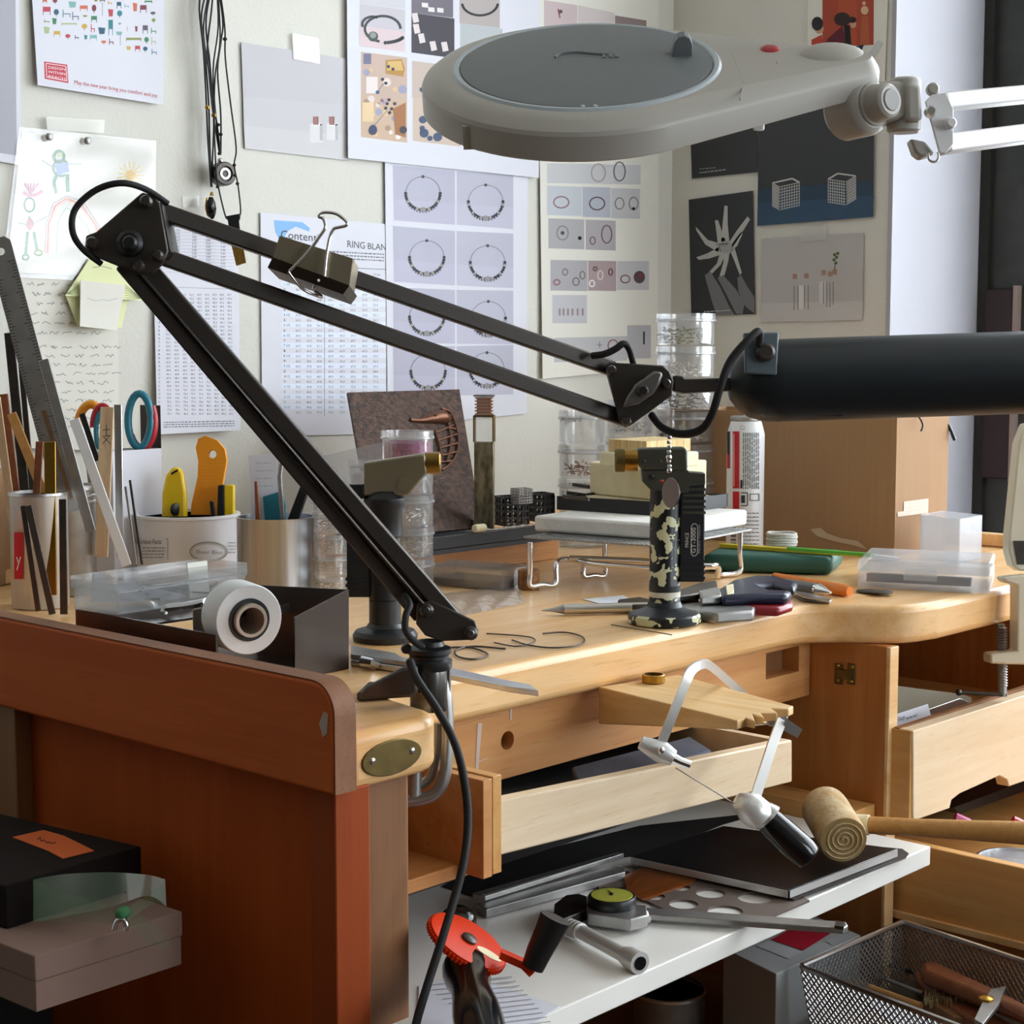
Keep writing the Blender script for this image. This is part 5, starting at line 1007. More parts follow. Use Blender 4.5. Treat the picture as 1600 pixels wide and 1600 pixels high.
# stackable jars
def jar(u, v, R, h, z, label, content=None, group='clear stacking jars', lid=True, text=None, lvl=.5, M=None, name='stacking_jar', cover='clear_plastic'):
    M = M or frame(u, v, z=z); o = root(name, label, 'jar', M.translation, group)
    B(M).shell([(R * .93, 1), (R * .96, 3), (R * .96, h * .72), (R, h * .74), (R, h * .99)], [(R * .9, 4), (R * .93, h * .99)], 32).build('body', cover, o)
    B(M).lathe([(R * 1.0, h * .74), (R * 1.03, h * .76), (R * 1.03, h * .80), (R * 1.0, h * .82)], 32).build('rim_ring', clear('rim_clear', '#f2f6f8', 0.3, 0.1, 0.2), o)
    if content:
        m, kind = content
        if kind == 'fill': B(M).lathe([(R * .88, 4), (R * .88, h * lvl), (R * .5, h * (lvl + .06))], 24).build('contents', m, o)
        else:
            b = B(M); random.seed(int(u + v))
            for i in range(70):
                a = random.uniform(0, 6.28); q = R * .8 * math.sqrt(random.random()); z0 = 4 + random.random() * h * lvl
                if kind == 'beads': b.ball((q * math.cos(a), q * math.sin(a), z0 + 2), R * .075, 6)
                else:
                    p0 = Vector((q * math.cos(a), q * math.sin(a), z0)); b.tube([p0, p0 + Vector((random.uniform(-1, 1), random.uniform(-1, 1), random.uniform(-.4, .4))) * R * .22], R * .03, 4)
            b.build('contents', m, o)['kind'] = 'stuff'
    return o, M
up_ = lambda M, h: M @ Matrix.Translation((0, 0, h))
words = ['lowest', 'second', 'third', 'fourth', 'topmost']
M = frame(517, 932, z=ZT)
mat('silver_bits', '#cfcdc8', 0.25, 0.9)
for i in range(5): jar(517, 932 + i, 27, 33, ZT, '%s jar of silver findings in the stack beside the steel cup' % words[i], ('silver_bits', 'beads'), 'jars beside the steel cup', M=up_(M, i * 33), lvl=.45)
M = frame(638, 920, z=ZT)
cont = [('silver_bits', 'beads'), ('dull_steel', 'bits'), ('silver_bits', 'bits'), None, (mat('magenta', '#8c2a68', 0.5, h2='#b04a8c', scale=300), 'fill')]
for i in range(5): jar(638, 902 + i, 41, 49.5, ZT, ['clear jar at the foot of the stack behind the black torch', 'second jar from the bench behind the black torch', 'middle jar of the stack behind the black torch', 'fourth jar from the bench behind the black torch', 'top jar with magenta threads behind the khaki torch head'][i], cont[i], 'jars behind the black torch', M=up_(M, i * 49.5), lvl=.5 if i < 4 else .62)
M = frame(573, 890, z=ZT)
for i in range(4): jar(573, 890 + i, 27, 43, ZT, ['lowest jar of the slim stack left of the magenta jar', 'second jar of the slim stack left of the magenta jar', 'third jar of the slim stack left of the magenta jar', 'white filled jar on the slim stack left of the magenta jar'][i], (mat('white_fill', '#e2e2e6', 0.7), 'fill') if i == 3 else None, 'slim jars behind the black torch', M=up_(M, i * 43))
# black torch with khaki head
M = frame(602, 999, z=ZT + .0006); tk = root('black_torch', 'black bench torch with a khaki head behind the lamp arm', 'torch', M.translation)
L = lambda lst: [(u - 602, 999 - v) for u, v in lst]
B(M).lathe([(50, 0), (51, 8), (46, 15), (30, 20), (26, 26)], 40).build('base', 'black_plastic', tk)
B(M).lathe([(25, 24), (25, 62), (24, 63), (25, 64), (25, 160), (28, 164), (28, 205), (32, 212), (32, 222), (22, 232)], 36).build('fuel_tube', 'black_plastic', tk)
b = B(M); b.box((-58, -12, 68), (-22, 12, 172)); b.build('side_grip', 'black_plastic', tk, bevel=.001)
for i in range(3): B(M).box((-60, -13, 74 + i * 10), (-24, 13, 79 + i * 10)).build('grip_rib', 'black_plastic', tk)
mat('khaki', '#8a826a', 0.42, 0.45)
B(M).prism([(x, -17, z) for x, z in L([(572, 722), (662, 708), (667, 711), (669, 738), (640, 772), (572, 772)])], (0, 34, 0)).build('head', 'khaki', tk, bevel=.0015)
B(M).prism([(x, -15, z) for x, z in L([(548, 755), (572, 755), (572, 776), (556, 784)])], (0, 30, 0)).build('trigger', 'black_plastic', tk, bevel=.001)
B(M).prism([(x, -17.5, z) for x, z in L([(592, 766), (618, 766), (618, 776), (592, 776)])], (0, 35, 0)).build('vent', 'black_plastic', tk)
B(M @ Matrix.Translation((0, 0, 0))).lathe([(11, 0), (11, 2)], 24, Matrix.Translation((33, -17, 245)) @ Matrix.Rotation(math.radians(90), 4, 'X')).build('dial', 'khaki', tk)
b = B(M); b.lathe([(17, 0), (17, 22), (15, 24)], 24, Matrix.Translation((64, 0, 276)) @ Matrix.Rotation(math.radians(90), 4, 'Y')); b.build('nozzle', mat('torch_brass', '#8a6f38', 0.35, 0.9), tk)
# copper plaque with a seahorse in relief
pq = [px(543, 613, Y=1.48), px(718, 608, Y=1.48), px(753, 833, Y=1.35), px(583, 838, Y=1.35)]

for q in (pq[2], pq[3]): q.z = max(q.z, ZT + .0325)
mat('copper_dark', '#3b322e', 0.5, 0.45, h2='#6a5044', scale=140, bump=0.8, bscale=420); mat('copper_bright', '#7a523e', 0.38, 0.65)
cp = root('copper_plaque', 'dark copper plaque with a raised seahorse leaning on the wall', 'plaque', (pq[2] + pq[3]) / 2)
nP = (pq[1] - pq[0]).cross(pq[3] - pq[0]).normalized(); nP = nP if nP.dot(FW) < 0 else -nP
B().prism(pq, -nP * 0.003).build('plate', 'copper_dark', cp, bevel=.0005)
def on(u, v, o): r = ray(u, v); t = ((pq[0] + nP * o) - CAM).dot(nP) / r.dot(nP); return CAM + r * t
b = B(); mm = 1.85 / F
b.tube([on(641, 656, .001), on(655, 657, .002), on(672, 654, .003), on(682, 652, .003), on(692, 652, .003), on(701, 656, .002)], [3.5 * mm, 3.5 * mm, 8 * mm, 12 * mm, 13 * mm, 8 * mm], 10); b.build('seahorse_head', 'copper_bright', cp, smooth=80)
B().ball(on(680, 649, .009), 3 * mm, 8).build('seahorse_eye', 'copper_dark', cp)
b = B()
oc = [(690, 638), (703, 644), (711, 660), (716, 680), (716, 700), (710, 716), (700, 728), (690, 734)]; ic = [(680, 672), (684, 686), (688, 700), (690, 714), (688, 724)]
b.tube(spline([on(u, v, .002) for u, v in oc], 5), 2.2 * mm, 6); b.tube(spline([on(u, v, .002) for u, v in ic], 5), 2 * mm, 6); b.tube(spline([on(u, v, .002) for u, v in ((700, 660), (704, 680), (704, 700), (698, 722))], 5), 1.8 * mm, 6)
for a_, e_ in (((682, 676), (708, 664)), ((685, 688), (714, 678)), ((688, 700), (716, 692)), ((690, 712), (713, 706)), ((689, 722), (706, 720)), ((692, 660), (704, 648)), ((698, 668), (712, 670))): b.tube([on(*a_, .002), on(*e_, .002)], 1.6 * mm, 6)
b.build('seahorse_ribs', 'copper_bright', cp, smooth=80)
# tall square bottle with a copper wire cap
M = frame(757, 826, yaw=-4, z=ZT + .0325); tb = root('square_bottle', 'tall narrow patinated bottle with a copper wire cap', 'bottle', M.translation)
B(M).box((-15, -12, 0), (15, 12, 136)).build('patina_body', mat('patina', '#6a6048', 0.35, 0.7, h2='#a39a80', scale=180, aniso=(1, 1, .35)), tb, bevel=.0006)
b = B(M)
for x in (-15, 15):
    for y in (-12, 12): b.tube([(x, y, 136), (x, y, 176)], 1.5, 6)
for x0, y0, x1, y1 in ((-15, -12, 15, -12), (15, -12, 15, 12), (15, 12, -15, 12), (-15, 12, -15, -12)): b.tube([(x0, y0, 176), (x1, y1, 176)], 1.6, 6)
b.build('wire_frame', 'old_brass', tb)
B(M).box((-13, -10, 138), (13, 10, 174)).build('glass_core', 'clear_plastic', tb)
B(M).box((-11, -9, 178), (11, 9, 205)).build('cap_core', mat('cap_copper', '#b4866e', 0.4, 0.6), tb)
for i in range(6): B(M).box((-14, -11, 178 + i * 5), (14, 11, 180 + i * 5)).build('cap_ring', mat('cap_wire', '#c7a796', 0.35, 0.7), tb)
B(M).box((-16, -13, 206), (16, 13, 209)).build('cap_top', 'dull_steel', tb)
# black tray with a chain and bead
zb0 = ZT + .0252
yf = px(676, 868, z=zb0).y; xa, xb = px(664, 872, Y=yf).x, px(862, 838, Y=yf).x
q_ = root('black_tray', 'long black display tray against the back of the bench', 'tray', ((xa + xb) / 2, yf + .05, zb0))
B().box((xa, yf, zb0), (xb, yf + .14, zb0 + .005)).build('tray_floor', 'black_plastic', q_)
B().box((xa, yf, zb0 + .005), (xb, yf + .006, zb0 + .019)).build('front_lip', 'black_plastic', q_, bevel=.001); B().box((xa, yf + .136, zb0 + .005), (xb, yf + .14, zb0 + .019)).build('back_lip', 'black_plastic', q_)
k = B()
for i in range(46): k.ball((xa + .08 + (xb - xa - .10) * i / 45, yf + .002 , zb0 + .0205 + .0006 * math.sin(i)), .0014, 6)
cho = k.build('fine_chain', 'silver_bits'); cho['kind'] = 'stuff'; cho['label'] = 'fine silver chain lying along the black tray rim'; cho['category'] = 'chain'
tag(B().tube([Vector((px(740, 839, Y=yf).x, yf - .001, zb0 + .0235)), Vector((px(756, 837, Y=yf).x, yf - .001, zb0 + .0235))], .0045, 12).build('cream_bead', 'cream_block', bevel=.001), 'small cream barrel bead on the chain', 'bead')
# lattice cubes
def lattice(name, label, u, v, z, s, h, n, m, t, yaw):
    M = frame(u, v, yaw=yaw, z=z); o = root(name, label, 'lattice cube', M.translation, 'wire lattice cubes')
    for side in range(4):
        R = Matrix.Rotation(math.radians(90 * side), 4, 'Z'); b = B(M @ R)
        for i in range(n + 1): x = -s / 2 + s * i / n; b.box((x - t / 2, -s / 2 - t / 2, 0), (x + t / 2, -s / 2 + t / 2, h))
        for i in range(n + 1): z_ = h * i / n; b.box((-s / 2, -s / 2 - t / 2, z_ - t / 2 + t / 2), (s / 2, -s / 2 + t / 2, z_ + t / 2 + t / 2))
        b.build('lattice_side', m, o)
    return o
lattice('lattice_cube', 'black lattice cube right of the tall bottle', 798, 820, zb0 + .0055, 40, 42, 4, 'black_plastic', 3.4, 30)
lattice('lattice_cube', 'black lattice cube nearest the soldering stand', 843, 813, zb0 + .0055, 32, 40, 4, 'black_plastic', 3.4, 28)
lattice('lattice_cube', 'small silver lattice cube on top of a black one', 815, 786, zb0 + .034, 24, 22, 5, 'dull_steel', 1.4, 30)
# clear case, bag, wires, steel gauge
fc = root('clear_case', 'flat clear plastic case lying in front of the black tray', 'case', px(750, 915, z=ZT))
b = B(); base = box3(b, (668, 914), (786, 924), (828, 914), ZT + .0005, .0012); b.build('case_bottom', 'smoked', fc)
b = B(); wall4(b, base, ZT + .0017, ZT + .020); b.build('case_walls', 'smoked', fc); b = B(); b.hexa([Vector((q.x, q.y, ZT + .020)) for q in base] + [Vector((q.x, q.y, ZT + .0215)) for q in base]); b.build('case_lid', 'smoked', fc)
B().hexa([q + (ce2 - q) * .12 + Vector((0, 0, .002)) for q in base for ce2 in [sum(base, Vector()) / 4]] + [q + (ce2 - q) * .12 + Vector((0, 0, .008)) for q in base for ce2 in [sum(base, Vector()) / 4]]).build('dark_insert', mat('umber', '#5a4436', 0.7), fc)
random.seed(11)
b = B(); gv = []; n = 14; C4 = [(690, 930), (806, 916), (822, 944), (716, 966)]
for j in range(n + 1):
    for i in range(n + 1):
        s, t = i / n, j / n; e = .06 * math.sin(s * 9 + t * 4)
        u = (C4[0][0] * (1 - s) + C4[1][0] * s) * (1 - t) + (C4[3][0] * (1 - s) + C4[2][0] * s) * t; v = (C4[0][1] * (1 - s) + C4[1][1] * s) * (1 - t) + (C4[3][1] * (1 - s) + C4[2][1] * s) * t
        q = px(u, v, z=ZT); q.z = ZT + .001 + .004 * abs(math.sin(s * 7 + t * 3)) * (1 - abs(2 * t - 1)) + random.random() * .0008; gv.append(q)
b.add(gv, [(j * (n + 1) + i, j * (n + 1) + i + 1, (j + 1) * (n + 1) + i + 1, (j + 1) * (n + 1) + i) for j in range(n) for i in range(n)])
tag(b.build('plastic_bag', clear('bag', '#e6e4e2', 0.3, 0.2, 0.25), smooth=0), 'crumpled clear plastic bag lying flat on the bench', 'bag')
wr_ = lambda pts_, r, lb: tag(B().tube(spline([px(u, v, z=ZT + .0012) for u, v in pts_], 6), r, 6).build('wire_ring', 'dark_steel', smooth=80), lb, 'wire', 'thin wires on the bench')
wr_([(848, 990), (882, 988), (908, 994), (912, 1003), (894, 1010), (860, 1012), (826, 1008), (800, 1000)], .0007, 'thin wire curl nearest the mottled torch')
wr_([(700, 1012), (735, 1012), (762, 1022), (742, 1030), (716, 1026), (712, 1016), (740, 1010), (790, 1014)], .0008, 'thin wire loop right of the lamp collar')
wr_([(760, 990), (796, 992), (830, 996), (834, 1003), (808, 1010), (772, 1004)], .0006, 'thin oval wire between the other two wires')
tag(B().tube([px(955, 976, z=ZT + .001), px(1050, 992, z=ZT + .001)], .0005, 5).build('wire_ring', 'dark_steel'), 'straight wire sticking out under the mottled torch base', 'wire', 'thin wires on the bench')
sg = root('steel_gauge', 'long narrow steel gauge lying behind the lamp clamp', 'gauge', px(700, 1050, z=ZT))
b = B(); flatp(b, [(548, 1012), (620, 1024), (700, 1042), (800, 1064), (828, 1069), (842, 1079), (826, 1076), (800, 1073), (700, 1053), (548, 1031)], ZT + .0006, ZT + .005); b.build('beam', 'steel', sg, bevel=.0006)
flatp(B(), [(548, 1008), (618, 1020), (640, 1034), (548, 1022)], ZT + .005, ZT + .009).build('slide', 'dull_steel', sg, bevel=.0006)
B().tube([px(568, 1033, z=ZT + .006), px(586, 1037, z=ZT + .006)], .0045, 12).build('thumb_screw', 'chrome', sg)
# ================================================================== right half of the bench top
# soldering stand: bent wire legs and a mesh sheet
ZM = ZT + .049
ss = root('soldering_stand', 'wire tripod stand with a grey mesh sheet on the bench', 'stand', px(1000, 900, z=ZT))
mq = [px(818, 841, z=ZM), px(1035, 856, z=ZM), px(1174, 829, z=ZM)]; mq.append(mq[0] + mq[2] - mq[1])
Mq = Matrix.Identity(4); ex_ = (mq[2] - mq[1]); ey_ = (mq[0] - mq[1])
b = B(); b.hexa(mq + [q + Vector((0, 0, .0012)) for q in mq]); b.build('mesh_sheet', mat('mesh_grey', '#a9a7a2', 0.5, 0.6, var=0.25, scale=900), ss)
k = B()
for i in range(30):
    t = i / 29; k.tube([mq[1] + ex_ * t + Vector((0, 0, .0015)), mq[0] + ex_ * t + Vector((0, 0, .0015))], .0005, 4); k.tube([mq[1] + ey_ * t + Vector((0, 0, .0017)), mq[2] + ey_ * t + Vector((0, 0, .0017))], .0005, 4)
k.build('mesh_wires', 'dull_steel', ss)['kind'] = 'stuff'
zl = ZT + .0056
def leg(pts_): return B().tube(spline(pts_, 6), .0028, 10).build('wire_leg', 'chrome', ss, smooth=80)
P_ = lambda u, v, z: px(u, v, z=z)
a0 = P_(828, 915, zl); a1 = P_(868, 912, zl)
leg([Vector((a0.x, a0.y, ZM)), Vector((a0.x, a0.y, ZM - .03)), a0, a0 + (a1 - a0) * .5, a1, a1 + Vector((.004, .002, .02)), P_(890, 874, ZT + .028), P_(940, 882, ZT + .026), P_(1060, 890, ZT + .026)])
c0 = P_(912, 900, zl); c1 = P_(945, 898, zl)
leg([P_(908, 872, ZT + .026), c0 + Vector((0, 0, .012)), c0, (c0 + c1) / 2, c1, c1 + Vector((0, 0, .02)), Vector((c1.x, c1.y, ZM))])
e0 = P_(1156, 893, zl); leg([Vector((e0.x, e0.y, ZM)), e0 + Vector((0, 0, .02)), e0, P_(1122, 897, zl), P_(1120, 886, ZT + .02), P_(1060, 889, ZT + .026)])
leg([P_(890, 872, ZT + .030), P_(1000, 876, ZT + .028), P_(1100, 884, ZT + .026), P_(1121, 884, ZT + .024), P_(1122, 900, zl)])
tag(B(frame(826, 921, z=ZT)).lathe([(16, 0), (17, 2), (17, 30), (15, 32)], 20).build('cork', mat('cork', '#a9794c', 0.9, h2='#7a5232', scale=200)), 'small scorched cork beside the wire stand leg', 'cork')
def block(name, label, cat, l, n_, r, z, h, m, bev=.002, grp=None):
    b = B(); box3(b, l, n_, r, z, h); o = b.build(name, m, bevel=bev); return tag(o, label, cat, grp)
zz = ZM + .0025
block('ceramic_board', 'thick white ceramic board lying on the mesh stand', 'board', (834, 830), (1035, 844), (1168, 820), zz, .0165, 'white_board', .003)
zz += .0168
bt = root('black_pan', 'shallow black pan of pale grit on the white board', 'pan', px(1000, 800, z=zz))
b = B(); base = box3(b, (870, 796), (1030, 806), (1138, 792), zz, .001); b.build('pan_bottom', 'black_plastic', bt)
b = B(); wall4(b, base, zz + .001, zz + .0145, .003); b.build('pan_walls', 'black_plastic', bt)
cz = sum(base, Vector()) / 4; gq = [cz + (q - cz) * .95 for q in base]
B().hexa([Vector((q.x, q.y, zz + .001)) for q in gq] + [Vector((q.x, q.y, zz + .012)) for q in gq]).build('grit', mat('grit', '#cfc0a4', 0.95, var=0.2, scale=300), bt)
zz += .0122
block('soldering_block', 'large cream soldering block in the black pan', 'block', (921, 772), (1020, 782), (1104, 768), zz, .036, 'cream_block', .002, 'soldering blocks'); z2 = zz + .0362
block('soldering_block', 'thin cream soldering slab on the large block', 'block', (936, 728), (1015, 735), (1092, 728), z2, .0155, 'cream_block', .002, 'soldering blocks'); z2 += .0157
block('charcoal_block', 'wood-grained block topping the cream soldering blocks', 'block', (951, 705), (1010, 709), (1079, 704), z2, .013, wood('grain_block', '#c9a66a', '#ead6a6', 'Z', 0.8, fine=6), .0005, 'soldering blocks')
for i, (u, v, l) in enumerate(((886, 770, 30), (895, 757, 26), (880, 776, 40))):
    tag(B().bar(px(u, v, z=zz + .002 + i * .002), px(u + l, v + 4, z=zz + .002 + i * .002), .004, .0015, UP).build('steel_pick', 'dark_steel'), ['small dark pick at the left of the black pan', 'short brassy pick lying over the other picks', 'longest dark pick on the pale grit'][i], 'pick', 'picks in the black pan')
# jar stacks in the corner
mat('dark_bits', '#3a3430', 0.5, 0.4); mat('pink_bits', '#c98f96', 0.6)
M = frame(909, 853, z=ZT); words2 = ['lowest', 'second', 'third', 'topmost']
for i in range(4):
    o, Mj = jar(909, 853 + i, 37, 53, ZT, ['lowest jar of the stack left of the soldering blocks', 'second jar of the stack left of the soldering blocks', 'jar of copper snippets under the jar marked hard', 'jar marked hard at the top of its stack'][i], [None, ('pink_bits', 'bits'), (mat('copper_bits', '#a06a50', 0.4, 0.7), 'bits'), None][i], 'jars in the corner', M=up_(M, i * 53), lvl=.4)
    if i == 3:
        p = Print(cylfn(Mj, 36.2), .0004); p.text('n', (875, 658), (880, 658), 5, '#44444a', 2); p.text('hard', (888, 660), (908, 658), 9, '#3f3f46', 2); p.build('handwriting', o)
M = frame(983, 845, z=ZT)
for i in range(4): jar(983, 845 + i, 37, 55, ZT, '%s jar of the stack behind the soldering blocks' % words2[i], [None, None, ('pink_bits', 'bits'), ('dull_steel', 'bits')][i], 'jars in the corner', M=up_(M, i * 55), lvl=.3)
M = frame(1068, 842, z=ZT)
cc_ = [None, ('dark_bits', 'bits'), None, ('dull_steel', 'bits'), ('dark_bits', 'bits'), (mat('white_bits', '#ddd9cf', 0.6), 'bits'), (mat('green_bits', '#7a7a50', 0.6), 'bits')]
for i in range(7): jar(1068, 842 + i, 46, 50, ZT, ['foot jar of the tall stack in the corner', 'second jar of the tall stack in the corner', 'third jar of the tall stack in the corner', 'fourth jar of the tall stack in the corner', 'jar of wire rings in the tall corner stack', 'jar of white pieces in the tall corner stack', 'top jar of the tall stack in the corner'][i], cc_[i], 'jars in the corner', M=up_(M, i * 50), lvl=.45)
# mottled black and cream torch
def mottled():
    m = bpy.data.materials.new('mottled_paint'); m.use_nodes = True; nt = m.node_tree; bs = nt.nodes['Principled BSDF']; tc = nt.nodes.new('ShaderNodeTexCoord'); n = nt.nodes.new('ShaderNodeTexNoise')
    n.inputs['Scale'].default_value = 75; n.inputs['Detail'].default_value = 3; nt.links.new(tc.outputs['Object'], n.inputs['Vector']); r = nt.nodes.new('ShaderNodeValToRGB'); r.color_ramp.interpolation = 'CONSTANT'
    r.color_ramp.elements[0].color = lin('#15171a'); r.color_ramp.elements[1].position = 0.54; r.color_ramp.elements[1].color = lin('#d6d6ae'); nt.links.new(n.outputs[0], r.inputs[0]); nt.links.new(r.outputs[0], bs.inputs['Base Color']); bs.inputs['Roughness'].default_value = 0.35; return m
MATS['mottled'] = mottled()
mat('pale_green', '#c9cfb0', 0.45); mat('olive', '#4a4b42', 0.42, 0.3)
M = frame(1038, 973, z=ZT + .0006); tt = root('mottled_torch', 'bench torch with flaking black and cream paint and brass nozzle', 'torch', M.translation)
L = lambda lst: [(u - 1038, 973 - v) for u, v in lst]
B(M).lathe([(54, 0), (57, 3), (57, 13), (54, 16)], 40).build('base_rim', 'mottled', tt); B(M).lathe([(53, 16), (40, 20), (28, 26), (25, 34)], 40).build('base', mat('torch_black', '#22262b', 0.35), tt)
B(M).lathe([(24.5, 32), (24.5, 40), (24, 41), (24, 208)], 36).build('fuel_tube', 'mottled', tt); B(M).lathe([(24.8, 42), (24.8, 50)], 36).build('white_band', mat('band_white', '#dcd8c8', 0.5), tt)
B(M).lathe([(24.7, 50.5), (24.7, 60)], 36).build('black_band', 'torch_black', tt)
b = B(M); b.box((22, -14, 66), (60, 16, 222)); sb = b.build('side_grip', 'torch_black', tt, bevel=.0012)
for i in range(4): B(M).box((24, -16, 70 + i * 9), (61, 16, 74 + i * 9)).build('grip_rib', 'torch_black', sb)
for i in range(5): B(M).box((26, -15, 172 + i * 9), (61, 16, 176 + i * 9)).build('grip_rib', 'olive', sb)
B(M).prism([(x, -18, z) for x, z in L([(993, 700), (1066, 698), (1070, 704), (1070, 733), (1000, 733), (996, 726)])], (0, 36, 0)).build('head', 'olive', tt, bevel=.0018)
B(M).prism([(x, -16, z) for x, z in L([(1000, 733), (1072, 733), (1073, 736), (1098, 738), (1098, 755), (1072, 758), (1072, 768), (1018, 768), (1002, 752)])], (0, 34, 0)).build('valve_body', 'olive', tt, bevel=.0015)
b = B(M); b.lathe([(17, 0), (17, 30), (15, 33)], 24, Matrix.Translation((-44, 0, 254)) @ Matrix.Rotation(math.radians(-90), 4, 'Y')); b.build('nozzle', mat('nozzle_brass', '#a8823e', 0.25, 1.0), tt)
b = B(M); b.shell([(18, 0), (18, 14)], [(16, 0), (16, 14)], 24, Matrix.Translation((-64, 0, 254)) @ Matrix.Rotation(math.radians(-90), 4, 'Y')); b.build('nozzle_ring', 'old_brass', tt)
for u, v in ((1003, 719), (1028, 719)): x, z = L([(u, v)])[0]; B(M).ball((x, -18, z), 3, 8).build('rivet', 'olive', tt)
x, z = L([(1016, 743)])[0]; B(M).ball((x, -16, z), 5, 8).build('valve_hole', 'black_plastic', tt)
p = Print(lambda u, v, o: M @ Vector((u - 1038, -14.6 - o * 1500, 973 - v)))
U2 = (-1, 0)
p.text('PRINCE', (1073, 853), (1073, 830), 5.5, '#d9d9d4', 2, U2); p.text('GT-3000', (1084, 862), (1084, 822), 7, '#e2e2de', 2, U2)
p.line([(1077, 862), (1077, 820), (1080, 816), (1084, 816), (1087, 820), (1087, 862), (1084, 866), (1080, 866), (1077, 862)], .9, '#d9d9d4', 2); p.text('MICRO TORCH', (1091, 862), (1091, 818), 3, '#b9b9b4', 2, U2); p.build('printed_name', tt)
# drawing and gripping tools lying on the bench
pc = root('mechanical_pencil', 'silver mechanical pencil lying behind the mottled torch', 'pencil', px(980, 955, z=ZT))
pe = lambda u, v, dz=.0055: px(u, v, z=ZT + dz)
q0, q1, q2, q3, q4_, q5 = pe(846, 954), pe(864, 952.8), pe(880, 952), pe(1000, 949), pe(1090, 947.5), pe(1112, 947)
B().tube([q0, q1, q2], [.0004, .002, .0042], 12).build('tip', 'dull_steel', pc); B().tube([q2, q3, q4_], .0048, 14).build('barrel', mat('satin', '#d6d2cc', 0.3, 0.9), pc, smooth=60); B().tube([q4_, q5], .0035, 12).build('cap', 'chrome', pc)
tag(flatp(B(), [(911, 936), (974, 930), (992, 941), (946, 945)], ZT + .0004, ZT + .0009).build('paper_slip', 'paper'), 'small white paper slip left of the mottled torch', 'paper')
def flatobj(name, label, cat, parts, grp=None, base=None):
    o = root(name, label, cat, px(*base, z=ZT), grp)
    for pn, poly, z0, z1, m, bev in parts: flatp(B(), poly, ZT + z0, ZT + z1).build(pn, m, o, bevel=bev)
    return o
mat('navy_grip', '#20253c', 0.35); mat('red_grip', '#8c1c26', 0.35)
flatobj('pliers', 'steel pliers with navy grips lying on top of the others', 'pliers', [
 ('jaw', [(1045, 926), (1092, 910), (1120, 907), (1122, 918), (1095, 926), (1050, 932)], .012, .018, 'dark_steel', .0015), ('pivot', [(1092, 922), (1122, 916), (1128, 920), (1128, 930), (1095, 932)], .011, .019, 'dull_steel', .002),
 ('grip', [(1122, 919), (1145, 905), (1180, 898), (1215, 899), (1246, 909), (1240, 918), (1210, 910), (1185, 912), (1205, 921), (1238, 922), (1230, 928), (1180, 928), (1128, 931)], .010, .020, 'navy_grip', .004), ('grip_band', [(1134, 914), (1146, 912), (1147, 926), (1136, 928)], .012, .0208, 'cream_block', .0005)], 'pliers on the bench', (1150, 925))
flatobj('pliers', 'pliers with red grips under the navy ones', 'pliers', [
 ('jaw', [(1060, 944), (1105, 938), (1150, 940), (1180, 948), (1178, 954), (1120, 958), (1065, 950)], .0006, .010, 'dull_steel', .002), ('grip', [(1094, 938), (1112, 931), (1160, 932), (1215, 930), (1240, 936), (1239, 942), (1218, 949), (1150, 946), (1110, 943)], .001, .010, 'red_grip', .004)], 'pliers on the bench', (1160, 942))
flatobj('cutter_pliers', 'small grey cutters behind the mottled torch base', 'pliers', [('jaw', [(965, 936), (1000, 932), (1018, 936), (1018, 944), (990, 945), (966, 941)], .001, .009, 'dark_steel', .002), ('handle', [(1060, 932), (1090, 928), (1092, 934), (1062, 940)], .001, .009, 'dark_steel', .002)], 'pliers on the bench', (1000, 942))
def pen(name, label, pts_, rs, ms, names, grp='pens on the bench'):
    o = root(name, label, 'pen', px(*pts_[0][:2], z=ZT), grp)
    Q = [px(u, v, z=ZT + max(rs)) for u, v in pts_]
    for i in range(len(Q) - 1): B().tube([Q[i], Q[i + 1]], [rs[i], rs[i + 1]], 14).build(names[i], ms[i], o, smooth=60)
    return o
pen('orange_pen', 'orange pen lying at the right of the pliers', [(1211, 903), (1316, 922), (1328, 924)], [.0055, .0062, .0048], [mat('pen_orange', '#e8801e', 0.4), 'pen_orange'], ['barrel', 'cap'])
pen('grey_pen', 'grey pen with a bright steel cone tip', [(1225, 913), (1276, 921), (1280, 922), (1298, 926)], [.006, .006, .0065, .0012], [mat('pen_grey', '#6e7276', 0.4), 'chrome', 'chrome'], ['barrel', 'collar', 'cone_tip'])
tw = flatobj('tweezers', 'flat steel tweezers under the grey pen', 'tweezers', [('lower_arm', [(1235, 926), (1262, 930), (1300, 938), (1296, 941), (1255, 937)], .0008, .002, 'dull_steel', 0), ('upper_arm', [(1235, 922), (1262, 926), (1300, 936), (1296, 938), (1255, 932)], .004, .0055, 'steel', 0)], None, (1270, 935))
tc_ = B(); box3(tc_, (1096, 893), (1300, 899), (1317, 884), ZT + .0008, .019)
tag(tc_.build('green_case', mat('dark_green', '#2d5f54', 0.55, var=0.06, scale=30), bevel=.007, seg=3), 'flat dark green case lying behind the pliers', 'case')
gp = root('folding_rule', 'thin green and yellow strip lying on the dark green case', 'ruler', px(1250, 862, z=ZT + .02))
zg = ZT + .0225
B().bar(px(1128, 852, z=zg), px(1362, 868, z=zg), .011, .004, UP.cross(px(1362, 868, z=zg) - px(1128, 852, z=zg))).build('yellow_back', mat('strip_yellow', '#cdb62a', 0.4), gp)
B().bar(px(1232, 857, z=zg + .0035), px(1362, 867, z=zg + .0035), .008, .003, UP.cross(px(1362, 867, z=zg) - px(1232, 857, z=zg))).build('green_strip', mat('strip_green', '#4fae3c', 0.35), gp)
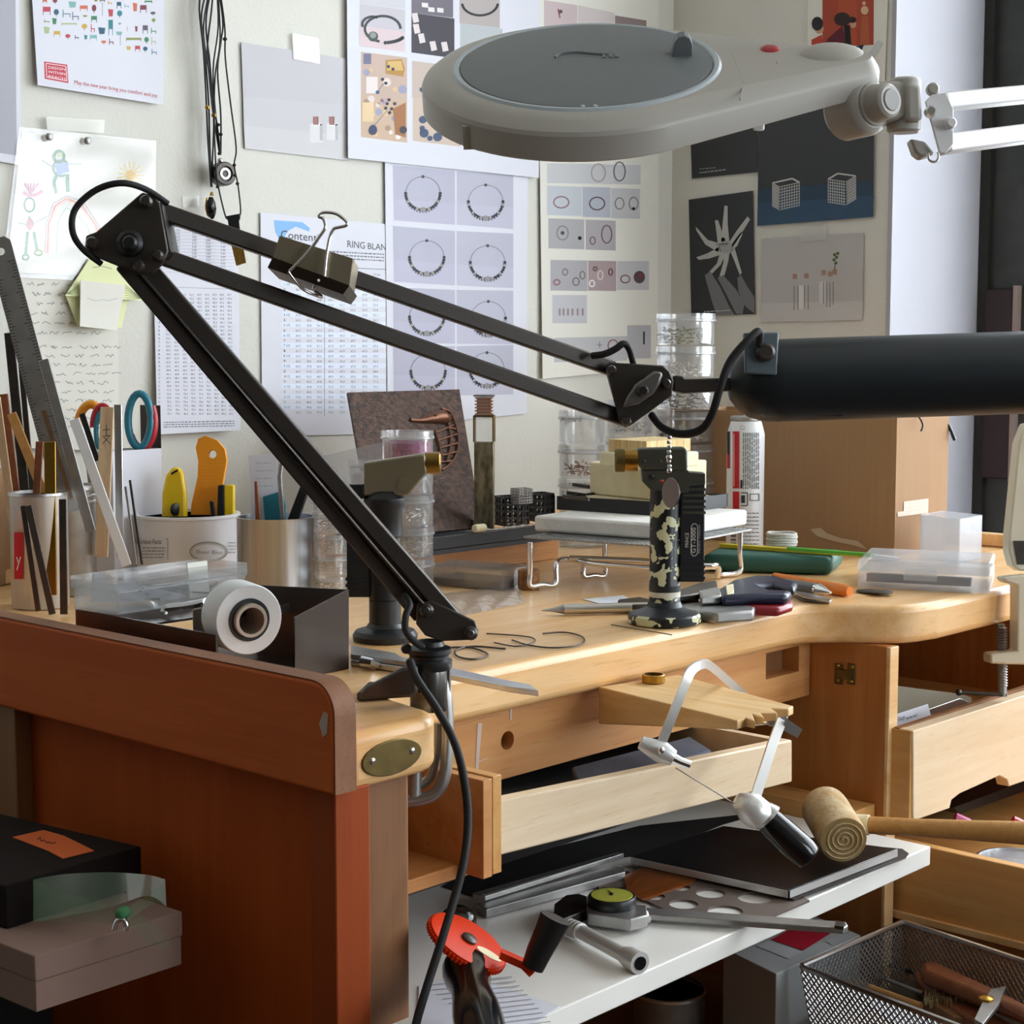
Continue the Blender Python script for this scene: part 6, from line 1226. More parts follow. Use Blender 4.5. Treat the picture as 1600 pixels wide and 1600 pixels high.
B().bar(px(1363, 868, z=zg + .0005), px(1404, 873, z=zg - .003), .006, .003, UP.cross(px(1404, 873, z=zg) - px(1363, 868, z=zg))).build('white_tip', 'lamp_white', gp)
M = frame(1221, 853, z=ZT + .02); sp_ = root('string_coil', 'small coil of white string in front of the cardboard box', 'coil', M.translation)
for i in range(5): B(M).tube([(22 * math.cos(a) + (i % 2) * 1.0, 22 * math.sin(a), 3 + i * 4 + .6 * math.sin(3 * a)) for a in [6.283 * k / 24 for k in range(24)]], 2.6, 6, closed=True).build('string_turn', mat('string', '#d6d3cc', 0.9, bump=.6, bscale=900), sp_, smooth=80)
# cardboard box, open, with bits sticking out
cb_ = root('cardboard_box', 'open brown cardboard box in the corner behind the spray can', 'box', px(1300, 850, z=ZT))
b = B(); base = box3(b, (1046, 836), (1397, 869), (1478, 855), ZT + .0008, .002); b.build('box_bottom', 'card', cb_)
hB = 221 * dep(base[1]) / F
for i in range(4):
    bb = B(); a, c_ = base[i], base[(i + 1) % 4]; n_ = Vector((-(c_ - a).y, (c_ - a).x, 0)).normalized() * .003
    bb.hexa([Vector((x.x, x.y, ZT + .0028)) for x in (a, c_, c_ + n_, a + n_)] + [Vector((x.x, x.y, ZT + hB)) for x in (a, c_, c_ + n_, a + n_)]); bb.build('box_side', 'card', cb_)
p = Print(lambda u, v, o: px(u, v, d=dep(base[1]) - .004 - o))
fn2 = lambda u, v, o: base[1] + (base[2] - base[1]) * ((u - 1397) / 81) + Vector(((base[2] - base[1]).y, -(base[2] - base[1]).x, 0)).normalized() * (.0006 + o) + Vector((0, 0, (869 - v) * dep(base[1]) / F))
p = Print(fn2); p.poly([(1409, 785), (1447, 785), (1447, 808), (1400, 808), (1400, 800), (1409, 800)], '#cfbfae', 2)
for i in range(3): scrawl(p, (1411, 789 + i * 6), (1444, 789 + i * 6), 1.6, '#c9b7a4', 3)
p.build('torn_label', cb_)
p = Print(lambda u, v, o: base[1] + (base[0] - base[1]) * ((1397 - u) / 351) + Vector(((base[1] - base[0]).y, -(base[1] - base[0]).x, 0)).normalized() * (.0006 + o) + Vector((0, 0, (869 - v) * dep(base[1]) / F)))
p.poly([(1275, 838), (1290, 834), (1300, 842), (1320, 848), (1345, 850), (1352, 856), (1360, 862), (1340, 858), (1310, 854), (1285, 848)], '#c7b298', 2); p.build('scuff', cb_)
b = B().tube(spline([px(1425, 645, d=1.98), px(1436, 652, d=1.97), px(1442, 664, d=1.965), px(1439, 674, d=1.965)], 5), .0012, 6); tag(b.build('string_end', 'dark_steel', smooth=80), 'dark wire end hooked over the cardboard box edge', 'wire')
tag(B().tube(spline([px(1470, 655, d=2.03), px(1482, 665, d=2.03), px(1492, 688, d=2.03)], 5), .0022, 6).build('dark_strap', 'black_plastic', smooth=80), 'dark strap end poking out behind the cardboard box', 'strap')
# spray can
M = frame(1163, 864, z=ZT); sc2 = root('spray_can', 'white spray can with a red striped label beside the box', 'can', M.translation)
B(M).lathe([(27, 0), (29, 2), (29, 186), (27, 194), (24, 204), (22, 208)], 40).build('body', mat('can_white', '#e4e6ea', 0.3), sc2)
B(M).lathe([(23, 206), (24.5, 208), (24.5, 212), (22, 214), (10, 213)], 36).build('crimp_ring', 'dull_steel', sc2); B(M).lathe([(4, 212), (3.5, 226)], 12).build('valve_stem', 'lamp_white', sc2)
p = Print(cylfn(M, 29), .0004)
def strip(x0, y0, x1, y1, h, lay=2):
    n_ = max(1, int((x1 - x0) / 2))
    for i in range(n_): p.rect(x0 + (x1 - x0) * i / n_, y0, x0 + (x1 - x0) * (i + 1) / n_, y1, h, lay)
strip(1136, 674, 1140, 710, '#26262a'); strip(1136, 710, 1140, 732, '#b81f2e'); strip(1145, 674, 1155, 763, '#c22434'); strip(1145, 768, 1155, 795, '#c22434'); strip(1157, 750, 1160, 763, '#2a2a2e')
for i in range(8):
    x = 1161 + i * 3.4; y = 676
    while y < 762: L_ = random.uniform(4, 12); p.rect(x, y, x + 1.3, min(y + L_, 764), '#55565c', 2); y += L_ + 1.6
strip(1146, 678, 1147.4, 760, '#e9b8bc', 3); p.line([(1158, 770), (1168, 770), (1168, 790), (1158, 790)], 1.4, '#2e2e33', 2); p.line([(1172, 772), (1186, 772), (1186, 782), (1172, 782), (1172, 772)], 1.2, '#2e2e33', 2); p.rect(1158, 774, 1164, 786, '#3a3a40', 2); p.ring(1160, 668, 3, 3, 1, '#9a9aa0', 0, 360, 2, 12)
for i in range(9):
    strip(1142, 800 + i * 6, 1150, 803 + i * 6, '#c22434' if i < 4 else '#6a6a70')
    scrawl(p, (1158, 802 + i * 6), (1186, 802 + i * 6), 1.6, '#6a6a70')
p.build('printed_label', sc2)
# frosted cube, long case, coins
fx = root('frosted_box', 'upright frosted plastic box right of the cardboard box', 'box', px(1490, 878, z=ZT))
b = B(); base = box3(b, (1437, 872), (1498, 881), (1533, 873), ZT + .0006, .0015); b.build('box_bottom', 'milky_plastic', fx); hF = 70 * dep(base[1]) / F
b = B(); wall4(b, base, ZT + .002, ZT + hF); b.build('box_walls', 'milky_plastic', fx)
b = B(); b.hexa([Vector((q.x, q.y, ZT + hF)) for q in base] + [Vector((q.x, q.y, ZT + hF + .001)) for q in base]); b.build('box_lid', 'milky_plastic', fx)
lc = root('pencil_case', 'long frosted plastic case with a clasp on the right wing', 'case', px(1450, 925, z=ZT))
b = B(); base = box3(b, (1339, 918), (1546, 929), (1554, 906), ZT + .0006, .017); b.build('case_body', clear('case_milk', '#dfe5ec', 0.30, 0.25, 0.1), lc, bevel=.0025)
b = B(); lq = [Vector((q.x, q.y, ZT + .018)) for q in base]; b.hexa(lq + [q + Vector((0, 0, .011)) for q in lq]); b.build('case_lid', 'case_milk', lc, bevel=.0025)
f0, f1 = base[0], base[1]; dF_ = (f1 - f0); nF = Vector((dF_.y, -dF_.x, 0)).normalized(); nF = nF if nF.dot(FH) < 0 else -nF
def onf(t, z): return f0 + dF_ * t + nF * .0005 + Vector((0, 0, z))
B().prism([onf(.36, .010), onf(.61, .010), onf(.61, .022), onf(.36, .022)], nF * .002).build('clasp', 'milky_plastic', lc, bevel=.0006)
i0, i1 = base[0] + (base[2] - base[1]) * .3 + dF_ * .05, base[0] + (base[2] - base[1]) * .3 + dF_ * .85
tag(B().bar(i0 + Vector((0, 0, .007)), i1 + Vector((0, 0, .007)), .012, .008, UP.cross(dF_)).build('grey_rod', mat('rod_grey', '#5e656b', 0.5), lc), 'grey tool inside', 'x'); del bpy.data.objects['grey_rod']['category']
for i, (u, v, dz, lb) in enumerate(((1357, 925, .0008, 'dark coin nearest the pliers beside the frosted case'), (1376, 926, .0026, 'dark coin overlapping the other beside the frosted case'))):
    tag(B(frame(u, v, z=ZT + dz)).lathe([(18, 0), (19, .8), (19, 1.8), (18, 2.4)], 28).build('coin', mat('coin_dark', '#4a423a', 0.5, 0.6)), lb, 'coin', 'dark coins')
M = frame(1021, 1066, z=.8663); tag(B(M).shell([(17, 0), (18, 1), (18, 12), (17, 13)], [(15, 0), (15, 13)], 36).build('brass_ring', 'brass'), 'small wide brass ring resting on the bench pin', 'ring')
# ================================================================== below the bench top
# saw frame hung on the bench pin
DS = 1.285
sw = root('saw_frame', 'steel piercing saw with a black handle hung on the bench pin', 'saw', px(1230, 1340, d=DS))
A3 = lambda u, v: px(u, v, d=DS + (1130 - u) * .0002)
fp = spline(pts_d([(1032, 1165, 1.235), (1050, 1120, 1.235), (1070, 1070, 1.245), (1080, 1048, 1.265), (1096, 1038, 1.295), (1112, 1042, 1.33), (1150, 1075, 1.395), (1188, 1108, 1.385), (1218, 1127, 1.345)]), 5)
B().tube(fp, .0025, 4, flat=1.9, upv=FW).build('bow', 'bright_steel', sw, smooth=30)
B().tube(pts_d([(1221, 1126, 1.345), (1206, 1165, 1.325), (1190, 1215, 1.30), (1178, 1252, 1.285)]), .0026, 4, flat=2.1, upv=FW).build('back_bar', 'bright_steel', sw, smooth=30)
plate(B(), [(1198, 1112), (1216, 1108), (1232, 1120), (1224, 1140), (1200, 1134)], 1.345, .014).build('slide_clamp', 'dull_steel', sw, bevel=.001)
plate(B(), [(1228, 1122), (1254, 1140), (1246, 1153), (1222, 1140)], 1.34, .003).build('bar_end', 'steel', sw)
B().tube(pts_d([(1180, 1130), (1200, 1128)], 1.35), .002, 8).build('clamp_screw', 'chrome', sw)
B().tube(pts_d([(1001, 1160), (1014, 1166), (1034, 1175), (1052, 1184)], 1.235), [.005, .0065, .0085, .006], 14).build('blade_clamp', 'bright_steel', sw)
B().tube(pts_d([(1050, 1184), (1062, 1190), (1078, 1196)], 1.235), [.004, .0035, .0035], 10).build('thumb_screw', 'chrome', sw)
B().ball(px(1033, 1172, d=1.226), .003, 10).build('screw_head', 'chrome', sw)
B().tube(pts_d([(1056, 1200, 1.235), (1148, 1256, 1.28)]), .0005, 5).build('blade', 'dull_steel', sw)
B().tube(pts_d([(1150, 1248), (1160, 1254), (1172, 1262), (1184, 1272), (1192, 1280)], DS - .004), [.005, .009, .0125, .0125, .010], 16).build('lower_clamp', 'bright_steel', sw, smooth=60)
B().tube(pts_d([(1178, 1254), (1190, 1268), (1200, 1278)], DS), [.004, .010, .0125], 16).build('ferrule', 'steel', sw, smooth=60)
B().tube(spline(pts_d([(1196, 1276), (1212, 1292), (1236, 1314), (1252, 1328), (1262, 1338), (1266, 1342)], DS), 4), [.0102 + .0018 * math.sin(math.pi * min(1, i / 18)) - (.008 if i == 20 else .003 if i == 19 else .0012 if i == 18 else 0) for i in range(21)], 18).build('handle', 'black_gloss', sw, smooth=70)
# things in the sagging drawer
dz = 0.792
tag(flatp(B(), [(893, 1198), (1040, 1160), (1078, 1150), (1112, 1172), (1060, 1188), (905, 1224)], .797, .806).build('blue_stone', mat('slate_blue', '#4a5262', 0.8, var=.15, scale=50), bevel=.002), 'slate blue sharpening stone lying in the hanging drawer', 'stone')
tag(B().prism([dr[1] + Vector((.022, .014, .0098)), dr[2] + Vector((-.014, .014, .0098)), dr[2] + Vector((-.014, .18, .0098)), dr[1] + Vector((.022, .18, .0098))], (0, 0, .003)).build('drawer_dark_sheet', mat('liner', '#141312', .7)), 'black sheet added to darken the bottom of the hanging drawer', 'liner')  # added black sheet, makes the drawer inside read dark
# dark motor in the compartment
M = frame(665, 1372, d=1.22); mo = root('black_motor', 'black canister with a pale end cap in the dark left compartment', 'canister', M.translation)
b = B(); b.lathe([(28, 0), (30, 4), (30, 50), (28, 54)], 28, frame(660, 1348, d=1.24) @ Matrix.Rotation(math.radians(90), 4, 'X') @ Matrix.Translation((0, 20, -50))); b.build('body', 'black_plastic', mo)
b = B(); b.lathe([(12, 0), (11, 4)], 20, frame(646, 1336, d=1.215) @ Matrix.Rotation(math.radians(90), 4, 'X')); b.build('end_cap', 'cream_block', mo)
# ------------------------------------------------ on the white pull-out tray
ZR = ZTR
def tp3(u, v, h=0): return px(u, v, z=ZR + h)
def onray(name, label, cat, poly, z0, z1, m, bev=0, grp=None): return tag(flatp(B(), poly, ZR + z0, ZR + z1).build(name, m, bevel=bev), label, cat, grp)
onray('bench_block', 'heavy dark steel plate with bright edges under the mallet', 'steel plate', [(985, 1338), (1130, 1290), (1403, 1326), (1232, 1391)], .0042, .011, mat('plate_steel', '#2c2d2e', 0.35, 0.7, var=.15, scale=30), .0008)
onray('leather_pad', 'dark brown pad under the heavy steel plate', 'pad', [(1010, 1345), (1130, 1300), (1410, 1326), (1420, 1333), (1415, 1340), (1240, 1405), (1225, 1402)], .0026, .0038, mat('pad_brown', '#3a302c', 0.8), .0003)
pbk = bpy.data.objects['bench_block']
def edge_strip(a, b_, z0, z1, par):
    p0, p1 = px(*a, z=ZR + .011), px(*b_, z=ZR + .011); d_ = p1 - p0; n_ = Vector((d_.y, -d_.x, 0)).normalized(); n_ = n_ if n_.dot(FH) < 0 else -n_
    q = [Vector((x.x, x.y, z)) + n_ * k for z in (z0, z1) for x, k in ((p0, 0), (p1, 0), (p1, .0005), (p0, .0005))]; B().hexa(q).build('bright_edge', 'bright_steel', par)
edge_strip((1234, 1391), (1402, 1327), ZR + .0046, ZR + .0106, pbk); edge_strip((986, 1338), (1231, 1391), ZR + .0046, ZR + .0106, pbk)  # pale strips paint the window's gleam on the plate's front edges
# circle template: holes
zt_ = ZR + .0012
def xy(u, v): q = px(u, v, z=zt_); return (q.x, q.y)
outer = [xy(*q) for q in ((985, 1398), (1080, 1372), (1120, 1374), (1225, 1392), (1240, 1412), (1215, 1420), (1030, 1412), (1000, 1412))]
hol = []
for u, v, r in ((1063, 1388, 17), (1110, 1397, 24), (1068, 1414, 24), (1133, 1425, 29), (1180, 1404, 29), (1022, 1402, 18)):
    c_ = xy(u, v); rr = r * dep(px(u, v, z=zt_)) / F * .95
    hol.append((c_, rr))
cx = [xy(*q) for q in ((990, 1400), (1085, 1368), (1235, 1392), (1265, 1408), (1195, 1438), (1040, 1422))]
def area(l): return sum(l[i][0] * l[(i + 1) % len(l)][1] - l[(i + 1) % len(l)][0] * l[i][1] for i in range(len(l)))
if area(cx) < 0: cx = cx[::-1]
v_, f_ = holed(cx, [circ(c_[0], c_[1], r_, 28)[::-1] for c_, r_ in hol], .0016, Matrix.Translation((0, 0, zt_)))
tag(B().add(v_, f_).build('circle_template', mat('template_grey', '#6b5d55', 0.6)), 'grey brown template sheet with round holes on the white tray', 'template')
onray('amber_sheet', 'crumpled amber brown plastic sheet between the plate and rulers', 'sheet', [(975, 1368), (1010, 1352), (1092, 1368), (1082, 1378), (1006, 1405), (980, 1390)], .0025, .004, clear('amber', '#b5652a', 0.6, 0.2, 0.15), 0)
random.seed(5)
onray('dark_scraps', 'dark scrap strips beside the dial caliper', 'scraps', [(925, 1376), (975, 1360), (1000, 1366), (985, 1384), (940, 1392)], .0006, .002, mat('scrap', '#4a3a30', 0.6, 0.3, h2='#6e5138', scale=90), 0)
onray('shade_sheet', 'black sheet added as shade at the back of the white tray', 'mat', [(742, 1402), (965, 1340), (1010, 1336), (1130, 1288), (1200, 1268), (1000, 1290), (760, 1350), (690, 1385)], .0003, .0006, 'rubber')  # sheet added to paint the darkness under the drawer onto the tray
sr = [('steel_rule', 'lower grey metal channel lying under the drawer', [(745, 1412), (960, 1352), (976, 1356), (977, 1362), (760, 1421)], .0006, .008), ('steel_rule', 'upper ribbed metal strip lying under the drawer', [(738, 1395), (965, 1331), (975, 1333), (758, 1400)], .0085, .013)]
for nm, lb, po, a, c_ in sr: onray(nm, lb, 'metal strip', po, a, c_, 'dull_steel', .0006, 'metal strips on the tray')
rb = [x for x in COL.objects if x.get('label', '').startswith('upper ribbed')][0]; k = B()
for i in range(60):
    t = i / 60; u = 752 + t * 215; v = 1398.5 - t * 64; q = px(u, v, z=ZR + .0132); q2 = px(u + 7, v + 2.5 - 4, z=ZR + .0132); k.tube([q, q2], .0003, 4)
k.build('ribs', 'dark_steel', rb)['kind'] = 'stuff'
# dial caliper
dcl = root('dial_caliper', 'steel dial caliper with a yellow-green dial on the white tray', 'caliper', tp3(1000, 1430))
flatp(B(), [(1005, 1417), (1322, 1440), (1325, 1446), (1318, 1450), (1180, 1440), (1005, 1428)], ZR + .003, ZR + .008).build('beam', 'dull_steel', dcl, bevel=.0008)
flatp(B(), [(865, 1432), (866, 1412), (884, 1398), (905, 1396), (918, 1400), (918, 1420), (900, 1428), (872, 1438)], ZR + .003, ZR + .012).build('jaw', 'dark_steel', dcl, bevel=.001)
flatp(B(), [(915, 1416), (935, 1408), (1010, 1414), (1012, 1430), (985, 1436), (918, 1426)], ZR + .003, ZR + .013).build('slide', 'dull_steel', dcl, bevel=.001)
M = frame(956, 1418, z=ZR + .011); B(M).lathe([(37, 0), (38, 3), (38, 17), (36, 20)], 40).build('dial_case', 'black_plastic', dcl); B(M).lathe([(33, 19), (32.5, 20.6), (1, 20.8)], 40).build('dial_face', mat('dial_green', '#b7b84a', 0.4), dcl)
b = B(M); b.prism([(-2, -2, 21.2), (2, -2, 21.2), (-4, 22, 21.2)], (0, 0, .6)); b.build('needle', 'black_plastic', dcl); B(M).lathe([(4, 20.8), (3, 23)], 12).build('hub', 'black_plastic', dcl)
p = Print(lambda x, y, o: M @ Vector((x, y, 21.0 + o * 500)))
for a in range(0, 360, 15): p.line([(26 * math.cos(math.radians(a)), 26 * math.sin(math.radians(a))), (30 * math.cos(math.radians(a)), 30 * math.sin(math.radians(a)))], .8, '#4a4a20', 1)
p.build('dial_marks', dcl)
for u, v in ((941, 1431), (1007, 1430)): B().tube([tp3(u, v, .008), tp3(u + 2, v + 7, .006)], .0045, 14).build('thumb_wheel', 'chrome', dcl)
flatp(B(), [(1306, 1438), (1320, 1441), (1318, 1448), (1304, 1446)], ZR + .009, ZR + .0115).build('end_stop', 'dark_steel', dcl)
# chrome tube tool
ctt = root('chrome_tool', 'chrome tube tool with a socket end on the white tray', 'tool', tp3(945, 1480))
q = [tp3(u, v, .008) for u, v in ((884, 1446), (890, 1448), (908, 1456), (975, 1492), (983, 1496), (1000, 1505))]
B().tube([q[0], q[1], q[2]], [.004, .006, .006], 18).build('knurled_end', 'bright_steel', ctt, smooth=60)
B().tube([q[2], q[3]], .0056, 18).build('barrel', 'bright_steel', ctt, smooth=60); B().tube([q[3], q[4], q[5]], [.0062, .0078, .0082], 20).build('socket', 'bright_steel', ctt, smooth=60)
e_ = (q[5] - q[4]).normalized(); B().tube([q[5] - e_ * .001, q[5] + e_ * .0008], [.005, .005], 16).build('socket_hole', 'black_gloss', ctt)
for i in range(4): c_ = q[0] + (q[2] - q[0]) * (.2 + i * .22); B().tube([c_, c_ + e_ * .0025], .0068, 16).build('ring', 'bright_steel', ctt)
# hand drill
hd_ = root('hand_drill', 'hand drill with a red gear wheel and black grips on the tray', 'drill', tp3(740, 1500))
pts3 = lambda l, d: [px(u, v, d=d) for u, v in l]
DHH = 1.12
mat('drill_red', '#d8360c', 0.4, spec=.25)
Mx = Matrix.Translation(px(730, 1472, d=DHH)); zax = ((RT * .51 + UU * .86) * .98 - FW * .2).normalized(); xax = RT * .86 - UU * .51; xax = (xax - zax * xax.dot(zax)).normalized(); yax_ = zax.cross(xax)
MW = Matrix(((xax.x, yax_.x, zax.x, Mx.translation.x), (xax.y, yax_.y, zax.y, Mx.translation.y), (xax.z, yax_.z, zax.z, Mx.translation.z), (0, 0, 0, 1))) @ Matrix.Scale(DHH / F, 4)
prof = []
for k in range(120):
    a = 2 * math.pi * k / 120; R = 70 if k % 2 == 0 else 66; prof.append((R * math.cos(a), R * math.sin(a), -7))
B(MW).prism(prof, (0, 0, 8)).build('gear_wheel', 'drill_red', hd_); B(MW).lathe([(66, 1), (66, 4), (60, 5), (1, 5)], 48).build('gear_face', 'drill_red', hd_)
B(MW).lathe([(13, 5), (13, 9), (8, 12)], 20).build('axle_nut', 'black_metal', hd_); B(MW).prism([(x, y, 5.2) for x, y in circ(38, -8, 22, 24, 11)], (0, 0, .6)).build('oval_label', 'cream_block', hd_)
b = B(); b.tube(pts3([(782, 1490), (800, 1498), (818, 1506), (832, 1520)], DHH - .012), .0034, 4, flat=1.6); b.build('crank_arm', 'drill_red', hd_)
b = B(); b.tube(pts3([(832, 1512), (842, 1488), (858, 1456), (868, 1434)], DHH - .02), [.0075, .0085, .0095, .0105], 18); b.build('crank_grip', 'black_plastic', hd_)
b = B(); b.tube(spline(pts_d([(720, 1462, 1.14), (722, 1475, 1.135), (724, 1495, 1.13), (728, 1512, 1.12), (734, 1540, 1.09), (744, 1580, 1.06), (758, 1640, 1.02)]), 4), [.007] * 8 + [.006, .008, .012, .0145, .016, .0165, .016, .0145, .013, .013, .0135, .0145, .0155, .016, .016, .016, .016][:17], 18); b.build('main_handle', 'black_gloss', hd_, smooth=70)
B().ball(px(716, 1438, d=DHH + .045), .013, 14, (1, 1, .8)).build('top_knob', 'black_gloss', hd_)
pp = onray('printed_sheet', 'sheet of printed lines under the hand drill', 'paper', [(655, 1540), (720, 1520), (875, 1572), (790, 1625), (650, 1625)], .0003, .0008, 'paper')
p = Print(lambda u, v, o: px(u, v, z=ZR + .0009 + o))
for i in range(12): p.line([(665 + i * 9, 1540 + i * 7), (800 + i * 6, 1546 + i * 7 - 20)], 1.6, '#a9adb8', 1)
p.build('printed_lines', pp)
# rawhide mallet lying across the plate
ml = root('rawhide_mallet', 'rawhide mallet with a turned wooden handle on the steel plate', 'mallet', px(1310, 1320, z=ZR + .012))
dM = 1.44
v0, v1 = px(1288, 1262, d=dM + .035), px(1318, 1312, d=dM - .03)
ax = (v1 - v0).normalized()
mat('rawhide', '#d6c4a0', 0.8, h2='#bb9a68', scale=40, bump=.4, bscale=200); mat('rawhide_end', '#a58a58', 0.85)
xx = ax.orthogonal().normalized(); yy = ax.cross(xx); MMl = Matrix(((xx.x, yy.x, ax.x, v0.x), (xx.y, yy.y, ax.y, v0.y), (xx.z, yy.z, ax.z, v0.z), (0, 0, 0, 1))) ; Lh = (v1 - v0).length; R0 = .0206
B(MMl).lathe([(R0 * .85, -.002), (R0 * .97, 0), (R0, .006), (R0, Lh - .004), (R0 * .96, Lh)], 36).build('head', 'rawhide', ml)
sp2 = B(MMl); pts_ = [(R0 * .86 * (1 - t / 70) * math.cos(t * .38), R0 * .86 * (1 - t / 70) * math.sin(t * .38), Lh + .0006) for t in range(66)]
sp2.tube(pts_, .0009, 5); B(MMl).lathe([(R0 * .93, Lh - .001), (R0 * .93, Lh + .0004)], 36).build('end_face', 'rawhide_end', ml); sp2.build('rawhide_spiral', 'rawhide', ml, smooth=80)
h0, h1 = px(1338, 1288, d=dM + .005), px(1760, 1310, d=dM - .085)
hs = [h0 + (h1 - h0) * t for t in (0, .05, .051, .25, .5, .75, 1)]
B().tube(hs[2:], [.0075, .0075, .0088, .0105, .011], 20).build('handle', 'handle_wood', ml, smooth=70); B().tube([h0, hs[1]], .0088, 18).build('collar', 'cream_block', ml)
# ------------------------------------------------ right drawers
pd_ = px(1455, 1125, Y=.80)
def dwr(name, label, cat, poly, Y, t, m, grp=None): return tag(B().prism([px(u, v, Y=Y) for u, v in poly], (0, t, 0)).build(name, m, bevel=.0004), label, cat, grp)
o = dwr('gauge_card', 'white printed card standing in the upper right drawer', 'card', [(1394, 1118), (1450, 1100), (1458, 1130), (1440, 1180), (1396, 1180)], .82, .0008, 'paper')
p = Print(lambda u, v, e: px(u, v, Y=.8195 - e)); p.text('Gauge', (1403, 1127), (1414, 1123), 7, '#3c4658', 2); scrawl(p, (1416, 1123), (1434, 1117), 3, '#8d97a8'); scrawl(p, (1389, 1133), (1401, 1128), 3, '#8d97a8')
scrawl(p, (1392, 1140), (1446, 1122), 2.4, '#4a5262'); scrawl(p, (1392, 1146), (1420, 1137), 1.6, '#8d97a8'); p.build('printed_text', o)
dwr('metal_sheet', 'bright metal sheet leaning in the upper right drawer', 'sheet', [(1452, 1108), (1500, 1091), (1512, 1096), (1516, 1108), (1460, 1150)], .83, .001, 'steel')
dwr('cream_divider', 'cream board with a rounded corner at the back of the drawer', 'board', [(1390, 1070), (1505, 1085), (1518, 1090), (1520, 1130), (1390, 1150)], .87, .003, mat('shaded_cream', '#8a8470', .7))  # cream darkened to olive, the drawer's shadow put into its colour
zB2 = zA - .060
M = frame(1590, 1352, d=1.62); tn2 = root('glass_top_tin', 'round metal tin with a glass lid in the lower right drawer', 'tin', M.translation)
B(M).shell([(64, -30), (66, -28), (66, 8), (64, 10)], [(60, -26), (60, 10)], 44).build('body', 'steel', tn2); B(M).lathe([(60, 5), (60, 7), (1, 7.5)], 44).build('glass_lid', 'milky_plastic', tn2)
B(M).lathe([(59, -6), (1, -5)], 40).build('white_filling', 'paper', tn2)
for u, v, m, lb in ((1500, 1282, mat('pink', '#c25a8c', .5), 'pink plastic piece in the lower right drawer'), (1590, 1287, 'scissor_red', 'red plastic piece in the lower right drawer')): tag(B().tube([px(u - 8, v - 5, d=1.66), px(u + 14, v + 5, d=1.66)], .005, 8).build('plastic_piece', m), lb, 'piece', 'plastic bits in the drawer')
dwr('dark_case', 'black case filling the gap below the upper right drawer', 'case', [(1490, 1262), (1603, 1220), (1603, 1236), (1500, 1272)], .86, .08, 'black_plastic')
# mesh basket with a ring clamp
ZBK = 0.605; bh = .052
mb = root('mesh_basket', 'silver wire mesh basket at the lower right', 'basket', px(1430, 1560, z=ZBK - bh))
rimq = [px(1250, 1510, z=ZBK), px(1412, 1440, z=ZBK)]; dB = px(1600, 1502, z=ZBK) - rimq[1]; dB = dB * 1.75
rq = [rimq[0], rimq[0] + dB, rimq[1] + dB, rimq[1]]; cr = sum(rq, Vector()) / 4; lo = [cr + (q - cr) * .93 - Vector((0, 0, bh)) for q in rq]
b = B(); b.tube([x for i in range(4) for x in (rq[i] + (rq[(i + 1) % 4] - rq[i]) * .02, rq[i] + (rq[(i + 1) % 4] - rq[i]) * .98)], .0026, 8, closed=True); b.build('rim', 'steel', mb)
B().hexa([q - Vector((0, 0, .001)) for q in lo] + lo).build('floor_sheet', mat('mesh_floor', '#77726a', 0.5, 0.6, var=.2, scale=500), mb)
for i in range(4):
    b = B(); a, c_, e, g_ = rq[i], rq[(i + 1) % 4], lo[(i + 1) % 4], lo[i]; Lw = (c_ - a).length; n = int(Lw / .006); m_ = 8
    def W(s, t): return (a * (1 - s) + c_ * s) * (1 - t) + (g_ * (1 - s) + e * s) * t
    for k in range(-m_, n):
        for sg in (1, -1):
            k0, k1 = (k, k + m_) if sg == 1 else (k + m_, k)
            s0, s1, t0, t1 = k0 / n, k1 / n, 0.0, 1.0
            def clip(s): return max(0, min(1, s))
            if s1 != s0:
                ta, tb_ = 0, 1
                for lim in (0, 1):
                    tt_ = (lim - s0) / (s1 - s0)
                    if (s1 > s0) == (lim == 0): ta = max(ta, tt_)
                    else: tb_ = min(tb_, tt_)
                if ta >= tb_: continue
                b.tube([W(s0 + (s1 - s0) * ta, ta), W(s0 + (s1 - s0) * tb_, tb_)], .0008, 4)
    b.build('mesh_side', 'dull_steel', mb, smooth=0)['kind'] = 'stuff'
zc = ZBK - bh + .002
rc = root('ring_clamp', 'wooden ring clamp with a steel band lying in the basket', 'clamp', px(1500, 1540, z=zc))
def slab(name, poly, z0, z1, m, par, bev): return flatp(B(), poly, z0, z1).build(name, m, par, bevel=bev)
slab('jaw', [(1438, 1500), (1462, 1500), (1560, 1545), (1650, 1590), (1650, 1612), (1590, 1575), (1440, 1516)], zc + .018, zc + .032, 'walnut', rc, .005)
slab('jaw', [(1430, 1512), (1440, 1520), (1540, 1575), (1640, 1630), (1600, 1640), (1500, 1580), (1432, 1530)], zc, zc + .014, 'walnut', rc, .005)
slab('steel_band', [(1548, 1545), (1572, 1540), (1560, 1570), (1536, 1600), (1522, 1592), (1535, 1565)], zc + .030, zc + .0335, 'dull_steel', rc, .0005)
B().lathe([(.0065, 0), (.0065, .002), (.003, .0035)], 20, Matrix.Translation(px(1541, 1562, z=zc + .0335))).build('brass_washer', 'brass', rc)
tg = root('wire_brush', 'small brass wire brush lying in the mesh basket', 'brush', px(1475, 1570, z=zc))
slab('brush_block', [(1442, 1560), (1462, 1545), (1512, 1568), (1508, 1590), (1490, 1588)], zc, zc + .010, 'leg_wood', tg, .001)
k = B()
for i in range(90): q = px(1444 + random.random() * 62, 1552 + random.random() * 8 + (random.random() * 18), z=zc + .010); k.tube([q, q + Vector((random.uniform(-.001, .001), random.uniform(-.001, .001), .007))], .0006, 4)
k.build('bristles', mat('bristle', '#a89468', 0.5, 0.4), tg)['kind'] = 'stuff'
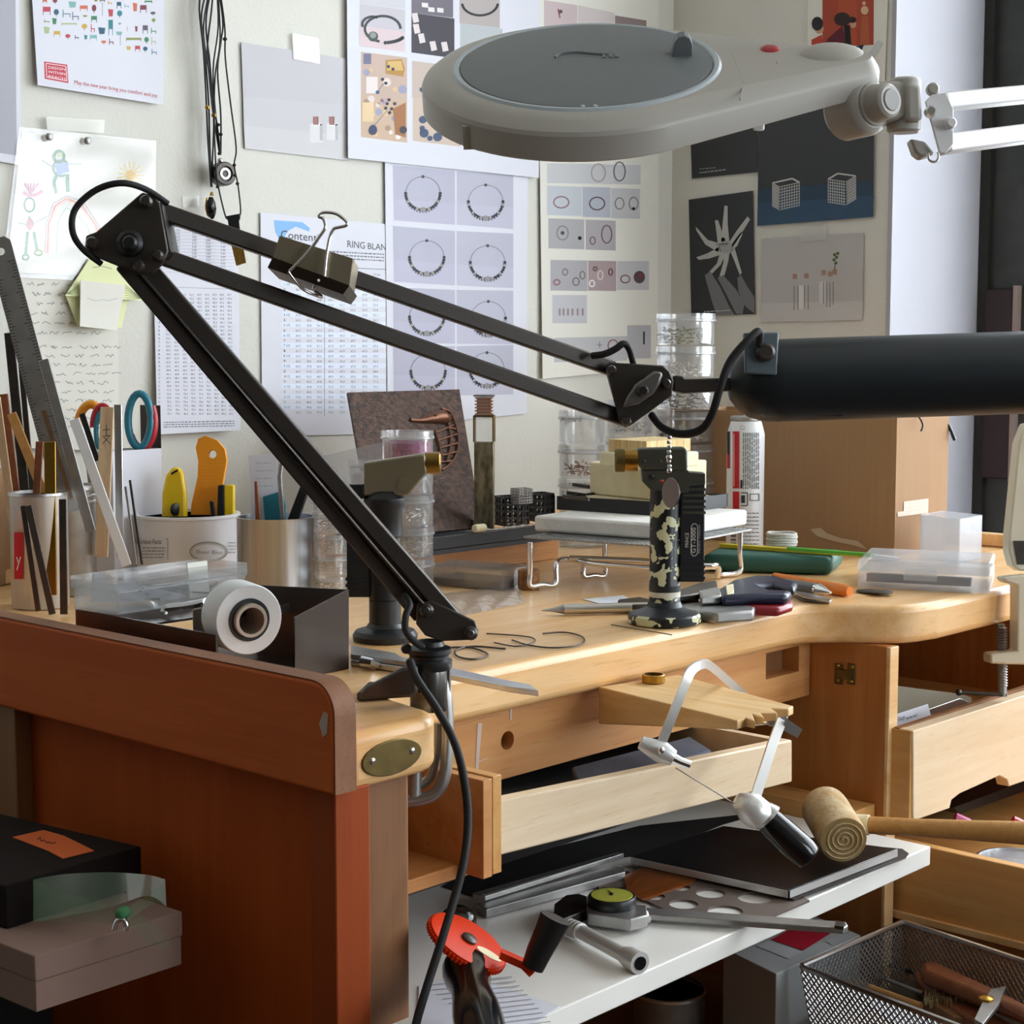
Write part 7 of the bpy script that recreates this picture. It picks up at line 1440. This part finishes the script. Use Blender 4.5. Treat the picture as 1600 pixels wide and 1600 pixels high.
for pts_, lb, r, m in (([(1390, 1508), (1430, 1520)], 'dark scriber point at the clamp jaws', .0025, 'dark_steel'), ([(1370, 1525), (1442, 1552)], 'long thin steel rod crossing the basket', .0018, 'dull_steel'), ([(1330, 1532), (1440, 1572)], 'wooden rod lying across the basket', .003, 'handle_wood')): tag(B().tube([px(u, v, z=zc + .006) for u, v in pts_], r, 10).build('rod', m), lb, 'rod', 'rods in the basket')
tag(flatp(B(), [(1330, 1548), (1372, 1546), (1560, 1600), (1560, 1640), (1400, 1600)], zc - .0008, zc + .0004).build('blue_card', mat('blue_card', '#8f9cae', 0.6)), 'pale blue card lying flat in the basket', 'card')
# grey box with red label below the tray, and a bucket
gb = root('grey_box', 'grey cardboard box with a red label under the white tray', 'box', px(1280, 1560, z=.50))
b = B(); zg2 = .60; base = [px(1130, 1482, z=zg2), px(1213, 1522, z=zg2), px(1345, 1461, z=zg2)]; f4 = base[0] + base[2] - base[1]
qs = [base[0], base[1], base[2], f4]; b.hexa([Vector((q.x, q.y, .4975)) for q in qs] + qs); b.build('body', mat('box_grey', '#a6a9a9', 0.6), gb, bevel=.001)
p = Print(lambda u, v, o: px(u, v, z=zg2 + .0004 + o)); p.poly([(1205, 1468), (1232, 1453), (1300, 1457), (1255, 1485)], '#a81c30', 1); p.poly([(1200, 1470), (1253, 1487), (1232, 1498), (1182, 1478)], '#b9bcbc', 1); p.poly([(1290, 1470), (1318, 1459), (1334, 1463), (1300, 1476)], '#a9adae', 1); p.build('printed_label', gb)
M = frame(1040, 1592, z=.4975 + .04); bk = root('steel_bucket', 'round grey steel pot under the front of the tray', 'pot', M.translation)
M = frame(1045, 1640, z=.4975)
B(M).shell([(50, 0), (54, 3), (56, 95), (57, 97)], [(50, 4), (54, 97)], 44).build('body', 'dull_steel', bk)
B(M).shell([(55, 94), (58, 95), (58, 99), (56, 100)], [(54, 94), (54, 100)], 44).build('rim', 'steel', bk)
# ------------------------------------------------ boxes at the lower left
zb1 = .731
nb = root('dark_stand', 'dark low stand carrying the boxes beside the bench', 'stand', (.45, 1.0, 0))
B().box((.15, 1.0, 0), (.615, 1.45, zb1 - .0012)).build('cabinet', mat('stand_dark', '#0f0c0a', 0.8, spec=.2), nb, bevel=.002)
B().box((.14, .985, zb1 - .020), (.60, .9995, zb1 - .0012)).build('front_edge', mat('stand_brown', '#2b211b', 0.6), nb)
pb = root('pink_box', 'pale pink lidded box with a green ribbon at the lower left', 'box', px(150, 1540, z=zb1))
b = B(); base = box3(b, (-120, 1507), (57, 1582), (284, 1507), zb1, .0195); b.build('body', mat('dimmed_pink', '#8f7468', 0.8), pb, bevel=.0006)  # base pink darkened to put this corner's dim light into the colour
c4 = sum(base, Vector()) / 4; lq = [c4 + (q - c4) * 1.012 for q in base]; b = B(); b.hexa([Vector((q.x, q.y, zb1 + .0197)) for q in lq] + [Vector((q.x, q.y, zb1 + .0365)) for q in lq]); b.build('lid', 'dimmed_pink', pb, bevel=.0008)
zk = zb1 + .0368
kb = root('black_gift_box', 'black box with an orange note on the pink box', 'box', px(100, 1400, z=zk))
b = B(); box3(b, (-220, 1385), (11, 1452), (222, 1386), zk, .029); b.build('body', mat('box_black', '#17100d', 0.75, spec=.2), kb, bevel=.001)
zn = zk + .0294
q = [px(u, v, z=zn) for u, v in ((20, 1309), (68, 1298), (100, 1307), (147, 1330), (98, 1342), (75, 1330))]
no = B().prism(q, (0, 0, .0006)).build('orange_note', mat('note_orange', '#d8662a', 0.7)); tag(no, 'orange paper note lying on the black box', 'note')
p = Print(lambda u, v, o: px(u, v, z=zn + .0008 + o)); p.line([(58, 1312), (63, 1308), (64, 1315), (70, 1312), (72, 1317), (78, 1315), (80, 1318), (87, 1316)], .9, '#3a2018', 1); p.build('handwriting', no)
rbm = clear('organza', '#7fae84', 0.22, 0.5, 0.0)
rb_ = root('organza_ribbon', 'sheer green organza ribbon tied on the pink box', 'ribbon', px(190, 1440, z=zk))
def ribbon(name, top_, bot_):
    a = spline([px(u, v, d=d) for u, v, d in top_], 6); c_ = spline([px(u, v, d=d) for u, v, d in bot_], 6); n = len(a)
    return B().add(a + c_, [(i, i + 1, n + i + 1, n + i) for i in range(n - 1)]).build(name, rbm, rb_, smooth=80)
ribbon('back_loop', [(52, 1374, 1.09), (100, 1366, 1.11), (170, 1363, 1.12), (230, 1367, 1.11), (258, 1374, 1.10)], [(52, 1440, 1.075), (100, 1432, 1.085), (170, 1418, 1.10), (230, 1400, 1.10), (260, 1416, 1.09)])
ribbon('front_loop', [(52, 1374, 1.09), (90, 1388, 1.07), (130, 1402, 1.06), (165, 1415, 1.055), (185, 1420, 1.055)], [(52, 1442, 1.075), (90, 1440, 1.065), (130, 1440, 1.06), (165, 1442, 1.055), (186, 1444, 1.055)])
ribbon('front_loop', [(258, 1374, 1.10), (240, 1390, 1.08), (220, 1404, 1.065), (200, 1418, 1.055)], [(260, 1416, 1.09), (240, 1412, 1.08), (220, 1424, 1.06), (200, 1440, 1.05)])
ribbon('tail', [(198, 1424, 1.055), (225, 1432, 1.055), (248, 1450, 1.05), (268, 1474, 1.04)], [(196, 1442, 1.055), (215, 1460, 1.05), (238, 1476, 1.045), (262, 1484, 1.04)])
B().ball(px(192, 1426, d=1.055), .0045, 12, (1.2, 1, 1)).build('knot', mat('ribbon_knot', '#3f7a4c', 0.7), rb_)
tag(B().tube(spline(pts_d([(178, 1452), (182, 1440), (192, 1436), (198, 1446), (196, 1454)], 1.053), 4), .0016, 8).build('silver_charm', 'chrome', smooth=80), 'tiny silver charm hanging from the ribbon knot', 'charm')
bpy.context.view_layer.update()
